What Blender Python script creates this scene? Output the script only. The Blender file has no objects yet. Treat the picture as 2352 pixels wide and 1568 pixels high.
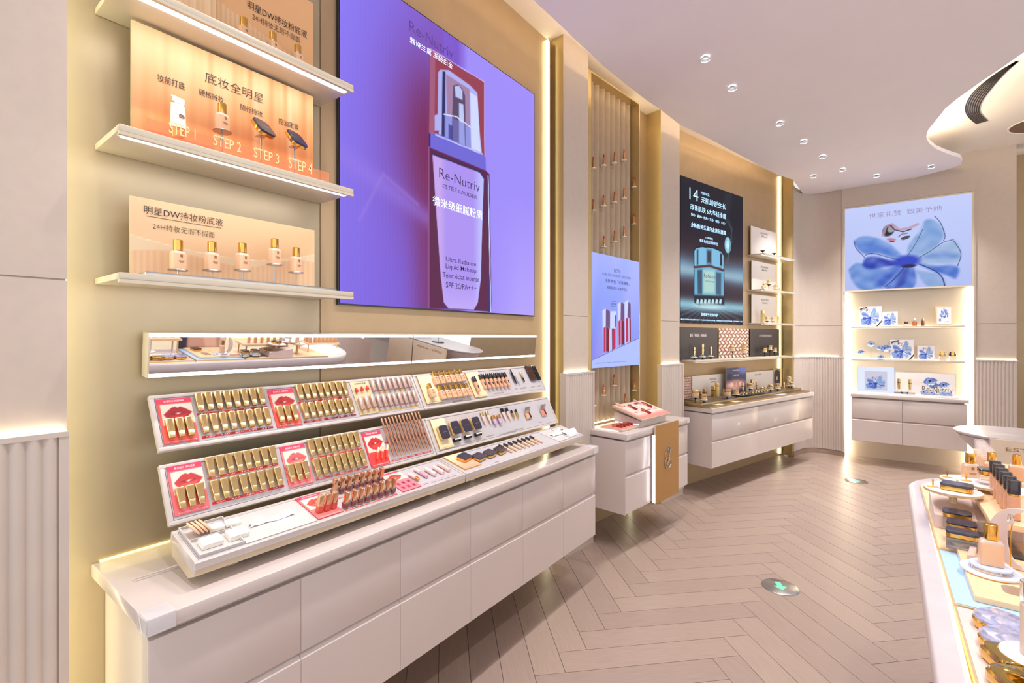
import bpy, math, random
import numpy as np
from mathutils import Matrix, Vector
random.seed(7)
scene = bpy.context.scene
COL = scene.collection

# ------------------------------------------------------------------ camera, world, exposure
FPX, CX, HY, EYE = 1111.0, 1176.0, 775.0, 1.4           # focal length and horizon of the 2352x1568 frame
TH = math.atan((2015 - CX) / FPX)                        # main wall runs along +X, camera is turned TH towards it
camd = bpy.data.cameras.new('camera')
camd.sensor_width = 36.0
camd.lens = FPX / 2352 * 36
camd.shift_y = -(784 - HY) / 2352
camd.clip_start = 0.02
cam = bpy.data.objects.new('camera', camd)
COL.objects.link(cam)
cam.location = (0, 0, EYE)
cam.rotation_euler = (math.pi / 2, 0, TH - math.pi / 2)
scene.camera = cam
world = bpy.data.worlds.new('shop_surroundings')
scene.world = world
world.use_nodes = True
bg = world.node_tree.nodes['Background']
bg.inputs[0].default_value = (0.95, 0.975, 1.0, 1)        # the mall hall the shop opens onto
bg.inputs[1].default_value = 1.05
scene.view_settings.view_transform = 'Standard'
scene.view_settings.look = 'None'
scene.view_settings.exposure = 0.62
scene.view_settings.gamma = 1.0
scene.view_settings.use_curve_mapping = False
SPOT_W = 31.0                                            # watts of one ceiling downlight
LED = 3.0                                                # emission of the warm LED strips

# ------------------------------------------------------------------ photo pixel -> place
FWD = Vector((math.cos(TH), math.sin(TH), 0)); RGT = Vector((math.sin(TH), -math.cos(TH), 0)); UPV = Vector((0, 0, 1))
EYEP = Vector((0, 0, EYE))
def ray(px, py): return FWD + RGT * ((px - CX) / FPX) + UPV * ((HY - py) / FPX)
def hit(px, py, p, n):
    d = ray(px, py); p = Vector(p); n = Vector(n)
    return EYEP + d * ((p - EYEP).dot(n) / d.dot(n))
def onY(px, py, y): return hit(px, py, (0, y, 0), (0, 1, 0))
def onX(px, py, x): return hit(px, py, (x, 0, 0), (1, 0, 0))
def onZ(px, py, z): return hit(px, py, (0, 0, z), (0, 0, 1))
def dirv(a): a = math.radians(a); return Vector((math.cos(a), math.sin(a), 0))
def nrm(a): a = math.radians(a); return Vector((math.sin(a), -math.cos(a), 0))     # out of a wall that runs along dirv(a)
def onW(px, py, p, a, off=0):                                                      # upright plane through p along angle a
    n = nrm(a); return hit(px, py, Vector((p[0], p[1], 0)) + n * off, n)
def WF(p, a):             # frame on a wall: x along, y up, z out of the wall
    x = dirv(a); z = nrm(a); y = Vector((0, 0, 1))
    return Matrix(((x.x, y.x, z.x, p[0]), (x.y, y.y, z.y, p[1]), (x.z, y.z, z.z, p[2]), (0, 0, 0, 1)))
def SF(p, a=0, s=1.0):    # standing frame: x along, y towards the wall, z up
    return Matrix.Translation(Vector(p)) @ Matrix.Rotation(math.radians(a), 4, 'Z') @ Matrix.Scale(s, 4)
def FR(p, x, y, z):
    return Matrix(((x.x, y.x, z.x, p[0]), (x.y, y.y, z.y, p[1]), (x.z, y.z, z.z, p[2]), (0, 0, 0, 1)))
def RX(d): return Matrix.Rotation(math.radians(d), 4, 'X')
def RY(d): return Matrix.Rotation(math.radians(d), 4, 'Y')
def RZ(d): return Matrix.Rotation(math.radians(d), 4, 'Z')
def TR(x, y, z): return Matrix.Translation(Vector((x, y, z)))
ID = Matrix.Identity(4)

# ------------------------------------------------------------------ materials
def lin(c): return tuple(((v / 255) / 12.92 if v / 255 <= 0.04045 else ((v / 255 + 0.055) / 1.055) ** 2.4) for v in c)
MATS = {}
def mat(name, c, rough=.5, metal=0., var=.04, scale=12., emit=0., trans=0., coat=0., bump=0., stretch=(1, 1, 1), alpha=1., spec=.5):
    if name in MATS: return MATS[name]
    m = bpy.data.materials.new(name); m.use_nodes = True
    nt = m.node_tree; b = nt.nodes['Principled BSDF']; L = lin(c)
    tc = nt.nodes.new('ShaderNodeTexCoord'); mp = nt.nodes.new('ShaderNodeMapping'); mp.inputs['Scale'].default_value = stretch
    nz = nt.nodes.new('ShaderNodeTexNoise'); nz.inputs['Scale'].default_value = scale; nz.inputs['Detail'].default_value = 4
    nt.links.new(tc.outputs['Object'], mp.inputs['Vector']); nt.links.new(mp.outputs['Vector'], nz.inputs['Vector'])
    rp = nt.nodes.new('ShaderNodeValToRGB')
    rp.color_ramp.elements[0].position = .3; rp.color_ramp.elements[1].position = .7
    rp.color_ramp.elements[0].color = (*[v * (1 - var) for v in L], 1); rp.color_ramp.elements[1].color = (*[min(1, v * (1 + var)) for v in L], 1)
    nt.links.new(nz.outputs['Fac'], rp.inputs['Fac'])
    nt.links.new(rp.outputs['Color'], b.inputs['Base Color'])
    b.inputs['Roughness'].default_value = rough; b.inputs['Metallic'].default_value = metal
    b.inputs['Transmission Weight'].default_value = trans; b.inputs['Coat Weight'].default_value = coat; b.inputs['Alpha'].default_value = alpha
    b.inputs['Specular IOR Level'].default_value = spec
    if emit:
        nt.links.new(rp.outputs['Color'], b.inputs['Emission Color']); b.inputs['Emission Strength'].default_value = emit
    if bump:
        bp = nt.nodes.new('ShaderNodeBump'); bp.inputs['Strength'].default_value = bump; bp.inputs['Distance'].default_value = .004
        nt.links.new(nz.outputs['Fac'], bp.inputs['Height']); nt.links.new(bp.outputs['Normal'], b.inputs['Normal'])
    MATS[name] = m
    return m
def vcol(name, emit=0., rough=.45):
    if name in MATS: return MATS[name]
    m = bpy.data.materials.new(name); m.use_nodes = True; nt = m.node_tree; b = nt.nodes['Principled BSDF']
    a = nt.nodes.new('ShaderNodeAttribute'); a.attribute_name = 'Col'
    if emit:
        b.inputs['Base Color'].default_value = (.01, .01, .01, 1); b.inputs['Roughness'].default_value = .5; b.inputs['Specular IOR Level'].default_value = .1
        nt.links.new(a.outputs['Color'], b.inputs['Emission Color']); b.inputs['Emission Strength'].default_value = emit
    else:
        nt.links.new(a.outputs['Color'], b.inputs['Base Color']); b.inputs['Roughness'].default_value = rough
    MATS[name] = m
    return m

# ------------------------------------------------------------------ mesh building
def circ(r, n=16, ry=None): return [(r * math.cos(2 * math.pi * i / n), (ry or r) * math.sin(2 * math.pi * i / n)) for i in range(n)]
def rr(w, d, r, n=3):
    r = min(r, w / 2 - 1e-5, d / 2 - 1e-5); o = []
    for cx, cy, a0 in ((w/2-r, d/2-r, 0), (-w/2+r, d/2-r, 90), (-w/2+r, -d/2+r, 180), (w/2-r, -d/2+r, 270)):
        for i in range(n + 1):
            a = math.radians(a0 + 90 * i / n); o.append((cx + r * math.cos(a), cy + r * math.sin(a)))
    return o
class MB:
    def __init__(s): s.v = []; s.f = []; s.M = ID
    def ring(s, pts):
        i0 = len(s.v); s.v += [tuple(s.M @ Vector(p)) for p in pts]; return list(range(i0, i0 + len(pts)))
    def loft(s, rings, cap0=True, cap1=True, wrap=True):
        R = [s.ring(r) for r in rings]; n = len(R[0])
        for a, b in zip(R, R[1:]):
            for i in range(n if wrap else n - 1):
                j = (i + 1) % n; s.f.append((a[i], a[j], b[j], b[i]))
        if cap0: s.f.append(tuple(reversed(R[0])))
        if cap1: s.f.append(tuple(R[-1]))
        return s
    def box(s, x0, x1, y0, y1, z0, z1, b=0):
        if b:
            cx, cy, w, d = (x0+x1)/2, (y0+y1)/2, x1-x0, y1-y0
            b = min(b, w*.45, d*.45, (z1-z0)*.45)
            o = lambda k, z: [(cx+x, cy+y, z) for x, y in rr(w-2*k, d-2*k, max(b*.9, 1e-4), 2)]
            return s.loft([o(b*.8, z0), o(b*.2, z0+b*.3), o(0, z0+b), o(0, z1-b), o(b*.2, z1-b*.3), o(b*.8, z1)])
        q = lambda z: [(x0, y0, z), (x1, y0, z), (x1, y1, z), (x0, y1, z)]
        return s.loft([q(z0), q(z1)])
    def prism(s, o, z0, z1, k=1.0):
        return s.loft([[(x, y, z0) for x, y in o], [(x*k, y*k, z1) for x, y in o]])
    def lathe(s, prof, n=16, cx=0, cy=0, ry=1.0, caps=True):
        return s.loft([[(cx+x, cy+y*ry, z) for x, y in circ(max(r, 1e-5), n)] for r, z in prof], caps, caps)
    def rrs(s, prof, n=3):     # rounded-rectangle stack: (w, d, r, z)
        return s.loft([[(x, y, z) for x, y in rr(w, d, r, n)] for w, d, r, z in prof])
    def tube(s, pts, r, n=8):
        P = [Vector(p) for p in pts]; R = []
        for i, p in enumerate(P):
            t = (P[min(i+1, len(P)-1)] - P[max(i-1, 0)]).normalized()
            a = t.orthogonal().normalized() if i == 0 else (s._a - t * s._a.dot(t)).normalized()
            s._a = a; b = t.cross(a); k = r[i] if isinstance(r, (list, tuple)) else r
            R.append([p + a * (k * math.cos(2*math.pi*j/n)) + b * (k * math.sin(2*math.pi*j/n)) for j in range(n)])
        return s.loft(R)
    def build(s, name, m, parent=None, M=None, smooth=True, ang=32):
        me = bpy.data.meshes.new(name); me.from_pydata(s.v, [], s.f); me.update()
        if smooth:
            me.polygons.foreach_set('use_smooth', [True] * len(me.polygons)); me.set_sharp_from_angle(angle=math.radians(ang))
        me.materials.append(m)
        return link(name, me, parent, M)
def link(name, me, parent=None, M=None):
    o = bpy.data.objects.new(name, me); COL.objects.link(o)
    if parent is not None: o.parent = parent
    if M is not None: o.matrix_local = M
    return o
def tag(o, label, cat, group=None):
    o['label'] = label; o['category'] = cat
    if group: o['group'] = group
    return o
def thing(name, label, cat, group=None, M=None):
    o = link(name, None, None, M); o.empty_display_size = .02
    return tag(o, label, cat, group)
def struct(o): o['kind'] = 'structure'; return o
def part(name, m, parent, fn, M=None, **k):
    b = MB(); fn(b); return b.build(name, m, parent, M, **k)
def bx(name, m, parent, x0, x1, y0, y1, z0, z1, b=0, M=None):
    return MB().box(x0, x1, y0, y1, z0, z1, b).build(name, m, parent, M)
def clone(o, parent=None):
    c = o.copy(); COL.objects.link(c)
    if parent is not None: c.parent = parent
    for ch in KIDS.get(o.name, ()): clone(ch, c)
    return c
KIDS = {}; PROTO = {}; KIND = {}
def put(kind, M, label, group=None, cat=None):
    if kind not in PROTO:
        nm, ct, fn = KIND[kind]
        r = link(nm, None); r.empty_display_size = .02; r['category'] = ct; fn(r)
        for c in r.children_recursive: KIDS.setdefault(c.parent.name, []).append(c)
        PROTO[kind] = r
    else: r = clone(PROTO[kind])
    r.matrix_world = M; r['label'] = label
    if cat: r['category'] = cat
    if group: r['group'] = group
    elif 'group' in r: del r['group']
    return r

# ------------------------------------------------------------------ lettering and printed / lit pictures
def text(s, x0, x1, y0, y1, m, parent, z=.0015, M=None, thin=0., name='lettering', keep=False):
    c = bpy.data.curves.new('lettering', 'FONT'); c.body = s; c.size = 1; c.offset = thin; c.resolution_u = 3
    o = bpy.data.objects.new('lettering', c); me = bpy.data.meshes.new_from_object(o); bpy.data.objects.remove(o); bpy.data.curves.remove(c)
    n = len(me.vertices); a = np.empty(n * 3, np.float32); me.vertices.foreach_get('co', a); a = a.reshape(-1, 3)
    lo, hi = a.min(0), a.max(0); sx = (x1 - x0) / (hi[0] - lo[0]); sy = (y1 - y0) / (hi[1] - lo[1])
    a[:, 0] = x0 + (a[:, 0] - lo[0]) * sx; a[:, 1] = y0 + (a[:, 1] - lo[1]) * sy; a[:, 2] = z
    me.vertices.foreach_set('co', a.ravel()); me.materials.clear(); me.materials.append(m); me.name = name
    o = link(name, me, parent, M); o['kind'] = 'stuff'
    return o
def picture(name, w, h, nx, ny, fn, m, parent, M=None, z=.001, curve=None):
    """flat print or screen image: fn(u, v) -> sRGB 0..255 at every grid point"""
    U, V = np.meshgrid(np.linspace(0, 1, nx + 1), np.linspace(0, 1, ny + 1))
    C = np.clip(np.stack(fn(U, V), -1) / 255., 0, 1)
    C = np.where(C <= .04045, C / 12.92, ((C + .055) / 1.055) ** 2.4)
    X = U * w; Y = V * h; Z = np.full_like(X, z)
    if curve: X, Y, Z = curve(X, Y, Z)
    co = np.stack([X, Y, Z], -1).reshape(-1, 3).astype(np.float32)
    i = np.arange((nx + 1) * (ny + 1)).reshape(ny + 1, nx + 1)
    q = np.stack([i[:-1, :-1], i[:-1, 1:], i[1:, 1:], i[1:, :-1]], -1).reshape(-1, 4)
    me = bpy.data.meshes.new(name); me.vertices.add(len(co)); me.vertices.foreach_set('co', co.ravel())
    me.loops.add(q.size); me.loops.foreach_set('vertex_index', q.ravel().astype(np.int32))
    me.polygons.add(len(q)); me.polygons.foreach_set('loop_start', np.arange(0, q.size, 4, dtype=np.int32))
    me.update(calc_edges=True)
    at = me.color_attributes.new('Col', 'FLOAT_COLOR', 'POINT')
    at.data.foreach_set('color', np.concatenate([C.reshape(-1, 3), np.ones((len(co), 1))], 1).astype(np.float32).ravel())
    me.materials.append(m)
    return link(name, me, parent, M)
class Cv:      # a small painter on arrays
    def __init__(s, U, V, ax=1., ay=1.): s.x = U * ax; s.y = V * ay; s.c = [np.zeros_like(U) for _ in range(3)]
    def put(s, k, col):
        for i in range(3): s.c[i] = s.c[i] * (1 - k) + col[i] * k
        return s
    def grad(s, col0, col1, t):
        t = np.clip(t, 0, 1)
        for i in range(3): s.c[i] = col0[i] * (1 - t) + col1[i] * t
        return s
    def ell(s, cx, cy, rx, ry, col, soft=.05, a=0., op=1.):
        ca, sa = math.cos(a), math.sin(a); dx, dy = s.x - cx, s.y - cy
        d = np.sqrt(((dx*ca + dy*sa) / rx) ** 2 + ((-dx*sa + dy*ca) / ry) ** 2)
        return s.put(np.clip((1 - d) / soft + .5, 0, 1) * op, col)
    def poly(s, P, col, soft=.004, op=1.):
        ins = np.zeros(s.x.shape, bool); dm = np.full(s.x.shape, 9.)
        for (x0, y0), (x1, y1) in zip(P, P[1:] + P[:1]):
            ins ^= ((y0 > s.y) != (y1 > s.y)) & (s.x < (x1 - x0) * (s.y - y0) / ((y1 - y0) or 1e-9) + x0)
            dm = np.minimum(dm, s.seg(x0, y0, x1, y1))
        return s.put(np.clip(.5 + np.where(ins, dm, -dm) / soft, 0, 1) * op, col)
    def seg(s, x0, y0, x1, y1):
        dx, dy = x1 - x0, y1 - y0; t = np.clip(((s.x-x0)*dx + (s.y-y0)*dy) / (dx*dx + dy*dy + 1e-12), 0, 1)
        return np.hypot(s.x - x0 - t*dx, s.y - y0 - t*dy)
    def line(s, P, w, col, soft=None, op=1.):
        d = np.full(s.x.shape, 9.)
        for (x0, y0), (x1, y1) in zip(P, P[1:]): d = np.minimum(d, s.seg(x0, y0, x1, y1))
        return s.put(np.clip((w - d) / (soft or w*.5) + .5, 0, 1) * op, col)
    def out(s): return s.c

# ------------------------------------------------------------------ shared materials
WHITE = mat('white_lacquer', (207, 194, 189), .28, var=.02, scale=3, coat=.15)
PANEL = mat('off_white_wall_panel', (194, 179, 167), .6, var=.025, scale=30, bump=.04)
FLUTE = mat('fluted_white_panel', (198, 184, 175), .55, var=.02, scale=8)
CEILM = mat('ceiling_paint', (236, 228, 232), .85, var=.01, scale=4)
CEILU = mat('upper_ceiling_paint', (240, 230, 216), .85, var=.01, scale=4)
GOLDW = mat('gold_plaster_wall', (176, 160, 132), .38, metal=.35, var=.04, scale=5, bump=.06)
BEIGEW = mat('beige_wall_panel', (180, 154, 120), .40, metal=.3, var=.03, scale=9)
GOLDP = mat('satin_champagne_metal', (206, 184, 134), .3, metal=.75, var=.03, scale=14)
SHELFM = mat('champagne_shelf_metal', (206, 195, 176), .38, metal=.2, var=.02, scale=10)
BASEM = mat('baseboard_metal', (170, 150, 135), .35, metal=.5, var=.02)
LEDY = mat('warm_led_strip', (255, 247, 205), .5, emit=LED)
LEDW = mat('white_led_strip', (246, 246, 255), .5, emit=LED * .9)
LEDC = mat('cove_led_strip', (255, 238, 200), .5, emit=LED)
COVE = mat('bright_cove_strip', (255, 236, 205), .5, emit=9.)
COVE2 = mat('raised_cove_strip', (255, 238, 210), .5, emit=75.)
NLED = mat('niche_led_strip', (255, 246, 220), .5, emit=20.)
DIML = mat('dim_warm_strip', (255, 230, 160), .5, emit=1.1)
LEDG = mat('ledge_led_strip', (255, 238, 205), .5, emit=5.)
LEDS = mat('shelf_led_strip', (246, 244, 255), .5, emit=7.5)
GUARD = mat('clear_guard_plastic', (246, 244, 248), .15, alpha=.4)
BLACK = mat('black_gloss', (20, 18, 20), .2)
INK = mat('dark_ink', (38, 30, 40), .6)
WINK = mat('white_ink', (250, 240, 240), .6)
GINK = mat('grey_ink', (120, 110, 110), .6)
BINK = mat('gold_ink', (165, 125, 85), .4, metal=.5)
GOLD = mat('polished_gold', (226, 178, 92), .16, metal=1., var=.03)
PGOLD = mat('pale_gold_lacquer', (234, 208, 150), .22, metal=1., var=.04)
RGOLD = mat('rose_gold', (222, 172, 142), .2, metal=.95, var=.03)
CHROME = mat('brushed_steel', (190, 188, 186), .25, metal=1., var=.06, scale=60)
NAVY = mat('midnight_navy', (44, 40, 62), .3, coat=.3)
CAPCLR = mat('clear_cap_plastic', (248, 238, 238), .08, alpha=.22, coat=.5)
CLEAR = mat('clear_acrylic', (245, 243, 245), .05, trans=.92, var=0)
FROST = mat('frosted_glass', (246, 226, 208), .35, trans=.35, var=.01)
CREAMCARD = mat('cream_gold_card', (232, 214, 176), .35, metal=.2, var=.02)
PRINT = vcol('printed_picture')
SCREEN = vcol('lit_screen', emit=.66)

# ================================================================== THE ROOM
ZU, ZC, ZW = 3.34, 3.15, 1.172        # upper ceiling, dropped ceiling, top of the fluted wainscot
PB, AB = (2.97, 1.60), -7.3           # front plane of the lip bay
WB = (4.05, 1.608)                    # wall behind it
WC, AC = (4.41, 1.519), -15.3         # wall of the skincare bay
XN, XB = 6.9, 7.04                    # end wall, back of its niche

# floor: herringbone planks on a dark bed
PW, PL = .1313, .7878
flr = struct(bx('floor', mat('plank_joint_bed', (96, 84, 84), .8), None, -3, 8.2, -5, 1.95, -.05, -.004))
d1, d2 = Vector((1, -1, 0)).normalized(), Vector((-1, -1, 0)).normalized()
PLM = []
for k, c in enumerate(((160, 140, 129), (157, 137, 126), (162, 142, 130), (155, 135, 125))):
    m = mat('oak_plank_%d' % k, c, .36, var=.07, scale=7, stretch=(1.2, 22, 6), bump=.02); PLM.append(m)
g = .0011
pms = []
for m in PLM:
    b = MB().box(g, PL - g, g, PW - g, -.004, 0); me = bpy.data.meshes.new('plank'); me.from_pydata(b.v, [], b.f); me.materials.append(m); pms.append(me)
O = Vector((2.584, 1.133, 0)); near = []; rest = MB()
for i in range(-60, 60):
    for k in range(-2, 7):
        for s in (0, 1):
            p = O + d1 * (i * PW) - d2 * (i * PW) + Vector((0, -PL * math.sqrt(2) * k, 0))
            if s: p = p + d1 * PL; M = FR(p + d1 * PW, d2, -d1, UPV)
            else: M = FR(p + d2 * PW, d1, -d2, UPV)
            c = M @ Vector((PL / 2, PW / 2, 0))
            if not (-2.6 < c.x < 7.75 and -4.6 < c.y < 2.05): continue
            if .3 < c.x < 7.4 and -.75 < c.y < 1.65: near.append(M)
            else: rest.M = M; rest.box(g, PL - g, g, PW - g, -.004, 0)
near.sort(key=lambda M: (M.translation - EYEP).length)
for M in near[:290]: link('plank', random.choice(pms), flr, M)
for M in near[290:]: rest.M = M; rest.box(g, PL - g, g, PW - g, -.004, 0)
o = rest.build('planks', PLM[0], flr, smooth=False); o['kind'] = 'stuff'

def flute_path(P, pitch, depth, n=5):
    out = []
    for a, b in zip(P, P[1:]):
        a, b = Vector(a), Vector(b); L = (b - a).length; t = (b - a) / L; o = Vector((t.y, -t.x)); c = max(1, round(L / pitch))
        for i in range(c):
            for j in range(n): 
                q = (i + j / n) / c; out.append(a + t * (L * q) + o * (depth * math.sin(math.pi * j / n)))
    out.append(Vector(P[-1])); return out
def sheet(b, F, t, z0, z1):                  # upright sheet with front outline F and thickness t towards the wall
    F = [Vector(p) for p in F]; n = len(F); back = []
    for i in range(n):
        d = (F[min(i+1, n-1)] - F[max(i-1, 0)]).normalized(); back.append(F[i] + Vector((-d.y, d.x)) * t)
    R = F + back[::-1]; b.loft([[(p.x, p.y, z0) for p in R], [(p.x, p.y, z1) for p in R]])
def fluted(b, P, t, z0, z1, pitch=.028, depth=.008):
    F = flute_path(P, pitch, depth); a, e = Vector(P[0]), Vector(P[-1]); d = (e - a).normalized(); o = Vector((-d.y, d.x)) * t
    if len(P) == 2: R = F + [e + o, a + o]; b.loft([[(p.x, p.y, z0) for p in R], [(p.x, p.y, z1) for p in R]])
    else:
        n = len(F); back = []
        for i in range(n):
            q = (F[min(i+4, n-1)] - F[max(i-4, 0)]).normalized(); back.append(F[i] + Vector((-q.y, q.x)) * t)
        R = F + back[::-1]; b.loft([[(p.x, p.y, z) for p in R] for z in (z0, z1)])
def quad(b, P, z0, z1): b.loft([[(p[0], p[1], z) for p in P] for z in (z0, z1)])

def pillar(name, fl, fr, depth, ufl, ufr, gold_side=True, foot=True):
    """white wall pillar: fluted lower casing with a lit ledge, plain panels above, gold left cheek"""
    fl, fr, ufl, ufr = map(Vector, (fl, fr, ufl, ufr)); t = (fr - fl).normalized(); w = Vector((-t.y, t.x))
    root = struct(part(name, PANEL, None, lambda b: quad(b, [ufl + w*.006 + t*.001, ufr + w*.006 - t*.001, ufr + w*depth, ufl + w*depth], 0, ZU)))
    for z0, z1 in ((ZW, 1.541), (1.545, ZU - .002)):
        part('wall_panel', PANEL, root, lambda b: quad(b, [ufl, ufr, ufr + w*.012, ufl + w*.012], z0, z1))
    part('fluted_casing', FLUTE, root, lambda b: fluted(b, [fl + t*.018 + w*.006, fr - t*.018 + w*.006], .02, .055, ZW - .012))
    for a in (fl, fr - t*.018): part('casing_edge', FLUTE, root, lambda b: quad(b, [a, a + t*.018, a + t*.018 + w*.045, a + w*.045], .055, ZW - .012))
    part('ledge', FLUTE, root, lambda b: quad(b, [fl - w*.002, fr - w*.002, fr + w*.05, fl + w*.05], ZW - .012, ZW))
    part('plinth', PANEL, root, lambda b: quad(b, [fl + w*.01, fr + w*.01, fr + w*.05, fl + w*.05], 0, .055))
    part('ledge_light', LEDG, root, lambda b: quad(b, [ufl + t*.005 - w*.014, ufr - t*.005 - w*.014, ufr - t*.005 - w*.003, ufl + t*.005 - w*.003], ZW + .0005, ZW + .004))
    if gold_side:
        part('gold_cheek', GOLDP, root, lambda b: quad(b, [ufl - t*.003, ufl + t*.001, ufl + w*depth + t*.001, ufl + w*depth - t*.003], .01, ZU))
    return root
# pier next to the camera
pillar('wall_left', (-.9, 1.572), (.290, 1.572), .25, (-.9, 1.604), (.292, 1.604), gold_side=False)
pillar('wall_column', (2.649, 1.572), (2.985, 1.545), .17, (2.668, 1.602), (2.955, 1.578))
pillar('wall_column', (4.011, 1.445), (4.374, 1.378), .17, (4.045, 1.468), (4.352, 1.410))
# main wall
wm = struct(bx('wall_main', BEIGEW, None, .2, 2.72, 1.722, 1.82, 0, ZU))
bx('plaster_panel', GOLDW, wm, .2, 1.042, 1.718, 1.730, 0, ZU)
bx('beige_panel', BEIGEW, wm, 1.046, 2.70, 1.716, 1.730, 0, ZU)
bx('edge_light', LEDY, wm, .2935, .2985, 1.64, 1.70, .02, ZU - .02)
bx('edge_light', LEDY, wm, 2.625, 2.638, 1.694, 1.7155, .02, ZU - .02)
bx('strip_cover', BEIGEW, wm, 2.6385, 2.642, 1.686, 1.7155, .02, ZU - .02)  # added fin, keeps the strip's light off the gold cheek
# lip bay: back wall, gold box with a corrugated back
tB, nB = dirv(AB), nrm(AB); FB = WF((PB[0], PB[1], 0), AB); FBi = FB.inverted()
def bloc(px, py, off=0): return FBi @ onW(px, py, PB, AB, off)
lb = struct(part('wall_lip_bay', BEIGEW, None, lambda b: b.box(-.35, 1.12, 0, ZU, -.22, -.145), FB))
xl, xi, xr, zt = bloc(1345, 400).x, bloc(1358, 400).x, bloc(1468, 400).x, 3.262
b0 = .30
bx('frame_stile', GOLDP, lb, xl, xi, b0, zt, -.145, 0, M=ID)
bx('frame_stile', GOLDP, lb, xr, xr + .012, b0, zt, -.145, 0)
bx('frame_head', GOLDP, lb, xi, xr, zt - .012, zt, -.145, 0)
def corr(b):
    n = 9; R = []
    for i in range(n * 8 + 1):
        t = i / 8; R.append((xi + (xr - xi) * t / n, -.095 + .034 * abs(math.sin(math.pi * t))))
    R += [(xr, -.11), (xi, -.11)]
    b.loft([[(x, y, z) for x, z in R] for y in (b0, zt - .012)])
part('corrugated_back', mat('taupe_corrugated_panel', (176, 154, 128), .45, metal=.15, var=.03), lb, corr, smooth=True, ang=60)
bx('edge_light', LEDY, lb, xr + .085, xr + .102, .02, ZU - .02, -.1445, -.128)
bx('base_light', LEDC, lb, xi + .01, xr - .01, .781, .787, -.055, -.045)
# skincare bay
FC = WF((WC[0], WC[1], 0), AC); FCi = FC.inverted()
def cloc(px, py, off=0): return FCi @ onW(px, py, WC, AC, off)
wc = struct(part('wall_skincare_bay', BEIGEW, None, lambda b: b.box(-.15, 2.34, 0, ZU, -.1, 0), FC))
c3 = cloc(1790, 500).x
bx('edge_light', LEDY, wc, c3 - .03, c3 - .014, .02, ZU - .02, .001, .018)
bx('strip_cover', BEIGEW, wc, c3 - .0135, c3 - .010, .02, ZU - .02, .001, .036)  # another added fin, blocks strip light towards the cheek
c3f = FCi @ Vector((6.53, .787, 0))
bx('gold_cheek', GOLDP, wc, c3, c3 + .03, .01, ZU, -.05, c3f.z)
# curved wall into the corner
CV = [(6.535, .787), (6.66, .762), (6.77, .735), (6.86, .69), (6.925, .62), (6.95, .54), (6.94, .45), (6.915, .375), (6.9, .319)]
wk = struct(part('wall_curved', PANEL, None, lambda b: sheet(b, [(p[0] + .03, p[1] + .02) if i not in (0, len(CV)-1) else (p[0]+(.03 if i else 0), p[1]) for i, p in enumerate(CV)], .06, 0, 3.2), smooth=True, ang=50))
CU = [(p[0] + .012, p[1] + .008) for p in CV]
part('wall_panel', PANEL, wk, lambda b: sheet(b, CU, .012, ZW, 1.541), ang=50)
part('wall_panel', PANEL, wk, lambda b: sheet(b, CU, .012, 1.545, 3.15), ang=50)
part('fluted_casing', FLUTE, wk, lambda b: fluted(b, [(p[0] - .006, p[1] - .004) for p in CV], .012, .06, ZW - .012), ang=50)
part('ledge', FLUTE, wk, lambda b: sheet(b, [(p[0] - .016, p[1] - .012) for p in CV], .03, ZW - .012, ZW), ang=50)
part('ledge_light', LEDG, wk, lambda b: sheet(b, [(p[0] - .002, p[1] - .002) for p in CV[1:-1]], .008, ZW + .0005, ZW + .004), ang=50)
part('baseboard', BASEM, wk, lambda b: sheet(b, [(p[0] - .012, p[1] - .008) for p in CV], .02, 0, .055), ang=50)
# end wall with its niche
YL, YR, YE = .319, -.801, -1.115
we = struct(bx('wall_back', PANEL, None, XB, XB + .1, YE - .02, .42, 0, ZU))
NICHE = mat('niche_back_panel', (226, 212, 192), .32, metal=.1, var=.02, scale=6)
bx('niche_panel', NICHE, we, XB - .006, XB, YR, YL, 0, 1.94)
bx('niche_reveal', PANEL, we, XN, XB - .006, YL, YL + .012, 0, ZU)
bx('niche_reveal', PANEL, we, XN, XB - .006, YR - .012, YR, 0, ZU)
bx('wall_panel', PANEL, we, XN, XN + .02, YR, YL, 2.925, ZU)
bx('niche_edge_light', NLED, we, XB - .03, XB - .0065, YL - .020, YL - .001, .02, 1.93)
bx('niche_edge_light', NLED, we, XB - .03, XB - .0065, YR + .001, YR + .020, .02, 1.93)
for z0, z1 in ((ZW, 1.541), (1.545, ZU)): bx('wall_panel', PANEL, we, XN + .02, XN + .04, YE, YR - .012, z0, z1)
part('fluted_casing', FLUTE, we, lambda b: fluted(b, [(XN + .004, YR - .013), (XN + .004, YE)], .03, .06, ZW - .012))
bx('ledge', FLUTE, we, XN - .006, XN + .04, YE - .01, YR - .012, ZW - .012, ZW)
bx('ledge_light', LEDG, we, XN + .008, XN + .018, YE, YR - .02, ZW + .0005, ZW + .004)
bx('baseboard', BASEM, we, XN - .004, XN + .01, YE, YR - .012, 0, .055)
wr = struct(bx('wall_back_right', BEIGEW, None, 7.35, 7.45, -3.2, YE + .1, 0, ZU))
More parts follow.
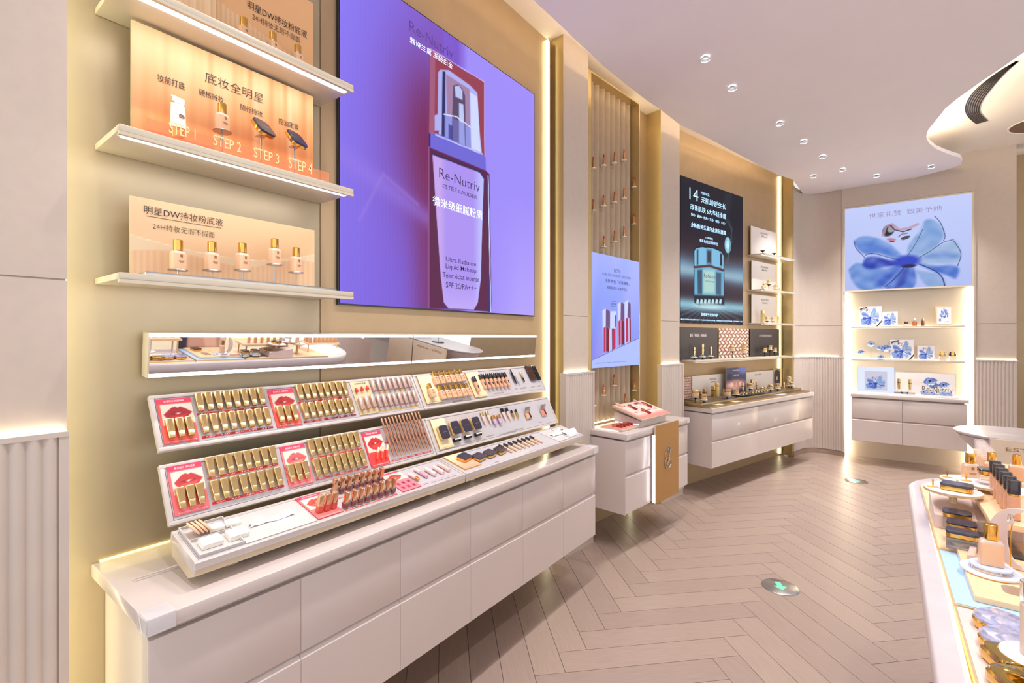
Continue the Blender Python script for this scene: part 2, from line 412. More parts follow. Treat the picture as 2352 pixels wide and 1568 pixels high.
# ceilings
struct(bx('ceiling', CEILU, None, -3, 8.2, -5, 1.95, ZU, ZU + .06))
edge = [onZ(x, y, ZC) for x, y in ((1225, 0), (1298, 68), (1345, 113), (1388, 153), (1434, 191), (1485, 230), (1520, 253.6), (1561, 286), (1616, 311.6), (1681, 346), (1732, 373), (1790, 402), (1822, 413))]
hole = [onZ(x, y, ZC) for x, y in ((2190, 385), (2208, 377), (2210, 370), (2205, 362), (2180, 354), (2150, 342), (2133, 328), (2127, 313), (2132, 299), (2145, 283), (2172, 249), (2200, 226), (2250, 190), (2300, 156), (2352, 120))]
out = [(-3, edge[0].y + .12), (edge[0].x - .8, edge[0].y + .06)] + [(p.x, p.y) for p in edge] + [(6.9, .72), (6.95, .54), (6.91, .32), (6.9, -.33)] + [(p.x, p.y) for p in hole] + [(3.5, -1.4), (3.15, -2.2), (3.0, -5), (-3, -5)]
ce = struct(part('ceiling_dropped', CEILM, None, lambda b: b.prism(out, ZC, ZC + .035), smooth=False))
L0 = [(x, y - .10, ZC + .05) for x, y in out[1:14]]
part('cove_light', COVE, ce, lambda b: b.tube(L0, .010, 6)); 
L1 = [(p.x - (.03 if p.x < 6.5 else 0), p.y + .07, ZC + .05) for p in hole[5:]]
part('cove_light', COVE2, ce, lambda b: b.tube(L1, .012, 6))
# linear air grille and a round recess in the upper ceiling
gc = [(2338, 140), (2290, 171), (2250, 202), (2228, 232), (2222, 255), (2232, 275), (2250, 289)]
gp = [onZ(x + 4, y, ZU) for x, y in ((2330, 140), (2283, 169), (2240, 203), (2219, 230), (2214, 252), (2222, 269), (2240, 284))]
gq = [onZ(x, y, ZU) for x, y in ((2338, 140), (2305, 169), (2275, 203), (2255, 230), (2248, 250), (2252, 262), (2268, 277))]
gr = thing('air_grille', 'curved linear air grille of dark slots in the raised cream ceiling', 'air vent', M=TR(0, 0, ZU))
def smooth_path(P, n=5):
    P = [P[0]] + list(P) + [P[-1]]; o = []
    for a, b, c, d in zip(P, P[1:], P[2:], P[3:]):
        for i in range(n):
            t = i / n; o.append(.5 * ((2*b) + (c-a)*t + (2*a-5*b+4*c-d)*t*t + (3*b-a-3*c+d)*t*t*t))
    o.append(P[-2]); return o
for i in range(7):
    t = i / 6; P = smooth_path([a.lerp(b_, t) for a, b_ in zip(gp, gq)]); w = .0042
    def slot(b):
        R = []
        for j, p in enumerate(P):
            d = (P[min(j+1, len(P)-1)] - P[max(j-1, 0)]).normalized(); s = Vector((-d.y, d.x, 0)) * w
            R.append([(p.x-s.x, p.y-s.y, -.004), (p.x+s.x, p.y+s.y, -.004), (p.x+s.x, p.y+s.y, -.0005), (p.x-s.x, p.y-s.y, -.0005)])
        b.loft(R)
    part('slot', BLACK, gr, slot)
p = onZ(2395, 282, ZU)
rc = thing('ceiling_recess', 'round brown recess with a white rim in the raised ceiling', 'ceiling recess', M=TR(p.x, p.y, ZU))
part('rim', CEILU, rc, lambda b: b.lathe([(.21, -.001), (.225, -.008), (.235, -.001)], 40, caps=False))
part('disc', mat('brown_recess', (130, 100, 78), .7), rc, lambda b: b.lathe([(.001, -.003), (.212, -.003), (.212, -.001)], 40))

# ceiling downlights (each carries its own lamp)
def k_down(r):
    part('trim_ring', mat('downlight_trim', (235, 232, 235), .3), r, lambda b: b.lathe([(.040, .002), (.041, -.006), (.054, -.005), (.056, 0)], 28, caps=False))
    part('reflector', mat('downlight_reflector', (150, 150, 156), .25, metal=.8), r, lambda b: b.lathe([(.040, .0), (.030, .028)], 24, caps=False))
    part('lamp', mat('downlight_lamp', (255, 250, 245), .4, emit=14), r, lambda b: b.lathe([(.030, .026), (.0305, .030)], 24))
KIND['down'] = ('ceiling_downlight', 'downlight', k_down)
# the ceiling is cut where a lamp sits: small dark sockets keep the cups open
dl = [(1620, 130), (1682, 198), (1791, 280), (1846, 322), (1890, 357), (1868, 402), (1935, 387), (2013, 401), (2139, 380)]
pts = [onZ(x, y, ZC) for x, y in dl] + [Vector((x, y, ZC)) for x, y in ((2.3, .95), (1.9, .95), (1.55, .98), (.95, 1.0), (.3, 1.0), (-.6, 1.0), (2.9, -.55), (2.1, -.55), (1.3, -.55), (.4, -.55), (-.8, -.5), (.6, -2), (2, -2), (-.8, -2))]
for i, p in enumerate(pts):
    o = put('down', TR(p.x, p.y, ZC - .0205) @ Matrix.Scale(.64, 4), 'round recessed downlight with a white rim in the dropped ceiling', 'downlights in the dropped ceiling')
    ld = bpy.data.lights.new('downlight_beam', 'SPOT'); ld.energy = SPOT_W * (1.6 if p.x > 4.2 else 1.0); ld.spot_size = math.radians(88); ld.spot_blend = .75; ld.shadow_soft_size = .022
    ld.color = (1.0, .965, .94)
    lo = bpy.data.objects.new('downlight_beam', ld); COL.objects.link(lo); lo.parent = o; lo.location = (0, 0, -.03)

# ================================================================== MAIN WALL: screen, shelves, mirror
SCY = 1.702
a, b_ = onY(780, 697, SCY), onY(1227, 218, SCY)
SX, SZ, SW, SH = a.x, a.z + .002, b_.x - a.x, b_.z - a.z
scr = thing('video_wall', 'large square screen with a violet cosmetic bottle picture on the beige wall', 'screen', M=WF((SX, SCY, SZ), 0))
part('frame', BLACK, scr, lambda b: b.box(-.006, SW + .006, -.006, SH + .006, -.014, -.001))
def q(px, py): p = onY(px, py, SCY); return (p.x - SX, p.z - SZ)
def Q(*L): return [q(x, y) for x, y in L]
def paint_big(U, V):
    c = Cv(U, V, SW, SH); x, y = c.x, c.y
    bxl = q(985, 500)[0]
    c.grad((138, 122, 246), (118, 74, 190), (x / bxl) * .55 + (1 - y / SH) * .35)
    right = np.clip((x - q(1050, 500)[0]) / .08, 0, 1); c.put(right, (158, 140, 248))
    c.put(right * np.clip(.55 - y / SH, 0, 1) * np.clip((x - q(1120, 500)[0]) / .3, 0, 1), (196, 180, 255))
    d = np.exp(-((x - bxl) / .22) ** 2) * np.exp(-((y - q(985, 330)[1]) / .42) ** 2) * (x < bxl + .1); c.put(d * .85, (118, 42, 92))
    d = np.exp(-((x - bxl) / .10) ** 2) * (x < bxl + .1) * np.clip((.86 - y / SH) * 3, 0, 1); c.put(d * .8, (120, 34, 78))
    c.put(.5 * np.exp(-((y - q(900, 500)[1] + (x - .3) * .35 - .1) / .05) ** 2) * (x < bxl), (150, 120, 230))
    c.put(.16 * np.clip(1 - y / SH * 1.6, 0, 1) * (x < bxl), (120, 110, 250))
    c.line(Q((825, 505), (880, 400), (960, 470)), .004, (165, 130, 225), .02, .5)
    st = .5 + .5 * np.sin(x * 300); c.put(st * .02 * (x < bxl), (255, 235, 255))
    # carton and cap
    c.poly(Q((988, 112), (1112, 188), (1113, 362), (985, 310)), (150, 62, 84))
    c.poly(Q((988, 112), (1000, 119), (997, 312), (985, 308)), (172, 110, 150), op=.6)
    c.line(Q((988, 112), (1112, 188), (1113, 362)), .003, (196, 170, 240))
    c.poly(Q((1006, 166), (1011, 160), (1030, 161), (1078, 195), (1096, 213), (1102, 310), (1107, 356), (1006, 312), (1008, 300), (998, 300), (998, 265), (1005, 262)), (176, 176, 242))
    c.poly(Q((1016, 163), (1023, 165), (1022, 318), (1014, 314)), (40, 40, 92))
    c.poly(Q((1024, 170), (1078, 205), (1080, 290), (1026, 262)), (160, 118, 150), op=.8)
    c.poly(Q((1041, 196), (1052, 194), (1062, 204), (1068, 220), (1070, 345), (1036, 330)), (92, 72, 104))
    c.poly(Q((1044, 198), (1054, 197), (1062, 208), (1062, 230), (1046, 222)), (186, 196, 240))
    c.poly(Q((1054, 236), (1064, 240), (1068, 342), (1054, 338)), (190, 200, 245))
    c.poly(Q((1080, 212), (1096, 222), (1104, 352), (1082, 344)), (208, 216, 255))
    c.poly(Q((1020, 262), (1080, 290), (1082, 345), (1020, 318)), (120, 124, 210), op=.55)
    c.line(Q((1018, 262), (1048, 268), (1082, 293)), .003, (220, 226, 255))
    c.poly(Q((1030, 285), (1040, 290), (1040, 330), (1030, 326)), (60, 60, 140), op=.8)
    # collar and bottle
    c.poly(Q((985, 306), (1003, 306), (1107, 352), (1115, 362), (1116, 396), (985, 338)), (112, 104, 214))
    c.poly(Q((985, 306), (988, 307), (988, 338), (985, 337)), (40, 30, 80))
    c.line(Q((1000, 309), (1108, 354)), .004, (206, 216, 255), op=.8)
    c.poly(Q((985, 338), (1116, 392), (1124, 400), (1129, 716), (985, 706)), (92, 34, 74))
    body = Q((993, 352), (1002, 356), (1060, 378), (1102, 394), (1111, 408), (1106, 560), (1104, 640), (1097, 695), (1088, 711), (1030, 708), (1019, 694), (1012, 632), (1004, 520), (998, 430))
    c.poly(body, (172, 146, 240))
    t = np.clip((x - q(1010, 500)[0]) / (q(1104, 500)[0] - q(1010, 500)[0]), 0, 1)
    m = Cv(U, V, SW, SH).poly(body, (1, 1, 1)).c[0]
    c.put(m * np.clip(1 - t * 7, 0, 1) * .8, (204, 170, 236)); c.put(m * np.clip(t * 5 - 4, 0, 1), (186, 190, 255))
    c.put(m * np.clip(.12 - y / SH, 0, 1) * 6, (200, 180, 250))
    c.line(Q((993, 352), (1002, 356), (1102, 394), (1111, 408)), .006, (60, 40, 90))
    c.line(Q((1121, 404), (1127, 716)), .004, (200, 220, 255)); c.line(Q((1117, 404), (1123, 716)), .004, (60, 40, 120))
    c.line(Q((985, 338), (985, 706)), .004, (160, 96, 160), op=.7)
    return c.out()
picture('picture', SW, SH, 330, 330, paint_big, SCREEN, scr)
SDK = mat('screen_dark_letters', (30, 22, 66), .5, emit=.6); SLT = mat('screen_pale_letters', (206, 226, 255), .5, emit=.8); SVI = mat('screen_violet_letters', (70, 48, 120), .5, emit=.5)
def qt(s, l, t, bt, r, m, thin=0., z=.0025):
    x0, y0 = q(l, bt); x1, _ = q(r, bt); _, y1 = q(l, t); return text(s, x0, x1, y0, y1, m, scr, z, thin=thin)
qt('Re-Nutriv', 939.4, 46.7, 70.5, 1040, SVI, -.004)
qt('雅诗兰黛 冻龄白金', 940.5, 83, 98, 1039, SLT, 0)
qt('Re-Nutriv', 1008, 384.8, 407.5, 1101, SDK, -.006)
qt('ESTĒE LAUDER', 1016, 419, 431, 1095, SDK, 0)
qt('微米级细腻粉质', 993, 448.6, 471, 1107, SLT, 0)
for s, l, t, bt, r in (('Ultra Radiance', 1023.5, 589, 599.5, 1092.6), ('Liquid Makeup', 1023, 605, 619, 1093.5), ('Teint éclat intense', 1015.8, 624, 636, 1100), ('SPF 20/PA+++', 1023.5, 647, 660, 1093.5)):
    qt(s, l, t, bt, r, SDK, .004)

# floating shelves with a lit front edge
def shelf(zb, x0, x1, y0, y1, label, th=.02, M=None, led=LEDS, ys=.03):
    r = thing('wall_shelf', label, 'shelf', M=M if M is not None else TR(0, 0, 0))
    part('board', SHELFM, r, lambda b: b.box(x0, x1, y0, y1, zb + .003, zb + th, .002))
    part('front_lip', SHELFM, r, lambda b: b.box(x0, x1, y0, y0 + .012, zb - .006, zb + .003))
    part('led_strip', led, r, lambda b: b.box(x0 + .012, x1 - .012, y0 + .013, y0 + .013 + ys, zb - .001, zb + .0029))
    return r
for zb, w in ((2.285, 'topmost champagne shelf lit from below, beside the violet screen'), (1.912, 'middle champagne shelf carrying the orange curtain poster'), (1.543, 'lowest champagne shelf carrying the peach foundation poster')):
    shelf(zb, .370, 1.043, 1.50, 1.716, w)

def drape(U, V, c0, c1, dark, n=26, wob=.6, seed=1):
    c = Cv(U, V); rs = np.random.RandomState(seed); f = np.zeros_like(U)
    for k in range(5): f += np.sin(U * (n * (.5 + k * .45)) + rs.rand() * 6 + wob * np.sin(V * 3 + k)) / (1 + k * .5)
    c.grad(c0, c1, V); c.put(np.clip(f * .22, 0, 1), dark); c.put(np.clip(-f * .16, 0, .6), (255, 238, 210)); return c
def backdrop(z0, px_l, px_r, z1, Y, fn, label, name='display_poster', nx=200, ny=60, edge=None):
    x0, x1 = onY(px_l, 500, Y).x, onY(px_r, 500, Y).x
    r = thing(name, label, 'poster', M=WF((x0, Y, z0), 0)); w, h = x1 - x0, z1 - z0
    part('board', edge or CREAMCARD, r, lambda b: b.box(0, w, 0, h, -.006, 0))
    picture('picture', w, h, nx, ny, fn, PRINT, r)
    return r, x0, w, h
def tl(r, x0, z0, Y, s, l, t, bt, rr_, m, thin=0.):
    a = onY(l, bt, Y); c = onY(rr_, bt, Y); e = onY(l, t, Y)
    return text(s, a.x - x0, c.x - x0, a.z - z0, e.z - z0, m, r, .003, thin=thin)
PY = 1.645
def paint_low(U, V):
    c = Cv(U, V); c.grad((243, 205, 160), (240, 200, 150), U)
    edge = .50 - .14 * np.sin(math.pi * np.clip(U, 0, 1)) + .13 * np.clip(U - .62, 0, 1) ** 1.5 * 3
    low = np.clip((edge - V) / .01 + .5, 0, 1)
    c.put(low, (238, 214, 176)); e2 = .30 + .05 * np.sin(U * 9) + .35 * np.clip(U - .6, 0, 1)
    c.put(low * np.clip((e2 - V) / .02 + .5, 0, 1), (233, 190, 146)); c.put(low * (.5 + .5 * np.sin(U * 210 + 2 * np.sin(U * 17))) * .3 * (V < e2), (255, 226, 192))
    c.put(np.exp(-((V - edge) / .006) ** 2) * .8, (255, 240, 216)); return c.out()
r, x0, w, h = backdrop(1.5755, 299, 722, onY(301, 449, PY).z, PY, paint_low, 'peach foundation poster with a curved lower scene on the lowest shelf')
z0 = 1.5755
for s, l, t, bt, e, th in (('明星DW持妆粉底液', 330, 471, 490, 511, -.004), ('24H持妆无瑕不假面', 350, 511, 526, 492, -.012)): tl(r, x0, z0, PY, s, l, t, bt, e, INK, th)
a = onY(336, 496, PY); c = onY(508, 496, PY); part('rule', INK, r, lambda b: b.box(a.x - x0, c.x - x0, a.z - z0, a.z - z0 + .0008, .001, .0025))
bs = thing('mirror_base', 'glossy mirrored base strip under the peach poster', 'display base', M=TR(0, 0, 1.5635))
part('slab', CHROME, bs, lambda b: b.box(x0 + .005, x0 + w + .02, 1.535, 1.66, 0, .011, .001))
def paint_mid(U, V):
    c = drape(U, V, (226, 128, 66), (246, 206, 142), (214, 118, 60), 62, .5, 3); c.put(np.clip(.55 - V, 0, 1) * .5, (232, 120, 72)); c.put(np.clip(1 - U * 1.4, 0, .75) * np.clip(V * 1.3, 0, 1), (250, 214, 158)); return c.out()
z0 = 1.9335
r, x0, w, h = backdrop(z0, 301, 719, 2.279, PY, paint_mid, 'orange curtain poster of four make-up steps on the middle shelf')
for s, l, t, bt, e, th in (('底妆全明星', 470, 164, 188, 604, -.008), ('妆前打底', 360, 168, 186, 424, -.002), ('硬核持妆', 456, 203, 218, 513, -.002), ('随行持妆', 551, 238, 252, 602, -.002), ('控油定妆', 639, 270, 284, 685, -.002)): tl(r, x0, z0, PY, s, l, t, bt, e, INK, th)
ORG = mat('amber_acrylic', (232, 132, 84), .15, trans=.45, var=.02)
st = thing('amber_step_block', 'translucent amber acrylic step in front of the orange poster', 'display block', M=TR(0, 0, 1.9335))
xs = onY(340, 300, 1.585).x; xe = onY(733, 380, 1.585).x
part('step', ORG, st, lambda b: (b.box(xs, xs + .16, 1.576, 1.612, 0, .032, .001), b.box(xs + .161, xe, 1.576, 1.60, 0, .022, .001)))
part('front_sheet', mat('amber_sheet', (238, 150, 104), .1, alpha=.38), st, lambda b: b.box(xs - .02, xe, 1.522, 1.5245, 0, .040))
part('floor_sheet', ORG, st, lambda b: b.box(xs - .02, xe, 1.5246, 1.575, 0, .0016))
STW = mat('cream_standing_letters', (250, 216, 160), .4)
for i, (l, t, bt, e) in enumerate(((388, 277, 304, 449), (490, 308, 332, 554), (583, 337, 360, 641), (663, 360, 385, 717))):
    Y = 1.5212; a = onY(l, bt, Y); c = onY(e, bt, Y); d = onY(l, t, Y)
    text('STEP %d' % (i + 1), a.x, c.x, a.z, d.z, STW, st, 0, M=TR(0, Y, -1.9335) @ RX(90), thin=.002)
def paint_top(U, V):
    c = Cv(U, V); c.grad((232, 176, 124), (238, 186, 134), V); e2 = .5 - .3 * U
    c.put((V < e2) * .9, (240, 204, 160)); c.put((V < e2) * (.5 + .5 * np.sin(U * 160)) * .4, (216, 160, 112)); return c.out()
z0 = 2.3065
r, x0, w, h = backdrop(z0, 470, 719, 2.62, PY, paint_top, 'peach foundation poster on the topmost shelf, cut by the shelf edge')
for s, l, t, bt, e, th in (('明星DW持妆粉底液', 568, 0, 19, 704, -.004), ('24H持妆无瑕不假面', 579, 30, 45, 688, -.01)): tl(r, x0, z0, PY, s, l, t, bt, e, INK, th)
def paint_tl(U, V): return drape(U, V, (236, 196, 150), (240, 206, 164), (214, 168, 122), 40, .2, 5).out()
backdrop(z0, 395, 496, 2.55, 1.63, paint_tl, 'narrow pleated peach panel beside the topmost poster', nx=60, ny=12)

# ------------------------------------------------------------------ cosmetics, built once each
SKIN1 = mat('foundation_beige', (226, 176, 138), .3, var=.02, coat=.3); SKIN2 = mat('foundation_peach', (236, 190, 152), .3, var=.02, coat=.3)
def k_found(r, skin=SKIN1, cap=GOLD):
    part('bottle', FROST, r, lambda b: b.rrs([(.033, .022, .005, 0), (.035, .024, .006, .002), (.035, .024, .006, .042), (.03, .02, .008, .047), (.018, .014, .006, .049)]))
    part('fluid', skin, r, lambda b: b.rrs([(.0342, .0232, .005, .001), (.0354, .0244, .006, .003), (.0354, .0244, .006, .0405), (.0352, .0242, .006, .0415)]))
    part('cap', cap, r, lambda b: b.rrs([(.019, .017, .006, .049), (.02, .018, .006, .051), (.02, .018, .006, .077), (.018, .016, .006, .078)]))
    part('emblem', BINK, r, lambda b: b.box(-.0032, .0032, -.0131, -.0123, .032, .039))
    part('print', BINK, r, lambda b: [b.box(-x_, x_, -.0126, -.0122, z, z + .0006) for z, x_ in ((.0225, .0075), (.0208, .0085), (.0191, .0065), (.0174, .005))])
KIND['found'] = ('foundation_bottle', 'bottle', k_found)
KIND['found2'] = ('foundation_bottle', 'bottle', lambda r: k_found(r, SKIN2))
def k_disc(r, h, rad=.024, top=None):
    part('plate', top or CHROME, r, lambda b: b.lathe([(rad, h - .003), (rad + .0012, h - .0015), (rad, h)], 24))
    part('stem', CHROME, r, lambda b: b.lathe([(.002, .002), (.002, h - .003)], 8)); part('foot', CHROME, r, lambda b: b.lathe([(.012, 0), (.011, .002)], 16))
for k, h in (('disc1', .018), ('disc2', .026), ('disc3', .036), ('disc4', .066), ('disc5', .048)):
    KIND[k] = ('display_stand', 'stand', lambda r, h=h: k_disc(r, h))
stands = (('disc1', .018, 409), ('disc2', .026, 487), ('disc3', .036, 557), ('disc4', .066, 631), ('disc5', .048, 680))
words = ('lowest round chrome stand, at the open end of the peach poster', 'second round chrome stand before the peach poster, slightly raised', 'middle round chrome stand before the peach poster', 'tallest round chrome stand before the peach poster', 'tall round chrome stand beside the tallest one at the poster edge')
for (k, h, px), wd in zip(stands, words):
    X = onY(px, 600, 1.585).x
    put(k, SF((X, 1.585, 1.5748)), wd, 'stands on the lowest shelf'); put('found2', SF((X, 1.585, 1.5752 + h), 20, 1.08), 'peach foundation bottle with gold cap on the ' + wd.split(',')[0].replace(' before the peach poster', '').replace(' beside the tallest one at the poster edge', ' at the poster edge'), 'foundation bottles on the lowest shelf')
for k, h, px, wd in (('disc1', .018, 560, 'left'), ('disc1', .018, 627, 'middle'), ('disc1', .018, 684, 'right')):
    X = onY(px, 100, 1.585).x
    put('disc1', SF((X, 1.585, 2.3055)), 'low chrome stand on the topmost shelf', 'stands on the topmost shelf'); put('found', SF((X, 1.585, 2.3237), 20), 'beige foundation bottle with gold cap on the topmost shelf', 'foundation bottles on the topmost shelf')
def k_tube(r):
    part('tube', mat('white_tube', (250, 240, 228), .3), r, lambda b: b.loft([[(x, y, z) for x, y in circ(.016, 20, max(.016 * k, .0015))] for z, k in ((.022, 1), (.05, .8), (.085, .35), (.096, .1))]))
    part('cap', GOLD, r, lambda b: b.lathe([(.013, 0), (.014, .002), (.014, .022), (.013, .0225)], 20))
    part('gold_band', PGOLD, r, lambda b: b.loft([[(x, y, z) for x, y in circ(.0163, 20, .0163 * k)] for z, k in ((.078, .45), (.092, .17))]))
    part('print', BINK, r, lambda b: [b.box(-.006, .006, -.0150, -.0118, z, z + .0005) for z in (.052, .049, .046)])
KIND['tube'] = ('cream_tube', 'tube', k_tube)
X = onY(409, 260, 1.588).x; put('tube', SF((X, 1.588, 1.9662), 15, 1.22), 'white cream tube with gold cap standing on the amber step')
X = onY(507, 290, 1.56).x; KIND['disc6'] = ('display_stand', 'stand', lambda r: k_disc(r, .076)); put('disc6', SF((X, 1.55, 1.9352)), 'round chrome stand in front of the amber step'); put('found', SF((X, 1.55, 2.0116), 20, 1.05), 'beige foundation bottle with gold cap before the orange poster')
def k_compact(r, w=.062, lidm=NAVY, edge=GOLD, h=.018):
    part('case', edge, r, lambda b: b.rrs([(w*.94, w*.94, .012, 0), (w, w, .013, .002), (w, w, .013, h*.62), (w*.97, w*.97, .012, h*.66)]))
    ld = part('lid', lidm, r, lambda b: b.rrs([(w*1.01, w*1.01, .013, h*.66), (w*1.02, w*1.02, .014, h*.8), (w*.98, w*.98, .013, h)]))
    text('estēe lauder', -w*.22, w*.22, -.003, .0025, PGOLD, ld, h + .0003)
KIND['compact'] = ('powder_compact', 'compact', k_compact)
def k_pstand(r, h):
    part('stem', CHROME, r, lambda b: b.lathe([(.0025, .002), (.0025, h)], 8)); part('foot', CHROME, r, lambda b: b.lathe([(.014, 0), (.013, .002)], 16))
    part('rest', CHROME, r, lambda b: b.box(-.012, .012, -.012, .012, h, h + .002))
KIND['pst'] = ('compact_stand', 'stand', lambda r: k_pstand(r, .098))
for px, yb, wd in ((597, 318, 'open-side'), (673, 345, 'end')):
    X = onY(px, yb, 1.56).x
    put('pst', SF((X, 1.553, 1.9352)), 'small chrome stand for a compact before the orange poster', 'compact stands on the middle shelf')
    put('compact', SF((X, 1.553, 2.0365), 20) @ RX(52) @ TR(0, .012, .012), 'navy and gold powder compact tilted on a stand before the orange poster', 'compacts on the middle shelf')

# ------------------------------------------------------------------ lit mirror
mz0, mz1, mx0, mx1, mxm = 1.284, 1.413, .473, 2.43, 1.453
mir = thing('lit_mirror', 'long narrow mirror framed by two white light bars above the trays', 'mirror', M=TR(0, 1.66, mz0) @ RX(5.8))
MH = mz1 - mz0
part('case', SHELFM, mir, lambda b: b.box(mx0, mx1, .003, .048, 0, MH, .001))
MIRM = mat('mirror_glass', (235, 235, 235), .01, metal=1., var=0)
for x0, x1 in ((mx0 + .004, mxm - .002), (mxm + .002, mx1 - .004)):
    part('mirror_pane', MIRM, mir, lambda b: b.box(x0, x1, 0, .003, .012, MH - .011))
    part('light_bar', LEDW, mir, lambda b: b.box(x0, x1, 0, .003, MH - .011, MH - .001)); part('light_bar', LEDW, mir, lambda b: b.box(x0, x1, 0, .003, .001, .012))
part('joint', BLACK, mir, lambda b: b.box(mxm - .002, mxm + .002, 0, .003, 0, MH))

# ------------------------------------------------------------------ counter below
cab_lab = ('white two-drawer cabinet at the lit end of the long counter', 'white two-drawer cabinet under the sponge box, second of the long counter', 'white two-drawer cabinet under the coral gloss rows, third of the long counter', 'white two-drawer cabinet under the joint of the trays, fourth of the long counter', 'white two-drawer cabinet under the concealers, fifth of the long counter', 'white two-drawer cabinet at the pillar end of the long counter')
def pull_front(b, x0, x1, y, z0, z1, pull):       # lower fronts have a finger pull sloping back at the top
    if not pull: return b.box(x0, x1, y, y + .018, z0, z1, .0012)
    S = [(y + .001, z0), (y, z0 + .001), (y, z1 - .006), (y + .0015, z1 - .004), (y + .0165, z1 + .010), (y + .018, z1 + .010), (y + .018, z0)]
    b.loft([[(x, yy, zz) for yy, zz in reversed(S)] for x in (x0, x1)])
def drawer_fronts(r, x0, x1, y, m=WHITE, zs=((.275, .505), (.521, .727))):
    for i, (z0, z1) in enumerate(zs): part('drawer_front', m, r, lambda b: pull_front(b, x0 + .0006, x1 - .0006, y, z0, z1, i == 0))
for i in range(6):
    x0, x1 = .370 + i * .3535, .370 + (i + 1) * .3535
    r = thing('drawer_cabinet', cab_lab[i], 'cabinet', 'cabinets of the long counter')
    if i == 0:
        part('carcass', WHITE, r, lambda b: (b.box(x0 + .022, x1, 1.34, 1.715, .27, .733), b.box(x0 + .002, x1, 1.303, 1.34, .27, .733)))
        part('end_light', LEDC, r, lambda b: b.box(x0 + .006, x0 + .020, 1.341, 1.346, .28, .725))
    else: part('carcass', WHITE, r, lambda b: b.box(x0, x1, 1.303, 1.715, .27, .733))
    drawer_fronts(r, x0, x1, 1.285)
wt = thing('worktop', 'long white worktop of the make-up counter below the mirror', 'worktop', M=TR(0, 0, .7335))
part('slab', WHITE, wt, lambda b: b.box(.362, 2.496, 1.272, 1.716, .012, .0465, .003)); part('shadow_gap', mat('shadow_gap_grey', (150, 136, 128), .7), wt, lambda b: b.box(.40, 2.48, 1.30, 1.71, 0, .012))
bx('back_light', DIML, wt, .38, 2.48, 1.7164 - .006, 1.7158, .0468, .052)
bx('cable_rail', WHITE, wt, .40, .52, 1.50, 1.508, .0465, .0495)
bx('cable_rail', WHITE, wt, .40, .52, 1.515, 1.518, .0465, .0485)
def corner_guard(p, sx, label):
    r = thing('corner_guard', label, 'corner guard', M=TR(*p))
    part('shell', GUARD, r, lambda b: (b.box(min(0, sx*.055), max(0, sx*.055), 0, .055, .0004, .003, .001), b.box(min(0, sx*.055), max(0, sx*.055), -.003, -.0004, -.034, .003, .001), b.box(min(-sx*.0004, -sx*.003), max(-sx*.0004, -sx*.003), -.003, .055, -.034, .003, .001)))
corner_guard((.362, 1.272, .78), 1, 'clear plastic guard on the lit corner of the long worktop')
corner_guard((2.496, 1.272, .78), -1, 'clear plastic guard on the pillar-side corner of the long worktop')

# ================================================================== TESTER TRAYS
UX = Vector((1, 0, 0))
TRAYS = {}
def tray(key, x0, x1, pb, pt, label, low=False):
    """pb, pt: (y, z) of the lower and upper edge of the sloping face"""
    u = Vector((0, pt[0] - pb[0], pt[1] - pb[1])); D = u.length; u = u / D; n = UX.cross(u)
    F = FR(Vector((x0, pb[0], pb[1])), UX, u, n); L = x1 - x0
    r = thing('tester_tray', label, 'display tray', M=F)
    TRAYS[key] = (F, F.inverted(), r, L, D, n)
    RIM = mat('tray_white_rim', (200, 191, 188), .3, coat=.2); PAN = mat('tray_panel_white', (190, 185, 189), .35)
    e = .011; th = .018 if not low else .030
    for a in ((0, L, 0, e), (0, L, D - e, D), (0, e, e, D - e), (L - e, L, e, D - e)): part('rim', RIM, r, lambda b: b.box(*a, -th, 0, .0012))
    part('panel', PAN, r, lambda b: b.box(e + .0015, L - e - .0015, e + .0015, D - e - .0015, -.010, -.002))
    part('line', mat('tray_blue_line', (120, 116, 150), .4), r, lambda b: b.box(e, L - e, e, D - e, -.012, -.0101))
    if not low:
        for x in (.12, L - .12):
            part('bracket', GOLDP, r, lambda b: b.loft([[F.inverted() @ Vector(p) for p in ((x0 + x - .02, y, z), (x0 + x + .02, y, z), (x0 + x + .02, y2, z2), (x0 + x - .02, y2, z2))] for y, z, y2, z2 in ((pb[0] + .03, pb[1] + .015, pb[0] + .055, pb[1] + .065), (1.713, pb[1] + .0, 1.713, pb[1] + .09))]))
    else:
        BEL = mat('champagne_tray_belly', (206, 190, 166), .3, metal=.35)
        def belly(b):
            S = [(pb[0] + .004, pb[1] - .012), (pb[0] + .006, pb[1] - .034), (pb[0] + .05, pb[1] - .050), (pt[0] - .002, pt[1] - .062), (pt[0] - .002, pt[1] - .014)]
            b.loft([[F.inverted() @ Vector((x, y, z)) for y, z in S] for x in (x0 + .001, x1 - .001)])
        part('belly', BEL, r, belly)
        for x in (.10, L - .13): part('foot', BEL, r, lambda b: b.loft([[F.inverted() @ Vector((x0 + xx, yy, z)) for xx, yy in ((x, 1.40), (x + .03, 1.40), (x + .03, 1.47), (x, 1.47))] for z in (.7812, .83)]))
    return r
B1, T1 = (1.575, 1.087), (1.66, 1.234); B2, T2 = (1.498, .900), (1.578, 1.048); B3, T3 = (1.33, .847), (1.49, .887)
tray('1L', .477, 1.452, B1, T1, 'sloping white tray of gold and rose lipsticks directly under the mirror')
tray('1R', 1.456, 2.43, B1, T1, 'sloping white tray of foundation bottles and mascaras under the mirror')
tray('2L', .477, 1.452, B2, T2, 'middle sloping white tray with gold lipsticks and rose pens')
tray('2R', 1.456, 2.44, B2, T2, 'middle sloping white tray with navy compacts and blushers')
tray('3L', .477, 1.452, B3, T3, 'flat white front tray with sponge box, tissues and glosses', True)
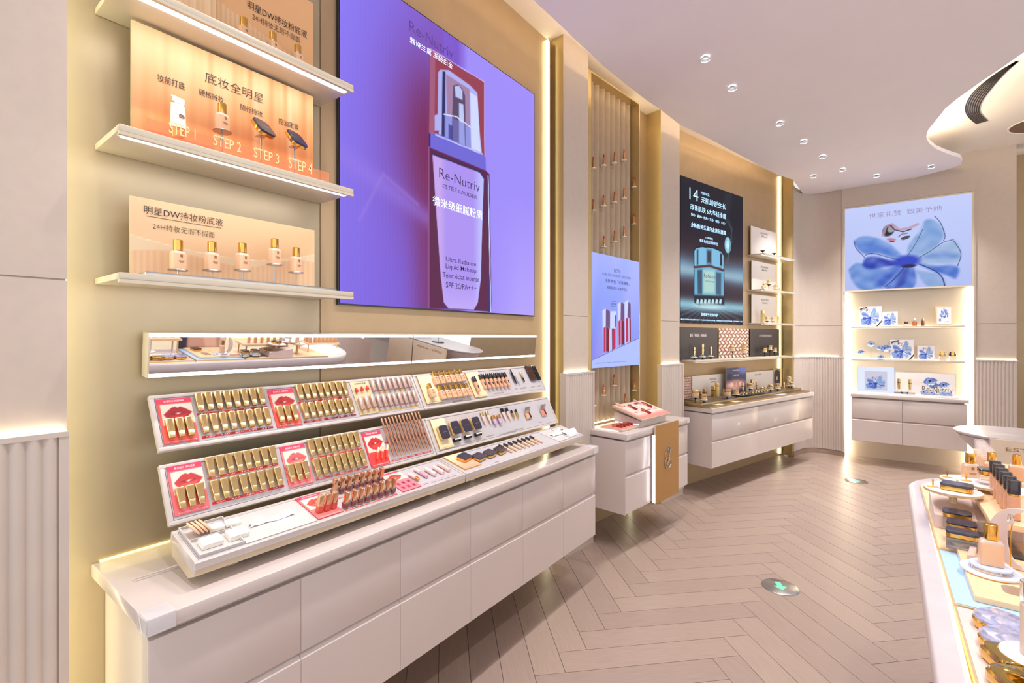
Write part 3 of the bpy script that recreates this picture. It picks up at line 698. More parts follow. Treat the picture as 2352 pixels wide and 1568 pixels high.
tray('3R', 1.456, 2.44, B3, T3, 'flat white front tray with compacts and concealer sticks', True)
def tloc(k, px, py, off=0.):
    F, Fi, r, L, D, n = TRAYS[k]; return Fi @ hit(px, py, F.translation + n * off, n)
Z3 = lambda s, ox, oy: (lambda x, y: (ox + x / s, oy + y / s))
z4 = Z3(3.734, 320, 820); z5 = Z3(3.92, 780, 820); zg = Z3(7.842, 860, 860); zr = Z3(6.818, 1080, 830); zc = Z3(8.709, 960, 840); zl = Z3(6.189, 680, 1030); zs = Z3(7.35, 380, 1130)
LAY = RX(-90)
SC = {'lipA': .79, 'lipB': .79, 'rose': .84, 'found': .86, 'pen': .92, 'tall': .92}
def row(k, kind, p0, p1, n, half, label, group, off=.011, tilt=0., jit=0.):
    a, b_ = tloc(k, *p0, off), tloc(k, *p1, off); F = TRAYS[k][0]
    s = SC.get(kind, 1.)
    for i in range(n):
        p = a.lerp(b_, i / max(1, n - 1))
        put(kind, F @ TR(p.x, p.y - half * s, off * s) @ LAY @ RY(tilt) @ Matrix.Scale(s, 4), label, group)
def single(k, kind, p, half, label, off=.011, tilt=0., group=None):
    s = SC.get(kind, 1.); a = tloc(k, *p, off); return put(kind, TRAYS[k][0] @ TR(a.x, a.y - half * s, off) @ LAY @ RY(tilt) @ Matrix.Scale(s, 4), label, group)
def flat(k, kind, p, label, off=0., rot=0., group=None, up=None):
    a = tloc(k, *p, off); return put(kind, TRAYS[k][0] @ TR(a.x, a.y, off) @ RZ(rot), label, group)

# ---- printed cards
def lips(c, cx, cy, w, h, dark, light, op=1.):
    top = [(-.5, .02), (-.36, .2), (-.2, .4), (-.07, .46), (.02, .38), (.12, .44), (.28, .3), (.5, .04)]; low = [(.34, -.2), (.16, -.42), (-.05, -.5), (-.26, -.42), (-.42, -.2)]
    c.poly([(cx + x*w, cy + y*h) for x, y in top + low], dark, .02, op)
    c.poly([(cx + x*w, cy + y*h) for x, y in [(-.3, -.14), (0, -.12), (.3, -.06), (.14, -.36), (-.05, -.42), (-.22, -.34)]], light, .04, op*.8)
    c.poly([(cx + x*w, cy + y*h) for x, y in [(-.3, .02), (-.1, .1), (.05, .06), (.36, .04), (.1, -.02), (-.15, -.04)]], (110, 28, 32), .03, op * .6)
    c.poly([(cx + x*w, cy + y*h) for x, y in [(-.16, .02), (0, .05), (.14, .03), (0, -.02)]], (250, 238, 232), .015, op)
def lip_card(base, head, dark, light, pic=(.40, .88)):
    def f(U, V):
        c = Cv(U, V, 1., 1.35); c.grad(base, base, V)
        c.put(np.clip((V - .89) / .01, 0, 1), head)
        m = np.clip((V - pic[0]) / .01, 0, 1) * np.clip((pic[1] - V) / .01, 0, 1) * np.clip((U - .07) / .015, 0, 1)
        k = Cv(U, V, 1., 1.35); k.grad((240, 204, 190), (250, 226, 212), V); lips(k, .55, (pic[0] + pic[1]) / 2 * 1.35, .84, .50, dark, light)
        for i in range(3): c.c[i] = c.c[i] * (1 - m) + k.c[i] * m
        return c.out()
    return f
def card(k, C, fn, label, nx=44, ny=58, th=.0028, head=None, head_m=WINK, foot=None, edge=None, foot_m=None, name='shade_card', slots=None):
    P = [tloc(k, *c) for c in C]; x0 = (P[0].x + P[3].x) / 2; x1 = (P[1].x + P[2].x) / 2; y0 = (P[2].y + P[3].y) / 2; y1 = (P[0].y + P[1].y) / 2
    F = TRAYS[k][0]; r = thing(name, label, 'card', M=F @ TR(x0, y0, -.0018)); w, h = x1 - x0, y1 - y0
    part('board', edge or mat('card_red_edge', (226, 70, 80), .5), r, lambda b: b.box(0, w, 0, h, 0, th))
    picture('picture', w, h, nx, ny, fn, PRINT, r, z=th + .0003)
    if head: text(head, w * .2, w * .8, h * .915, h * .965, head_m, r, th + .0008)
    if foot: text(foot, w * .1, w * .93, h * .025, h * .05, foot_m or head_m, r, th + .0008)
    if slots:
        for t in slots: text('%03d' % t[1], w * (t[0] - .06), w * (t[0] + .06), h * .085, h * .11, head_m, r, th + .0008)
    return r
RED = (236, 92, 84); PINK = (240, 112, 120); CRIM = (224, 62, 96)
SL = ((.25, 420), (.5, 330), (.75, 333))
card('1L', [z4(143, 365), z4(437, 345), z4(512, 710), z4(210, 752)], lip_card(RED, CRIM, (168, 38, 44), (196, 58, 56)), 'red card with matte red lips at the open end of the lipstick tray', head='丝滑哑光 绒感绵密', foot='雅诗兰黛 倾慕唇膏 SPF15 1.8g 3.5g 单支装', slots=SL)
card('1L', [z4(1098, 285), z4(1312, 268), z4(1397, 575), z4(1180, 607)], lip_card(RED, CRIM, (190, 46, 48), (206, 64, 60)), 'smaller red card with matte lips between the gold lipstick rows under the mirror', head='丝滑哑光 绒感绵密', foot='雅诗兰黛 倾慕唇膏 单支装', slots=SL)
card('2L', [z4(232, 935), z4(528, 900), z4(607, 1295), z4(300, 1365)], lip_card(PINK, CRIM, (190, 58, 62), (220, 100, 96)), 'pink card with glossy red lips on the middle tray', head='柔润缎光 持色润泽', foot='雅诗兰黛 倾慕唇膏 SPF15 单支装', slots=SL)
card('2L', [z4(1195, 770), z4(1412, 742), z4(1500, 1075), z4(1290, 1118)], lip_card((244, 128, 134), CRIM, (214, 96, 98), (240, 150, 146)), 'pink card with pale coral lips on the middle tray', head='缎感柔光 轻柔水润', foot='雅诗兰黛 倾慕唇膏 单支装', slots=SL)
card('2L', [z5(188, 685), z5(357, 655), z5(460, 955), z5(292, 992)], lip_card((240, 68, 66), CRIM, (196, 40, 46), (226, 76, 70)), 'red card with crimson lips and three coral sticks beside the rose pens', head='缎感柔雾 细腻丝滑', foot='雅诗兰黛 倾慕唇蜜 单支装')
def gold_card(U, V): c = Cv(U, V); c.grad((206, 186, 140), (226, 208, 168), V); return c.out()
card('1L', [z5(85, 232), z5(268, 212), z5(345, 498), z5(190, 525)], gold_card, 'gold card with three red lip swatches beside the rose lipsticks', edge=GOLDP, head='云雾哑光唇膏', head_m=INK, nx=12, ny=16)
GL = (('1R', [z5(693, 180), z5(828, 163), z5(918, 400), z5(785, 430)], 'cream gold card carrying a foundation bottle under the mirror', '粉底液'), ('1R', [z5(1130, 145), z5(1245, 130), z5(1322, 350), z5(1215, 370)], 'cream gold card carrying a tall dark-capped bottle under the mirror', '底妆'),
      ('2R', [z5(805, 570), z5(935, 548), z5(1025, 805), z5(905, 835)], 'cream gold card carrying a navy compact on the middle tray', '气垫'))
def cream_card(U, V): c = Cv(U, V); c.grad((228, 206, 160), (244, 230, 196), V * .7 + U * .3); return c.out()
for k, C, l, f in GL: card(k, C, cream_card, l, edge=GOLD, foot='雅诗兰黛 DW 持妆 30ml', foot_m=BINK, nx=10, ny=14, th=.006)
def peach_card(U, V): c = Cv(U, V); c.grad((232, 160, 130), (240, 214, 180), V * 1.2); return c.out()
card('3R', [z5(935, 905), z5(1080, 862), z5(1275, 965), z5(1130, 1018)], peach_card, 'peach gold card carrying a navy compact on the front tray', edge=GOLD, nx=10, ny=14, th=.005)
card('3L', [z4(1340, 1215), z4(1550, 1160), z4(1750, 1325), z4(1530, 1392)], lip_card((242, 122, 118), CRIM, (214, 78, 62), (232, 110, 90)), 'coral card with orange lips and three glosses on the front tray', head='水光镜面唇釉', foot='雅诗兰黛 花漾唇釉 单支装')
def pal_card(U, V):
    c = Cv(U, V, 1., 1.0); c.grad((240, 128, 140), (240, 128, 140), V); c.put(np.clip((V - .55) / .01, 0, 1), (246, 206, 194)); lips(c, .5, .73, .7, .3, (206, 52, 48), (232, 92, 84)); c.put(np.clip((V - .93) / .01, 0, 1), CRIM)
    for i in range(3):
        for j in range(2):
            x, y = .22 + i * .28, .16 + j * .22; c.poly([(x - .09, y - .07), (x + .09, y - .07), (x + .09, y + .07), (x - .09, y + .07)], (222, 72, 100), .01); c.ell(x, y, .05, .045, (120, 40, 50), .2)
    return c.out()
card('3L', [z5(380, 1062), z5(545, 1018), z5(720, 1165), z5(548, 1222)], pal_card, 'pink palette card with six round shade windows on the front tray', nx=48, ny=48)

# ---- shade strips printed on the trays
def strip(k, p0, p1, hw, cols, lett=True):
    a, b_ = tloc(k, *p0), tloc(k, *p1); w = b_.x - a.x; y = (a.y + b_.y) / 2
    def f(U, V):
        i = np.clip((U * len(cols)).astype(int), 0, len(cols) - 1); A = np.array(cols, float); return [A[i, j] for j in range(3)]
    o = picture('shade_strip', w, hw * 2, 24, 1, f, PRINT, TRAYS[k][2], TR(a.x, y - hw, -.0017), z=.0004)
    if lett: text('520   330   420   690   557', w * .05, w * .95, hw * .5, hw * 1.5, WINK, TRAYS[k][2], .0012, M=TR(a.x, y - hw, -.0017))
R_ = ((206, 60, 62), (186, 38, 50), (220, 84, 76), (170, 36, 52), (150, 34, 60), (140, 40, 70)); C_ = ((230, 96, 86), (214, 66, 60), (236, 116, 100), (222, 80, 70), (206, 58, 62)); P_ = ((236, 128, 130), (222, 86, 92), (230, 112, 116), (214, 70, 84))
strip('1L', z4(495, 490), z4(1100, 422), .0035, R_); strip('1L', z4(537, 685), z4(1150, 600), .0035, ((226, 40, 44), (206, 36, 44), (214, 48, 52), (160, 36, 60)))
strip('1L', z4(1362, 388), z4(1810, 342), .0033, R_[:4]); strip('1L', z4(1410, 555), z4(1860, 492), .0033, R_[1:])
strip('2L', z4(582, 1040), z4(1195, 918), .0035, ((206, 92, 74), (222, 60, 60), (230, 52, 56), (210, 48, 52))); strip('2L', z4(625, 1250), z4(1245, 1105), .0035, ((228, 44, 44), (196, 36, 42), (240, 90, 92), (232, 70, 66), (180, 36, 56)))
strip('2L', z4(1465, 872), z5(205, 820), .0033, C_); strip('2L', z4(1515, 1048), z5(260, 985), .0033, C_)
strip('2L', z5(412, 772), z5(775, 690), .0033, R_[:4]); strip('2L', z5(468, 932), z5(828, 845), .0033, ((214, 92, 80), (196, 56, 60), (206, 76, 74)))
strip('1L', z5(360, 485), z5(717, 435), .0040, ((206, 176, 110), (196, 164, 96)), False); strip('1L', z5(330, 325), z5(690, 283), .002, ((206, 176, 110), (196, 164, 96)), False)
strip('3L', z5(45, 1378), z5(522, 1230), .003, C_); strip('3L', zl(600, 705), zl(1205, 520), .003, C_); strip('3L', z5(705, 1140), z5(1060, 1035), .0022, ((246, 190, 206), (244, 176, 196)), False)
# printed captions on the trays
def cap(k, s, p0, p1, h, m=GINK):
    a, b_ = tloc(k, *p0), tloc(k, *p1); text(s, a.x, b_.x, a.y - h / 2, a.y + h / 2, m, TRAYS[k][2], -.0012)
cap('1R', '持妆粉底 持妆粉底液', z5(1022, 398), z5(1112, 384), .007); cap('1R', '沁水粉底液 沁水粉底', z5(1395, 328), z5(1482, 316), .007)
for x, s in ((1590, '毛刷'), (1640, '刷具'), (1672, '笔'), (1742, '睫毛膏'), (1800, '睫毛膏')): cap('1R', s, z5(x - 14, 284 - (x - 1590) * .13), z5(x + 14, 281 - (x - 1590) * .13), .005); cap('1R', '雅诗兰黛', z5(x - 16, 292 - (x - 1590) * .13), z5(x + 16, 290 - (x - 1590) * .13), .003)
cap('2R', '气垫粉底 持妆气垫粉', z5(1122, 772), z5(1222, 750), .006)
for x, y, s in ((1360, 715, '隔离乳 妆前乳'), (1480, 697, '妆前 妆前乳液'), (1545, 680, '隔离霜 隔离霜'), (1620, 655, '精华 精华粉')): cap('2R', s, z5(x - 36, y), z5(x + 36, y - 12), .0062)
cap('2R', '腮红 胭脂', z5(1795, 588), z5(1828, 580), .004); cap('3R', '遮瑕 遮瑕液', z5(1702, 850), z5(1772, 830), .006); cap('3R', '粉饼', z5(1400, 945), z5(1440, 933), .007)
for x, y in ((780, 1140), (848, 1122), (910, 1103), (972, 1086), (1032, 1066)): cap('3L', '唇蜜', z5(x - 22, y + 4), z5(x + 22, y - 8), .006)
# grey caption bars and the compact board
a, b_ = tloc('1R', *z5(915, 412)), tloc('1R', *z5(1215, 372)); bx('caption_bar', mat('caption_bar_silver', (206, 198, 200), .3, metal=.3), TRAYS['1R'][2], a.x, b_.x, a.y - .006, a.y + .014, -.0018, -.0015)
a, b_ = tloc('1R', *z5(1330, 345)), tloc('1R', *z5(1550, 312)); bx('caption_bar', MATS['caption_bar_silver'], TRAYS['1R'][2], a.x, b_.x, a.y - .004, a.y + .014, -.0018, -.0015)
a, b_ = tloc('2R', *z5(1000, 745)), tloc('2R', *z5(1318, 720)); bx('compact_board', MATS['caption_bar_silver'], TRAYS['2R'][2], a.x - .012, b_.x, .014, TRAYS['2R'][4] - .014, -.0018, -.0014)

# ---- gold lipsticks
def k_lip(v):
    def f(r):
        part('base', PGOLD, r, lambda b: b.rrs([(.019, .0135, .004, 0), (.021, .015, .004, .001), (.0235, .0165, .004, .022), (.023, .016, .004, .0225)]))
        part('cap', PGOLD, r, lambda b: b.rrs([(.0237, .0168, .004, .023), (.0256, .018, .0045, .04), (.0285, .0195, .005, .071), (.0275, .0185, .005, .073)]))
        if v == 0: part('facet', MATS.setdefault('facet_gold', mat('facet_gold', (240, 212, 150), .12, metal=1.)), r, lambda b: b.loft([[(-.0035, -.0095, .030), (.0035, -.0095, .030), (.0035, -.0070, .030), (-.0035, -.0070, .030)], [(-.0085, -.0109, .0715), (.0085, -.0109, .0715), (.0085, -.007, .0715), (-.0085, -.007, .0715)]]))
        else: part('facet', mat('facet_gold', (240, 212, 150), .12, metal=1.), r, lambda b: b.loft([[(x * k, -.0085 - .0021 * t, .034 + .036 * t + z * (1 - t) * 0) for x, z in ((-.006, 0), (.006, 0), (.006, 0), (-.006, 0))][:2] + [(.006 * k, -.006, .034 + .036 * t), (-.006 * k, -.006, .034 + .036 * t)] for t, k in ((0, .25), (.25, .9), (.6, 1.15), (1, 1.3))]))
        part('seam', mat('gold_seam', (130, 96, 46), .3, metal=1.), r, lambda b: b.rrs([(.0232, .0163, .004, .0224), (.0232, .0163, .004, .0231)]))
    return f
KIND['lipA'] = ('lipstick', 'lipstick', k_lip(0)); KIND['lipB'] = ('lipstick', 'lipstick', k_lip(1))
KIND['lipC'] = ('lipstick', 'lipstick', k_lip(0))
H2 = .0365
row('1L', 'lipA', z4(520, 385), z4(1048, 335), 8, H2, 'gold lipstick in the upper row beside the first red lip card under the mirror', 'gold lipsticks, first upper row under the mirror')
row('1L', 'lipA', z4(562, 572), z4(1098, 505), 8, H2, 'gold lipstick in the lower row beside the first red lip card under the mirror', 'gold lipsticks, first lower row under the mirror')
row('1L', 'lipA', z4(1378, 300), z4(1765, 268), 8, H2, 'gold lipstick in the upper row beyond the smaller red card under the mirror', 'gold lipsticks, second upper row under the mirror')
row('1L', 'lipA', z4(1425, 460), z4(1815, 412), 8, H2, 'gold lipstick in the lower row beyond the smaller red card under the mirror', 'gold lipsticks, second lower row under the mirror')
row('1L', 'lipA', z4(272, 610), z4(437, 590), 3, H2, 'gold lipstick set into the first red lip card under the mirror', 'lipsticks in the first red card', .012)
row('1L', 'lipA', z4(1215, 488), z4(1335, 472), 3, H2, 'gold lipstick set into the smaller red lip card under the mirror', 'lipsticks in the smaller red card', .012)
row('2L', 'lipA', z4(612, 940), z4(1148, 838), 8, H2, 'gold lipstick in the upper row between the two pink lip cards', 'gold lipsticks, first upper row of the middle tray')
row('2L', 'lipB', z4(655, 1142), z4(1195, 1022), 8, H2, 'smooth gold lipstick in the lower row between the two pink lip cards', 'gold lipsticks, first lower row of the middle tray')
row('2L', 'lipB', z4(1478, 775), z5(158, 738), 8, H2, 'smooth gold lipstick in the upper row before the rose pens', 'gold lipsticks, second upper row of the middle tray')
row('2L', 'lipB', z4(1525, 945), z5(213, 900), 8, H2, 'smooth gold lipstick in the lower row before the rose pens', 'gold lipsticks, second lower row of the middle tray')
row('2L', 'lipB', z4(362, 1205), z4(528, 1165), 3, H2, 'smooth gold lipstick set into the pink card with glossy red lips', 'lipsticks in the pink glossy card', .012)
row('2L', 'lipB', z4(1310, 1003), z4(1433, 975), 3, .031, 'smooth gold lipstick set into the pink card with pale coral lips', 'lipsticks in the pale coral card', .0115)
# rose lipsticks with clear caps
def k_rose(r):
    part('tube', mat('rose_satin', (204, 156, 132), .22, metal=.85), r, lambda b: b.lathe([(.007, 0), (.0085, .002), (.0095, .060), (.0085, .062)], 14))
    part('clear_cap', CAPCLR, r, lambda b: b.lathe([(.0100, .003), (.0112, .03), (.0122, .068), (.0095, .071)], 14))
KIND['rose'] = ('rose_lipstick', 'lipstick', k_rose)
row('1L', 'rose', z5(303, 248), z5(625, 218), 8, .0355, 'rose metal lipstick with clear cap in the upper row beside the gold card', 'rose lipsticks, upper row')
row('1L', 'rose', z5(355, 392), z5(678, 350), 8, .0355, 'rose metal lipstick with clear cap in the lower row beside the gold card', 'rose lipsticks, lower row')
row('1L', 'rose', z5(198, 412), z5(302, 390), 3, .0355, 'rose metal lipstick with clear cap set into the gold card', 'rose lipsticks in the gold card', .013)
def k_bullet(r): part('bullet', mat('red_lip_swatch', (214, 44, 36), .35, coat=.5), r, lambda b: b.lathe([(.0055, 0), (.006, .002), (.006, .012), (.003, .018), (.0006, .0195)], 14))
KIND['bullet'] = ('lip_swatch', 'swatch', k_bullet)
row('1L', 'bullet', z5(153, 296), z5(250, 274), 3, .009, 'red lip bullet swatch on the gold card', 'red swatches on the gold card', .0075)
# rose pens
def k_pen(r):
    part('barrel', RGOLD, r, lambda b: b.lathe([(.0018, 0), (.0042, .018), (.0048, .03), (.0048, .062)], 10))
    part('cap', mat('rose_gold_light', (230, 184, 154), .22, metal=.9), r, lambda b: b.lathe([(.0051, .0622), (.0052, .098), (.0046, .0995)], 10))
KIND['pen'] = ('lip_pen', 'lip pen', k_pen)
row('2L', 'pen', z5(408, 650), z5(738, 580), 12, .050, 'slim rose gold lip pen in the raised upper row', 'rose pens, upper row', .016)
row('2L', 'pen', z5(462, 800), z5(794, 733), 12, .050, 'slim rose gold lip pen in the lower row', 'rose pens, lower row', .009)
def k_stick(r):
    part('body', mat('coral_stick', (240, 82, 64), .3, coat=.4), r, lambda b: b.tube([(0, 0, 0), (.012, 0, .026)], [.0045, .005], 10)); part('tip', mat('cream_tip', (246, 206, 170), .35), r, lambda b: b.tube([(.012, 0, .0262), (.023, 0, .046)], [.005, .0035], 10))
KIND['stick'] = ('lip_stick_sample', 'lip stick', k_stick)
row('2L', 'stick', z5(325, 880), z5(410, 858), 3, .02, 'coral lip stick sample leaning out of the red card', 'coral sticks in the red card', .008)
# glosses standing on the front tray
def k_gloss(r):
    part('bottle', mat('gloss_glass', (226, 208, 212), .08, trans=.6), r, lambda b: b.rrs([(.0155, .0155, .002, 0), (.017, .017, .003, .001), (.017, .017, .003, .018), (.012, .012, .003, .019)], 2))
    part('colour', mat('wine_gloss', (132, 62, 66), .15, coat=.6), r, lambda b: b.rrs([(.0175, .0175, .002, .003), (.0175, .0175, .002, .0165)], 2))
    part('cap', mat('copper_cap', (224, 176, 138), .2, metal=.9), r, lambda b: b.rrs([(.0145, .0145, .003, .019), (.0155, .0155, .003, .022), (.0152, .0152, .003, .048), (.0115, .0155, .003, .0545), (.006, .013, .003, .0555)], 2))
KIND['gloss'] = ('lip_gloss', 'lip gloss', k_gloss)
def k_gloss2(r):
    part('bottle', mat('coral_gloss', (214, 92, 78), .15, coat=.6), r, lambda b: b.rrs([(.016, .016, .002, 0), (.0175, .0175, .003, .001), (.0175, .0175, .003, .018), (.013, .013, .003, .019)], 2))
    part('cap', mat('pale_rose_cap', (222, 186, 150), .2, metal=.85), r, lambda b: b.rrs([(.0155, .0155, .003, .019), (.0165, .0165, .003, .022), (.0165, .0165, .003, .053), (.012, .0165, .003, .056)], 2))
KIND['gloss2'] = ('lip_gloss', 'lip gloss', k_gloss2)
def stand_row(k, kind, p0, p1, n, label, group, off=.0005):
    a, b_ = tloc(k, *p0, off), tloc(k, *p1, off); F = TRAYS[k][0]
    for i in range(n): p = a.lerp(b_, i / max(1, n - 1)); put(kind, F @ TR(p.x, p.y, off), label, group)
stand_row('3L', 'gloss', zl(535, 645), zl(1190, 470), 8, 'upright copper-capped lip gloss in the back row of the front tray', 'copper glosses, back row')
stand_row('3L', 'gloss', zl(697, 835), zl(1365, 620), 8, 'upright copper-capped lip gloss in the front row of the front tray', 'copper glosses, front row')
stand_row('3L', 'gloss2', zl(325, 895), zl(528, 838), 3, 'coral lip gloss with pale rose cap standing on the coral card', 'coral glosses on the coral card', .0022)
# lying lip care pieces
PKT = mat('pale_pink_plastic', (244, 206, 200), .25, coat=.4); PKG = mat('pink_gloss_glass', (236, 160, 180), .15, coat=.6)
def k_ltube(r):
    part('tube', PKT, r, lambda b: b.loft([[(x, y, z) for x, y in circ(.0085, 14, .0085 * k)] for z, k in ((.016, 1), (.035, .8), (.058, .25))])); part('cap', GOLD, r, lambda b: b.lathe([(.006, 0), (.0065, .001), (.0065, .016)], 12))
def k_lgloss(r):
    part('bottle', PKG, r, lambda b: b.lathe([(.006, 0), (.0068, .001), (.0068, .042)], 12)); part('cap', PKT, r, lambda b: b.lathe([(.0066, .0425), (.0068, .043), (.0068, .075), (.006, .076)], 12))
def k_lbot(r):
    part('bottle', PKT, r, lambda b: b.rrs([(.013, .013, .004, 0), (.015, .015, .005, .002), (.015, .015, .005, .04)])); part('cap', mat('pearl_pink_cap', (240, 214, 214), .15, coat=.5), r, lambda b: b.rrs([(.0145, .0145, .005, .0405), (.0145, .0145, .005, .058), (.010, .010, .004, .0595)]))
def k_lstick(r):
    part('body', mat('nude_pink_stick', (240, 198, 180), .25, coat=.4), r, lambda b: b.rrs([(.011, .011, .003, 0), (.0125, .0125, .003, .001), (.0125, .0125, .003, .04)])); part('cap', PKT, r, lambda b: b.rrs([(.0122, .0122, .003, .0405), (.0122, .0122, .003, .066), (.011, .011, .003, .067)]))
KIND.update(ltube=('lip_balm_tube', 'tube', k_ltube), lgloss=('lip_gloss_wand', 'lip gloss', k_lgloss), lbot=('lip_oil', 'lip oil', k_lbot), lstick=('lip_balm_stick', 'lip balm', k_lstick))
for kind, cc, h, l, off in (('ltube', (667, 1072), .029, 'pale pink balm tube with gold cap lying on the front tray', .0075), ('lgloss', (732, 1040), .038, 'pink gloss wand lying beside the balm tube', .006), ('lbot', (818, 1030), .03, 'pearl pink lip oil lying between gloss wand and clear oil', .007), ('lbot', (888, 1013), .03, 'second pearl pink lip oil with a pink smear above it', .007), ('lstick', (938, 990), .033, 'nude pink balm stick lying at the tray joint', .006)):
    single('3L', kind, z5(*cc), h, l, off)
# sponge box, tissue
def recess_box():
    P = [tloc('3L', *zs(*c)) for c in ((205, 640), (975, 440), (1330, 860), (590, 1115))]
    x0, x1 = (P[0].x + P[3].x) / 2, (P[1].x + P[2].x) / 2; y0, y1 = (P[2].y + P[3].y) / 2, (P[0].y + P[1].y) / 2
    return x0, x1, y0, y1
x0, x1, y0, y1 = recess_box(); F3 = TRAYS['3L'][0]
r = thing('sponge_box', 'white divided box with sponges and cotton pads on the front tray', 'box', M=F3 @ TR(0, 0, -.0015)); WB_ = mat('white_box_plastic', (205, 199, 197), .35)
for a in ((x0, x1, y0, y0 + .003), (x0, x1, y1 - .003, y1), (x0, x0 + .003, y0 + .003, y1 - .003), (x1 - .003, x1, y0 + .003, y1 - .003), (x0 + .003, x1 - .003, (y0+y1)/2 + .002, (y0+y1)/2 + .004)): part('side', WB_, r, lambda b: b.box(*a, 0, .009))
part('bottom', WB_, r, lambda b: b.box(x0, x1, y0, y1, -.0003, .0006))
def k_puff(r): part('puff', mat('peach_puff', (246, 204, 170), .7), r, lambda b: b.lathe([(.014, 0), (.0225, .002), (.023, .004), (.0225, .006), (.014, .008)], 24)); part('ribbon', NAVY, r, lambda b: b.box(-.023, .023, -.0025, .0025, .008, .0084))
def k_pad(r): part('pad', mat('cotton_white', (250, 246, 236), .9, bump=.15), r, lambda b: b.box(-.019, .019, -.013, .013, 0, .012, .003))
def k_pads(r):
    for i in range(4): part('pad_layer', mat('cotton_white', (250, 246, 236), .9, bump=.15), r, lambda b: b.box(-.025 + i * .0006, .025 + i * .0004, -.019, .019, i * .0036, i * .0036 + .0034, .002))
KIND.update(puff=('powder_puff', 'puff', k_puff), pad=('makeup_sponge', 'sponge', k_pad), pads=('cotton_pad_stack', 'cotton pads', k_pads))
ym = (y0 + y1) / 2; xw = x1 - x0
for i in range(4): put('puff', F3 @ TR(x0 + .016 + i * .0095, ym + .029, .0185) @ RZ(8) @ RY(52), 'round peach powder puff with navy ribbon in the divided box', 'puffs in the divided box')
for dx in (.076, .118): put('pad', F3 @ TR(x0 + dx, ym + .030, -.0005) @ RZ(-4), 'cream wedge sponge beside the puffs in the divided box', 'sponges in the divided box')
for dx, l in ((.040, 'white cotton pad stack under the puffs in the divided box'), (.105, 'white cotton pad stack next to the tissue plate')): put('pads', F3 @ TR(x0 + dx, ym - .028, -.0005), l)
P = [tloc('3L', *c) for c in (zs(985, 435), z4(1335, 1212), z4(1520, 1390), zs(1365, 865))]
tx0, tx1 = x1 + .002, (P[1].x + P[2].x) / 2 - .006
r = thing('tissue_plate', 'plain white tissue dispenser plate between sponge box and coral card', 'tissue plate', M=F3 @ TR(0, 0, -.0015))
part('plate', WB_, r, lambda b: b.box(tx0, tx1, .014, TRAYS['3L'][4] - .014, 0, .002)); a = tloc('3L', *zs(1420, 575)); c = tloc('3L', *zs(2165, 360))
part('slot', mat('slot_shadow', (196, 186, 184), .8), r, lambda b: b.box(a.x, c.x, (a.y + c.y) / 2 - .004, (a.y + c.y) / 2 + .004, .002, .0024))
def crumple(b, pts, w, seed):
    rs = random.Random(seed); R = []
    for i, p in enumerate(pts):
        R.append([(p[0] + rs.uniform(-.004, .004), p[1] + w * (j / 6 - .5) + rs.uniform(-.002, .002), p[2] * (1 - abs(j / 3 - 1)) + rs.uniform(0, .004) + .003) for j in range(7)])
    b.loft(R, False, False, False)
TIS = mat('tissue_paper', (246, 242, 242), .9, var=.02)
o = part('tissue', TIS, r, lambda b: crumple(b, [(a.x + (c.x - a.x) * t, (a.y + c.y) / 2, hh) for t, hh in ((0, .004), (.06, .012), (.15, .026), (.24, .016), (.34, .006), (.55, .006), (.75, .009), (.9, .011), (1, .003))], .02, 4), smooth=True, ang=60)
# ---- tray under the mirror, far unit
F1R = TRAYS['1R'][0]
row('1R', 'found', zc(345, 240), zc(880, 190), 6, .039, 'beige foundation bottle with gold cap in the upper row beside the cream card', 'foundations, upper row', .0135)
row('1R', 'found', zc(470, 530), zc(1000, 470), 6, .039, 'beige foundation bottle with gold cap in the lower row beside the cream card', 'foundations, lower row', .0135)
single('1R', 'found', zc(262, 490), .039, 'beige foundation bottle lying on the first cream gold card', .0170)
def k_tall(r):
    part('bottle', mat('rosy_fluid', (222, 168, 136), .2, coat=.4), r, lambda b: b.rrs([(.018, .014, .006, 0), (.0225, .0175, .007, .003), (.0225, .0175, .007, .056)])); part('ring', GOLD, r, lambda b: b.rrs([(.0215, .0165, .006, .0562), (.0215, .0165, .006, .060)]))
    part('cap', mat('aubergine_cap', (38, 26, 34), .2, coat=.5), r, lambda b: b.rrs([(.0235, .0185, .007, .0602), (.0238, .0188, .007, .089), (.0225, .0175, .007, .0905)]))
    part('print', INK, r, lambda b: b.box(-.005, .005, -.0092, -.0087, .02, .036))
KIND['tall'] = ('dark_cap_bottle', 'bottle', k_tall)
row('1R', 'tall', zc(1300, 315), zc(1775, 270), 7, .045, 'rosy foundation bottle with aubergine cap in a row of seven under the mirror', 'dark-capped foundations', .011)
single('1R', 'tall', zc(1165, 370), .045, 'rosy foundation bottle with aubergine cap lying on the second cream card', .0150)
def k_masc(m, h):
    def f(r): part('barrel', m, r, lambda b: b.lathe([(.003, 0), (.006, .008), (.0065, .012), (.0065, h * .62)], 12)); part('cap', m, r, lambda b: b.lathe([(.0067, h * .625), (.0067, h - .002), (.006, h)], 12)); part('ring', GOLD, r, lambda b: b.lathe([(.0066, h * .615), (.0068, h * .63)], 12))
    return f
BRN = mat('bronze_brown_lacquer', (72, 40, 28), .2, metal=.3, coat=.4)
KIND['mascB'] = ('mascara', 'mascara', k_masc(BRN, .098)); KIND['mascK'] = ('mascara', 'mascara', k_masc(BLACK, .095))
row('1R', 'mascB', zr(918, 185), zr(985, 180), 5, .049, 'bronze brown mascara in the packed row at the end of the upper tray', 'bronze mascaras', .008)
row('1R', 'mascK', zr(1025, 180), zr(1050, 176), 2, .048, 'black mascara beside the bronze ones at the tray end', 'black mascaras', .008)
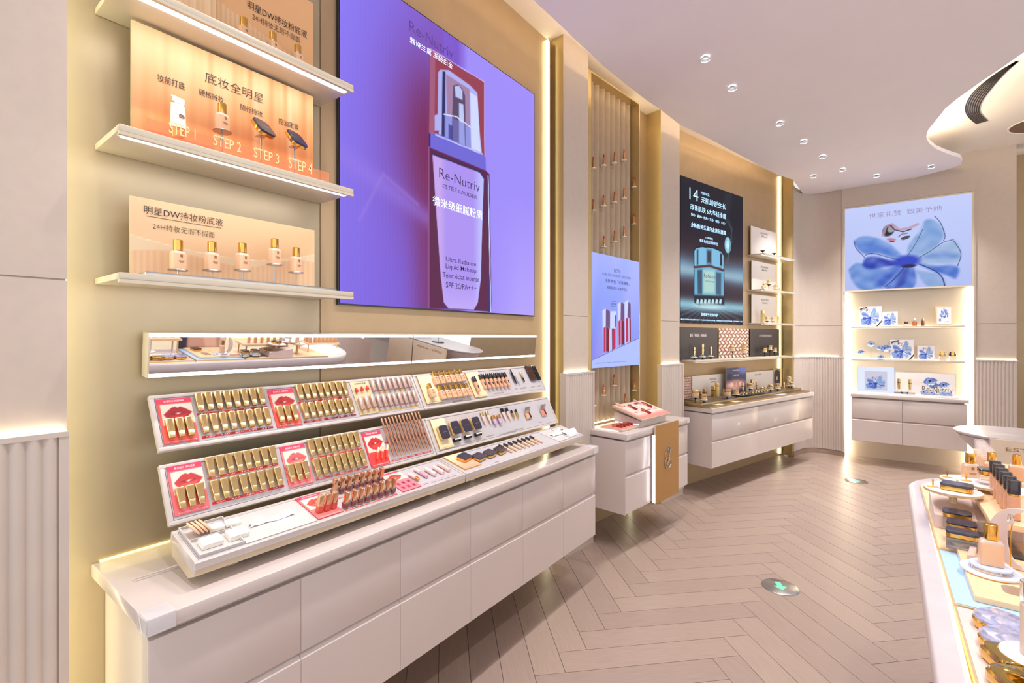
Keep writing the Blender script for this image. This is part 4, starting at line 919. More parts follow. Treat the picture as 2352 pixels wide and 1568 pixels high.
def leaf(m):
    def f(r): part('blade', m, r, lambda b: b.loft([[(x, y, z) for x, y in circ(max(w, .0006), 12, max(w * .45, .0004))] for z, w in ((0, .001), (.012, .006), (.035, .0085), (.07, .0075), (.09, .0035), (.096, .0008))]))
    return f
KIND['quill'] = ('brush_case', 'brush', leaf(BLACK)); KIND['quill2'] = ('clear_applicator', 'applicator', leaf(mat('pearl_clear', (226, 220, 226), .15, trans=.5)))
single('1R', 'quill', zr(675, 235), .048, 'black leaf-shaped brush case next to the dark-capped bottles', .007)
o = single('1R', 'quill2', zr(742, 275), .033, 'small pearly leaf-shaped applicator beside the black brush case', .006); o.scale = (.9, .9, .68)
def k_brow(r): part('handle', mat('brass_handle', (206, 172, 110), .3, metal=.8), r, lambda b: b.lathe([(.0045, .03), (.005, .032), (.005, .065), (.0045, .066)], 12)); part('bristles', BLACK, r, lambda b: b.lathe([(.0005, 0), (.004, .006), (.0045, .0298)], 12))
KIND['brow'] = ('small_brush', 'brush', k_brow); single('1R', 'brow', zr(818, 245), .033, 'short brass-handled brush with black tip beside the mascaras', .006)
# ---- middle tray, far unit
def k_cush(r):
    w = .050
    part('case', mat('cushion_gold_edge', (232, 196, 130), .22, metal=.8), r, lambda b: b.rrs([(w, .012, .004, 0), (w*1.02, .014, .004, .002), (w*1.02, .014, .004, .058), (w, .012, .004, .06)]))
    ld = part('lid', NAVY, r, lambda b: b.loft([[(x, y0_, z + .03) for x, z in rr(w*k, .06*k, .009)] for y0_, k in ((-.0072, 1.02), (-.0095, 1.02), (-.011, .96))]))
    text('estēe lauder', -.013, .013, -.002, .002, PGOLD, ld, 0, M=TR(0, -.0113, .03) @ RX(90))
KIND['cush'] = ('cushion_compact', 'compact', k_cush)
single('2R', 'cush', zc(505, 1335), .03, 'navy cushion compact lying on the cream card of the middle tray', .0135)
def k_sponge(r): part('bowl', mat('black_chrome', (30, 30, 34), .1, metal=.6), r, lambda b: b.rrs([(.040, .012, .006, 0), (.046, .016, .007, .004), (.046, .016, .007, .014), (.044, .014, .006, .016)])); part('gleam', mat('ivory_insert', (240, 232, 226), .2), r, lambda b: b.box(-.019, .019, -.0085, -.0075, .0085, .0145))  # pale bar is a highlight painted onto the black bowl
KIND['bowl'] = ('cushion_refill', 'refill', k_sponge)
for i, (cc, bb) in enumerate((((735, 1245), (785, 1480)), ((945, 1200), (1005, 1420)), ((1150, 1155), (1205, 1370)))):
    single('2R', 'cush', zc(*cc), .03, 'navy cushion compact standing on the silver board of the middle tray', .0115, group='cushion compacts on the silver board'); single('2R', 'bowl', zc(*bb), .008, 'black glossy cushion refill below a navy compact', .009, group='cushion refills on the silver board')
def k_ctube(tip, capm, h=.062, w=.0085):
    def f(r): part('tube', tip, r, lambda b: b.loft([[(x, y, z) for x, y in circ(k, 12, k * .7)] for z, k in ((0, .0008), (h*.25, w*.7), (h*.55, w), (h*.72, w))])); part('cap', capm, r, lambda b: b.lathe([(w*1.02, h*.722), (w*1.05, h), (w*.98, h + .001)], 14, ry=.75))
    return f
NUD = mat('nude_tube', (232, 200, 182), .25, coat=.4); LIL = mat('lilac_fluid', (206, 170, 214), .2, coat=.5); BLU = mat('blush_tube', (236, 196, 182), .25, coat=.4)
KIND['ct1'] = ('primer_tube', 'tube', k_ctube(NUD, PGOLD, .070)); KIND['ct3'] = ('primer_tube', 'tube', k_ctube(BLU, BLACK, .070, .0095)); KIND['ct4'] = ('dropper_vial', 'vial', k_ctube(GOLD, BLACK, .055, .006))
def k_lil(r): part('bottle', LIL, r, lambda b: b.lathe([(.004, 0), (.009, .004), (.0115, .016), (.0115, .028)], 16, ry=.7)); part('cap', GOLD, r, lambda b: b.lathe([(.0112, .0282), (.0115, .048), (.0108, .049)], 16, ry=.7))
KIND['lil'] = ('lilac_primer', 'bottle', k_lil)
row('2R', 'ct1', zr(213, 900), zr(295, 885), 2, .035, 'nude primer tube with gold cap on the middle tray', 'nude primer tubes', .007)
row('2R', 'lil', zr(378, 915), zr(462, 905), 2, .0245, 'lilac primer bottle with gold cap on the middle tray', 'lilac primers', .009)
row('2R', 'ct3', zr(530, 835), zr(600, 825), 2, .035, 'blush primer tube with black cap on the middle tray', 'blush primer tubes', .007)
row('2R', 'ct4', zr(672, 840), zr(738, 825), 2, .0275, 'gold dropper vial with black top on the middle tray', 'gold dropper vials', .006)
def k_blush(pan):
    def f(r):
        part('tray', PGOLD, r, lambda b: b.box(-.024, .024, 0, .005, 0, .034, .001))
        part('powder', pan, r, lambda b: b.box(-.021, .006, -.0012, 0, .003, .031)); part('brush', mat('dark_brush', (60, 40, 36), .6), r, lambda b: b.box(.010, .020, -.0022, 0, .003, .031, .001))
        part('lid', CHROME, r, lambda b: b.box(-.024, .024, -.004, 0, 0, .034, .001), M=TR(0, .004, .036) @ RX(38))
        part('smear', mat('blush_smear', (238, 130, 130), .6), r, lambda b: b.loft([[(.024 + x, .0062, z) for x, z in ((0, .004), (.008, .008), (.010, .02), (.006, .036), (0, .034))], [(.024 + x, .0070, z) for x, z in ((0, .004), (.008, .008), (.010, .02), (.006, .036), (0, .034))]]))
    return f
KIND['bl1'] = ('blush_compact', 'blusher', k_blush(mat('peach_blush', (240, 160, 138), .6))); KIND['bl2'] = ('blush_compact', 'blusher', k_blush(mat('rose_blush', (232, 128, 124), .6)))
single('2R', 'bl1', zr(915, 845), .017, 'open peach blush compact with mirror lid on the middle tray', .007); single('2R', 'bl2', zr(1155, 800), .017, 'open rose blush compact with mirror lid at the tray end', .007)
# ---- front tray, far unit
def k_flat(lid=NAVY):
    def f(r):
        part('case', GOLD, r, lambda b: b.rrs([(.060, .046, .009, 0), (.063, .049, .01, .002), (.063, .049, .01, .011), (.061, .047, .009, .012)])); ld = part('lid', lid, r, lambda b: b.rrs([(.063, .049, .01, .0121), (.064, .050, .01, .0145), (.061, .047, .01, .017)]))
        text('estēe lauder', -.013, .013, -.002, .002, BINK, ld, .0173)
    return f
KIND['flat'] = ('powder_case', 'compact', k_flat()); KIND['flatp'] = ('powder_case', 'compact', k_flat(mat('patterned_black_lid', (58, 44, 46), .15, metal=.3, var=.6, scale=55, coat=.5)))
flat('3R', 'flat', z5(1120, 918), 'navy powder case with gold rim lying on the peach card', .0038, 12); flat('3R', 'flat', z5(1250, 915), 'navy powder case with gold rim next to the peach card', .0, 12, 'loose powder cases'); flat('3R', 'flat', z5(1347, 883), 'navy powder case between the plain and the patterned one', .0, 12); flat('3R', 'flatp', z5(1440, 853), 'black patterned powder case with gold rim beside the concealers', .0, 12)
def k_conc(r): part('wand', mat('concealer_skin', (234, 196, 162), .2, coat=.4), r, lambda b: b.rrs([(.0085, .0085, .002, 0), (.0095, .0095, .0025, .001), (.0095, .0095, .0025, .05)], 2)); part('ring', GOLD, r, lambda b: b.rrs([(.009, .009, .002, .0502), (.009, .009, .002, .053)], 2)); part('cap', mat('aubergine_cap', (38, 26, 34), .2, coat=.5), r, lambda b: b.rrs([(.0098, .0098, .0025, .0532), (.0098, .0098, .0025, .082), (.009, .009, .002, .083)], 2))
KIND['conc'] = ('concealer_stick', 'concealer', k_conc)
row('3R', 'conc', zr(552, 1360), zr(1032, 1215), 8, .0415, 'concealer stick with dark cap lying in the row of eight on the front tray', 'concealer sticks', .0052)
F3R = TRAYS['3R'][0]; a = tloc('3R', *zr(1215, 1180))
r = thing('tissue_plate', 'white tissue dispenser plate beyond the concealers', 'tissue plate', M=F3R @ TR(a.x, 0, -.0015)); part('plate', WB_, r, lambda b: b.box(.006, TRAYS['3R'][3] - .136 - a.x, .014, TRAYS['3R'][4] - .014, 0, .002))
part('tissue', TIS, r, lambda b: crumple(b, [(.0 + t * .1, a.y, hh) for t, hh in ((.3, .004), (.5, .010), (.75, .026), (1.0, .042), (1.2, .02))], .03, 9), ang=60)
r = thing('cotton_swab_box', 'small white box with a folded tissue at the pillar end of the front tray', 'box', M=F3R @ TR(TRAYS['3R'][3] - .13, .02, -.0015))
part('box', WB_, r, lambda b: b.box(0, .112, 0, .122, 0, .003)); part('folded_tissue', TIS, r, lambda b: crumple(b, [(.01 + t * .1, .05 - t * .01, hh) for t, hh in ((0, .006), (.3, .018), (.6, .014), (1., .02))], .06, 5), ang=60); part('swab', GOLD, r, lambda b: b.tube([(.02, .10, .008), (.05, .085, .008)], .003, 8)); part('swab_tip', BLACK, r, lambda b: b.tube([(.05, .085, .008), (.058, .081, .008)], .003, 8))

# ================================================================== LIP BAY
x0, x1 = xi + .001, xr - .001; y0, y1 = 1.185, 1.999
ls = thing('lip_screen', 'tall pale blue screen with red lip glosses inside the corrugated bay', 'screen', M=FB @ TR(x0, y0, 0))
w, h = x1 - x0, y1 - y0
part('case', BLACK, ls, lambda b: b.box(0, w, 0, h, -.03, -.0005))
def bq(px, py): p = bloc(px, py); return (p.x - x0, p.y - y0)
zp = Z3(5.226, 1340, 560)
def BQ(*L): return [bq(*zp(x, y)) for x, y in L]
def paint_lip(U, V):
    c = Cv(U, V, w, h); c.grad((120, 136, 240), (168, 184, 255), V * .8 + .2 * U)
    c.put(np.clip(.5 + .5 * np.sin(c.x * 9 - c.y * 7 + np.sin(c.x * 14)), 0, 1) * .35, (196, 190, 252)); c.put(np.clip(.4 - V, 0, 1) * np.clip(1 - U * 2, 0, 1), (150, 110, 226))
    c.poly(BQ((100, 1397), (672, 1128), (676, 1450), (100, 1495)), (176, 192, 255)); c.line(BQ((100, 1397), (672, 1128)), .002, (84, 96, 180))
    def gl(P, cap, red, dk):
        c.poly(BQ(*P), (206, 216, 255), .006); c.poly(BQ(*cap), (110, 78, 130), .006); c.poly(BQ(*red), (196, 38, 86), .006); c.poly(BQ(*dk), (122, 22, 56), .006)
    gl([(228, 800), (268, 772), (318, 806), (322, 1020), (316, 1296), (272, 1285), (236, 1322)], [(270, 778), (318, 808), (318, 1020), (268, 985)], [(242, 1010), (268, 985), (268, 1286), (242, 1310)], [(272, 988), (310, 1020), (308, 1298), (272, 1288)])
    gl([(322, 808), (395, 808), (398, 1260), (322, 1285)], [(378, 850), (395, 860), (388, 1005), (376, 1000)], [(342, 1016), (386, 1016), (386, 1256), (344, 1276)], [(342, 1016), (352, 1014), (354, 1272), (344, 1276)])
    gl([(408, 725), (448, 690), (490, 725), (492, 930), (488, 1210), (455, 1200), (420, 1236)], [(450, 694), (490, 724), (490, 925), (446, 905)], [(420, 930), (448, 900), (448, 1200), (424, 1226)], [(454, 904), (490, 930), (492, 1208), (454, 1212)])
    gl([(494, 700), (536, 670), (564, 720), (570, 905), (572, 1172), (545, 1178), (500, 1202)], [(540, 690), (566, 722), (568, 912), (528, 870)], [(508, 898), (538, 878), (540, 1168), (510, 1186)], [(550, 880), (568, 915), (570, 1172), (552, 1174)])
    return c.out()
picture('picture', w, h, 130, 160, paint_lip, SCREEN, ls, z=.0005)
LNV = mat('screen_navy_letters', (24, 26, 84), .5, emit=.6)
def bt(s, l, t, b0_, r_, thin=0.):
    a = bq(*zp(l, b0_)); c = bq(*zp(r_, b0_)); d = bq(*zp(l, t)); text(s, a[0], c[0], a[1], d[1], LNV, ls, .002, thin=thin)
bt('NEW', 365, 297, 340, 438, -.004); bt('PURE COLOR DEWY LIP COLOR', 228, 342, 372, 565, -.002); bt('全新 绝色「云裳唇釉」', 258, 415, 458, 545, .006); bt('轻盈如流云 似露更柔光', 282, 503, 537, 520, .006); bt('#599', 330, 705, 738, 384, 0); bt('*产品图仅供参考以实物为准，请以专柜实际产品为准', 130, 1428, 1440, 508, 0)
for yy in (690, 748): part('rule', LNV, ls, lambda b: b.box(bq(*zp(332, yy))[0], bq(*zp(384, yy))[0], bq(*zp(332, yy))[1], bq(*zp(332, yy))[1] + .002, .0008, .0018))

# pegs with open lipsticks
def k_peg(r):
    part('plate', mat('ivory_peg_plate', (236, 226, 208), .35), r, lambda b: b.loft([[(x, y, z) for x, y in circ(.021 * k, 20)] for z, k in ((-.005, .92), (-.003, 1), (0, 1))]))
    part('arm', GOLDP, r, lambda b: b.box(-.003, .003, .015, .044, -.006, -.003))
    part('hook', GOLDP, r, lambda b: b.tube([(.004, .004, -.005), (.004, .004, -.018), (.003, .009, -.030), (.001, .018, -.036), (0, .026, -.034)], .0018, 6))
def k_open(r):
    part('case', RGOLD, r, lambda b: b.rrs([(.0125, .0125, .003, 0), (.0135, .0135, .003, .001), (.0135, .0135, .003, .031), (.013, .013, .003, .032)], 2)); part('collar', GOLD, r, lambda b: b.rrs([(.0105, .0105, .003, .032), (.0105, .0105, .003, .052)], 2))
    part('bullet', mat('lipstick_red', (186, 30, 34), .35, coat=.4), r, lambda b: b.loft([[(x, y + s, z) for x, y in circ(k, 14)] for z, k, s in ((.052, .0048, 0), (.062, .0048, 0), (.068, .0042, .0006), (.0735, .0018, .002))]))
KIND.update(peg=('lipstick_peg', 'peg shelf', k_peg), open=('open_lipstick', 'lipstick', k_open))
za = Z3(3.406, 1340, 140); zb_ = Z3(9.046, 1340, 840)
A3 = [za(*p) for p in ((77, 838), (160, 816), (243, 796), (318, 774))]; A4 = [za(395, 985), za(395, 1274)]; A5 = [za(*p) for p in ((77, 1168), (158, 1133), (243, 1103), (318, 1073))]; A6 = [za(*p) for p in ((160, 1453), (243, 1411), (318, 1373))]
A7 = [zb_(*p) for p in ((210, 818), (420, 602), (640, 400), (1050, 498), (868, 792))]
for P, wd in ((A3, 'top row of the corrugated bay'), (A4, 'last flute of the corrugated bay'), (A5, 'second row of the corrugated bay'), (A6, 'third row, just above the pale blue screen'), (A7, 'corrugated back below the pale blue screen')):
    for p in P:
        c = onW(*p, PB, AB, -.041)
        put('peg', SF(c, AB), 'small round ivory peg shelf on the ' + wd, 'pegs: ' + wd); put('open', SF(c + Vector((0, 0, .0004)), AB, 1.12), 'open red lipstick on a peg, ' + wd, 'open lipsticks: ' + wd)

# lip cabinet
LO = Vector((2.901, 1.273, 0)); FL = SF(LO, AB); FLi = FL.inverted(); LL, LD = .907, .33
lc = thing('lip_cabinet', 'short white two-drawer cabinet with a gold front panel below the lip bay', 'cabinet', M=FL)
part('carcass', WHITE, lc, lambda b: b.box(.006, LL - .006, .03, LD, .262, .733))
for xa, xb in ((.004, .318), (.695, LL - .004)):
    for i, zz in enumerate(((.268, .503), (.519, .727))): part('drawer_front', WHITE, lc, lambda b: pull_front(b, xa, xb, .012, *zz, i == 0))
part('side_panel', WHITE, lc, lambda b: b.box(.0, .0055, .013, LD - .005, .262, .733))
part('panel_light', LEDW, lc, lambda b: b.box(.3265, .3308, -.018, -.002, .270, .7325))
part('panel_light', LEDW, lc, lambda b: b.box(.680, .684, -.012, .008, .270, .7325))
gpn = part('gold_panel', mat('brushed_gold_panel', (186, 142, 84), .36, metal=.55, var=.03, scale=120, stretch=(1, 1, 12)), lc, lambda b: b.box(.334, .678, -.022, -.010, .262, .792))
part('panel_edge', SHELFM, lc, lambda b: b.box(.331, .3338, -.022, -.0125, .262, .792))
def emb(b):
    def arc(cx, cz, rx, rz, a0, a1, n=14): return [(.505 + 1.45 * (cx - .505 + rx * math.cos(math.radians(a0 + (a1 - a0) * i / n))), -.026, .545 + 1.3 * (cz - .545 + rz * math.sin(math.radians(a0 + (a1 - a0) * i / n)))) for i in range(n + 1)]
    ex, ez = .505, .545; K = 1.45
    b.tube(arc(ex + .004, ez + .022, .028, .026, 60, 300), .0028, 6); b.tube(arc(ex + .002, ez - .024, .032, .028, 70, 330), .0028, 6)
    b.tube([(ex + K * x_, -.026, ez + 1.3 * z_) for x_, z_ in ((.02, .058), (.03, .05), (.02, .02), (-.004, -.03), (-.018, -.05), (-.002, -.056), (.03, -.046))], .0028, 6)
    b.tube(arc(ex + .018, ez + .046, .012, .016, 0, 350), .0024, 6); b.tube(arc(ex + .02, ez - .03, .022, .018, -80, 200), .0024, 6)
part('monogram', CHROME, lc, emb)['kind'] = 'stuff'
lw = thing('lip_worktop', 'short white worktop glowing under coral lipstick trays', 'worktop', M=FL @ TR(0, 0, .7335))
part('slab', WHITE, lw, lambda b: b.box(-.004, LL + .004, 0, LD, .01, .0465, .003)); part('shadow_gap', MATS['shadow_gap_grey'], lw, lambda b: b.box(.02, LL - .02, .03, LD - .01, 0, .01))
bx('worktop_light', LEDW, lw, .05, .33, .10, .25, .0467, .0475)
def cg(M, sx, label):
    r = thing('corner_guard', label, 'corner guard', M=M)
    part('shell', GUARD, r, lambda b: (b.box(min(0, sx*.045), max(0, sx*.045), 0, .045, .0004, .003, .001), b.box(min(0, sx*.045), max(0, sx*.045), -.003, -.0004, -.034, .003, .001)))
cg(FL @ TR(-.004, 0, .78), 1, 'clear plastic guard on the corner of the lip worktop facing the long counter'); cg(FL @ TR(LL + .004, 0, .78), -1, 'clear plastic guard on the corner of the lip worktop facing the skincare cabinet')
COR = mat('coral_card', (240, 140, 128), .5)
def paint_mod(U, V):
    c = Cv(U, V, 1.4, 1.); c.grad((244, 170, 156), (246, 196, 180), V)
    for i in range(4):
        xx = .1 + i * .33; c.poly([(xx, .12), (xx + .28, .12), (xx + .28, .92), (xx, .92)], (250, 214, 204), .01); lips(c, xx + .14, .3, .18, .10, (206, 70, 66), (226, 110, 100)); c.ell(xx + .14, .84, .1, .05, (90, 50, 60), .3)
    return c.out()
def lip_tray(M, L, D, label, pic, th=.014):
    r = thing('lip_tray', label, 'display tray', M=M); part('board', SHELFM, r, lambda b: b.box(0, L, 0, D, 0, th, .001)); part('card', COR, r, lambda b: b.box(.006, L - .006, .006, D - .006, th, th + .002))
    if pic: picture('picture', L - .02, D - .05, 70, 40, pic, PRINT, r, TR(.01, .042, th + .002), z=.0006)
    return r
t0 = Vector((.055, .07, .7812)); r = lip_tray(FL @ TR(*t0), .235, .17, 'flat coral tray with four wine lipsticks on the lip worktop', None)
def k_wine(r):
    part('bottle', mat('wine_lip_gloss', (150, 36, 46), .12, coat=.6), r, lambda b: b.rrs([(.013, .013, .003, 0), (.015, .015, .003, .001), (.015, .015, .003, .042)], 2)); part('cap', RGOLD, r, lambda b: b.rrs([(.0148, .0148, .003, .0425), (.0148, .0148, .003, .078), (.013, .013, .003, .079)], 2))
KIND['wine'] = ('lip_lacquer', 'lip gloss', k_wine)
for i in range(4): put('wine', FL @ TR(*t0) @ TR(.055 + i * .045, .03, .0242) @ RX(-90), 'wine red lip lacquer with rose gold cap lying on the flat coral tray', 'lacquers on the flat coral tray')
# sloping tray on a white riser
pA = onW(1476.5, 968.2, LO - nrm(AB) * 0 + Vector((0, .035, 0)), AB); pB_ = onW(1541, 949.4, (pA.x, pA.y), AB); a = FLi @ pA; c = FLi @ pB_
pk = hit(1404.7, 935, pA, dirv(AB)); k = FLi @ pk; Lr = c.x - a.x; dv = k - a; Dr = dv.length; ang = math.degrees(math.atan2(dv.z, dv.y))
MT = FL @ TR(a.x, a.y, a.z) @ RX(ang)
r = lip_tray(MT, Lr, Dr, 'sloping coral tray with model pictures, glosses and a lipstick', paint_mod)
rs = thing('lip_riser', 'white wedge riser carrying the sloping coral tray', 'display riser', M=FL)
yb = k.y - .01; part('wedge', WHITE, rs, lambda b: b.loft([[(xx, y, z) for y, z in ((a.y + .03, .7812), (yb, .7812), (yb, .7812 + max(.03, k.z - .7812 - .03)), (a.y + .03, .7812 + max(.012, a.z - .7812 - .003)))] for xx in (a.x + .02, c.x - .02)])); part('glow', LEDW, rs, lambda b: b.box(a.x + .019, a.x + .0199, a.y + .04, yb - .01, .785, .80))
for i, (xx, yy, kk, l) in enumerate(((.30, .62, 'wine', 'wine lip lacquer lying across the sloping coral tray'), (.80, .60, 'wine', 'wine lip lacquer lying at the skincare side of the sloping tray'), (.42, .30, 'wine', 'wine lip lacquer lying at the front of the sloping tray'), (.72, .88, 'lstick', 'nude pink stick lying at the back of the sloping tray'), (.12, .9, 'lstick', 'nude pink stick lying at the raised corner of the sloping tray'))):
    put(kk, MT @ TR(Lr * xx, Dr * yy - .035, .0242) @ RX(-90) @ RZ(45 * 0), l)
r = thing('caddy_dish', 'small grey dish at the skincare side of the sloping coral tray', 'dish', M=FL @ TR(.62, .12, .781)); part('dish', CHROME, r, lambda b: b.lathe([(.02, 0), (.03, .015), (.031, .02), (.027, .018), (.001, .006)], 20))

# ================================================================== SKINCARE BAY
cs0, cs1 = cloc(1562, 745), cloc(1705, 453); sx0 = .0; 
cx0, cx1, cy0, cy1 = min(cs0.x, cs1.x), cs1.x, 1.5 * 0 + cloc(1705, 746).y, cloc(1705, 453).y
ss = thing('skincare_screen', 'dark screen with a glowing blue glass jar in the skincare bay', 'screen', M=FC @ TR(cx0, cy0, .006)); w, h = cx1 - cx0, cy1 - cy0
part('case', BLACK, ss, lambda b: b.box(0, w, 0, h, -.006, 0))
zq = Z3(4.125, 1540, 380)
def cq(px, py): p = cloc(px, py, .006); return (p.x - cx0, p.y - cy0)
def CQ(*L): return [cq(*zq(x, y)) for x, y in L]
def paint_care(U, V):
    c = Cv(U, V, w, h); c.grad((34, 26, 40), (26, 26, 40), V)
    yb = cq(*zq(380, 1000))[1]; c.put(np.exp(-((c.y - yb) / .11) ** 2) * .95 * (.5 + .5 * np.clip(np.abs(U - .45) * 2.4, 0, 1)), (96, 190, 240)); c.put(np.exp(-((c.y - yb + .02) / .05) ** 2), (150, 226, 255))
    c.put(np.exp(-((c.y - yb) / .3) ** 2) * .35, (140, 84, 80)); yf = cq(*zq(380, 1330))[1]; c.put(np.exp(-((c.y - yf) / .06) ** 2) * .9, (150, 206, 226))
    p0 = cq(*zq(360, 1310))
    for i in range(14):
        a = math.radians(200 + i * 11); c.line([p0, (p0[0] + 1.2 * math.cos(a), p0[1] + .55 * math.sin(a))], .004, (170, 220, 236), .02, .35)
    c.ell(*cq(*zq(543, 755)), .065, .085, (120, 190, 216), .1); c.ell(*cq(*zq(543, 755)), .03, .045, (190, 232, 244), .6)
    for i in range(10):
        a = i * .628; q0 = cq(*zq(543, 755)); c.line([q0, (q0[0] + .055 * math.cos(a), q0[1] + .075 * math.sin(a))], .003, (230, 248, 255), .006, .8)
    for d in range(7): c.line(CQ((530 + d * 8, 270), (480 + d * 12, 440 + d * 10), (570 + d * 3, 600), (588 - d * 5, 720), (520 + d * 5, 930)), .002, (70, 120, 116), .01, .5)
    body = CQ((222, 985), (222, 1250), (232, 1300), (270, 1330), (480, 1335), (508, 1325), (508, 1020), (490, 985), (370, 955), (260, 955))
    c.poly(body, (104, 172, 206)); c.poly(CQ((255, 990), (300, 985), (300, 1220), (258, 1215)), (60, 80, 104), .02); c.poly(CQ((430, 1010), (480, 1020), (478, 1230), (430, 1220)), (70, 96, 120), .02); c.poly(CQ((310, 985), (420, 990), (420, 1215), (310, 1210)), (176, 214, 206), .05)
    c.poly(CQ((222, 1225), (508, 1235), (505, 1320), (270, 1325), (230, 1300)), (30, 32, 44), .02)
    for i in range(7): x_ = 250 + i * 36; c.poly(CQ((x_, 1262), (x_ + 20, 1270), (x_ + 16, 1310), (x_ - 8, 1305)), (190, 226, 240), .01)
    lid = CQ((222, 960), (222, 812), (236, 782), (290, 768), (400, 778), (480, 812), (504, 850), (504, 990), (480, 968), (370, 948), (270, 950))
    c.poly(lid, (128, 190, 226)); c.poly(CQ((345, 800), (385, 805), (385, 930), (345, 925)), (50, 36, 46), .04, .85); c.poly(CQ((250, 800), (262, 795), (262, 935), (250, 940)), (40, 50, 66), .02); c.poly(CQ((470, 830), (488, 840), (488, 950), (470, 945)), (30, 30, 44), .02)
    c.line(CQ((222, 960), (222, 812), (236, 782), (290, 768), (400, 778), (480, 812), (504, 850), (504, 990)), .006, (20, 18, 26)); c.line(CQ((224, 962), (370, 950), (505, 995)), .012, (90, 50, 60)); c.line(CQ((222, 985), (222, 1250), (232, 1300)), .006, (20, 26, 36)); c.line(CQ((508, 1020), (508, 1325)), .006, (20, 26, 36))
    c.ell(*cq(*zq(370, 1330)), .25, .03, (206, 236, 240), .8, 0, .7)
    return c.out()
picture('picture', w, h, 190, 220, paint_care, SCREEN, ss, z=.0006)
SBL = mat('screen_ice_letters', (170, 216, 255), .5, emit=1.0)
def ct(s, l, t, b0_, r_, m=SBL, thin=0.):
    a = cq(*zq(l, b0_)); c = cq(*zq(r_, b0_)); d = cq(*zq(l, t)); text(s, a[0], c[0], a[1], d[1], m, ss, .0025, thin=thin)
ct('14', 178, 205, 318, 262, thin=-.01); ct('开始可见', 286, 243, 270, 367); ct('天肌龄逆生长', 286, 292, 350, 525); ct('改善肌肤 6大年轻维度', 188, 360, 415, 525); ct('弹性+  紧致+  焕亮+  净透+  细腻+  丰盈+', 192, 448, 475, 520); ct('全新雅诗兰黛白金黑钻面霜', 190, 534, 580, 524, thin=.004); ct('11项专利', 330, 672, 692, 398); ct('革新色提因逆龄科技', 272, 692, 722, 452); ct('灵感源于逆龄科学', 286, 1395, 1425, 446); ct('Re-Nutriv', 315, 1022, 1062, 424, SDK, -.006); ct('ESTĒE LAUDER', 325, 1080, 1100, 415, SDK); ct('雅诗兰黛白金级黑钻面霜使用十四天后可见肌肤状态改善，数据来自第三方机构测试结果，实际效果因人而异', 96, 1448, 1462, 680)

# shelf with three panels, three small shelves with panels
DKM = mat('dark_bronze_board', (92, 78, 66), .35, metal=.3); EDG = mat('bronze_gold_edge', (170, 146, 100), .32, metal=.7)
zsh = cloc(1579, 829, .17).y
sr = shelf(zsh - .018, cx0 - .02, cloc(1822, 823, .17).x, -.17, -.002, 'long champagne shelf with three panels in the skincare bay', th=.018, M=FC @ RX(0) @ Matrix(((1, 0, 0, 0), (0, 0, 1, 0), (0, -1, 0, 0), (0, 0, 0, 1))), led=LEDC, ys=.01)
def cpanel(l, r_, z0, z1, off, fn, label, nx=20, ny=20, edge=EDG, name='display_backdrop'):
    a = cloc(l, 800, off).x; c = cloc(r_, 800, off).x; o = thing(name, label, 'panel', M=FC @ TR(a, z0, off))
    part('board', edge, o, lambda b: b.box(0, c - a, 0, z1 - z0, -.010, -.0004)); picture('picture', c - a - .006, z1 - z0 - .006, nx, ny, fn, PRINT, o, TR(.003, .003, 0), z=0); return o, a, c - a
def dk(U, V): c = Cv(U, V); c.grad((52, 46, 50), (74, 64, 66), V); return c.out()
def wh(U, V): c = Cv(U, V); c.grad((226, 216, 210), (238, 230, 226), V); return c.out()
def chain(U, V):
    c = Cv(U, V, 1., 1.); rs = np.random.RandomState(4)
    c.grad((112, 70, 56), (140, 92, 74), V)
    for i in range(9):
        for j in range(9):
            x, y = (j + .5 * (i % 2)) / 8.2, (i + .3) / 8.4; c.ell(x, y, .070, .034, (246, 218, 206) if (i + j) % 3 else (232, 186, 172), .35, .75 if i % 2 else 2.3)
    return c.out()
zt0 = zsh + .0006
pz1 = cloc(1562, 751, .03).y
o, a, wd = cpanel(1562.5, 1648, zt0, pz1, .03, dk, 'dark panel with white title and three gold serums on the long shelf', edge=BLACK); text('革新「色提因」逆龄科技', wd * .24, wd * .68, (pz1 - zt0) * .70, (pz1 - zt0) * .80, WINK, o, .002)
o, a, wd = cpanel(1651, 1720, zt0, pz1, .03, chain, 'panel printed with pale pink woven petals on the long shelf', 90, 70)
o, a, wd = cpanel(1722, 1790, zt0, pz1, .03, dk, 'dark panel with white title behind three gold jars on the long shelf', edge=BLACK); text('11项专利提因逆龄科学', wd * .30, wd * .72, (pz1 - zt0) * .70, (pz1 - zt0) * .80, WINK, o, .002)
zk = Z3(6.03, 1700, 500)
sx_l = cloc(1715, 600, 0).x; sx_r = cloc(1822, 600, .17).x; shz = []
for i, (yy, l) in enumerate(((586, 'upper small shelf of the skincare bay carrying black cup stands'), (666, 'middle small shelf of the skincare bay carrying tilted jars'), (742, 'lower small shelf of the skincare bay carrying a tall golden bottle'))):
    z = cloc(1715, yy, 0).y; shz.append(z)
    shelf(z - .014, sx_l, sx_r, -.19, -.002, l, th=.016, M=FC @ Matrix(((1, 0, 0, 0), (0, 0, 1, 0), (0, -1, 0, 0), (0, 0, 0, 1))), led=LEDW, ys=.02)
    zt_ = cloc(1726, (518, 597, 675)[i], .03).y
    o, a, wd = cpanel((1725, 1727, 1727)[i], (1783, 1782, 1783)[i], z + .0026, zt_, .03, wh, ('white framed panel behind the black cup stands', 'white framed panel behind the tilted jars', 'white framed panel behind the tall golden bottle')[i], 4, 4, SHELFM)
    hh = zt_ - z; text('RE-NUTRIV', wd * .36, wd * .66, hh * .80, hh * .86, GINK, o, .002); text('黑钻系列', wd * .4, wd * .62, hh * .70, hh * .75, INK, o, .002)

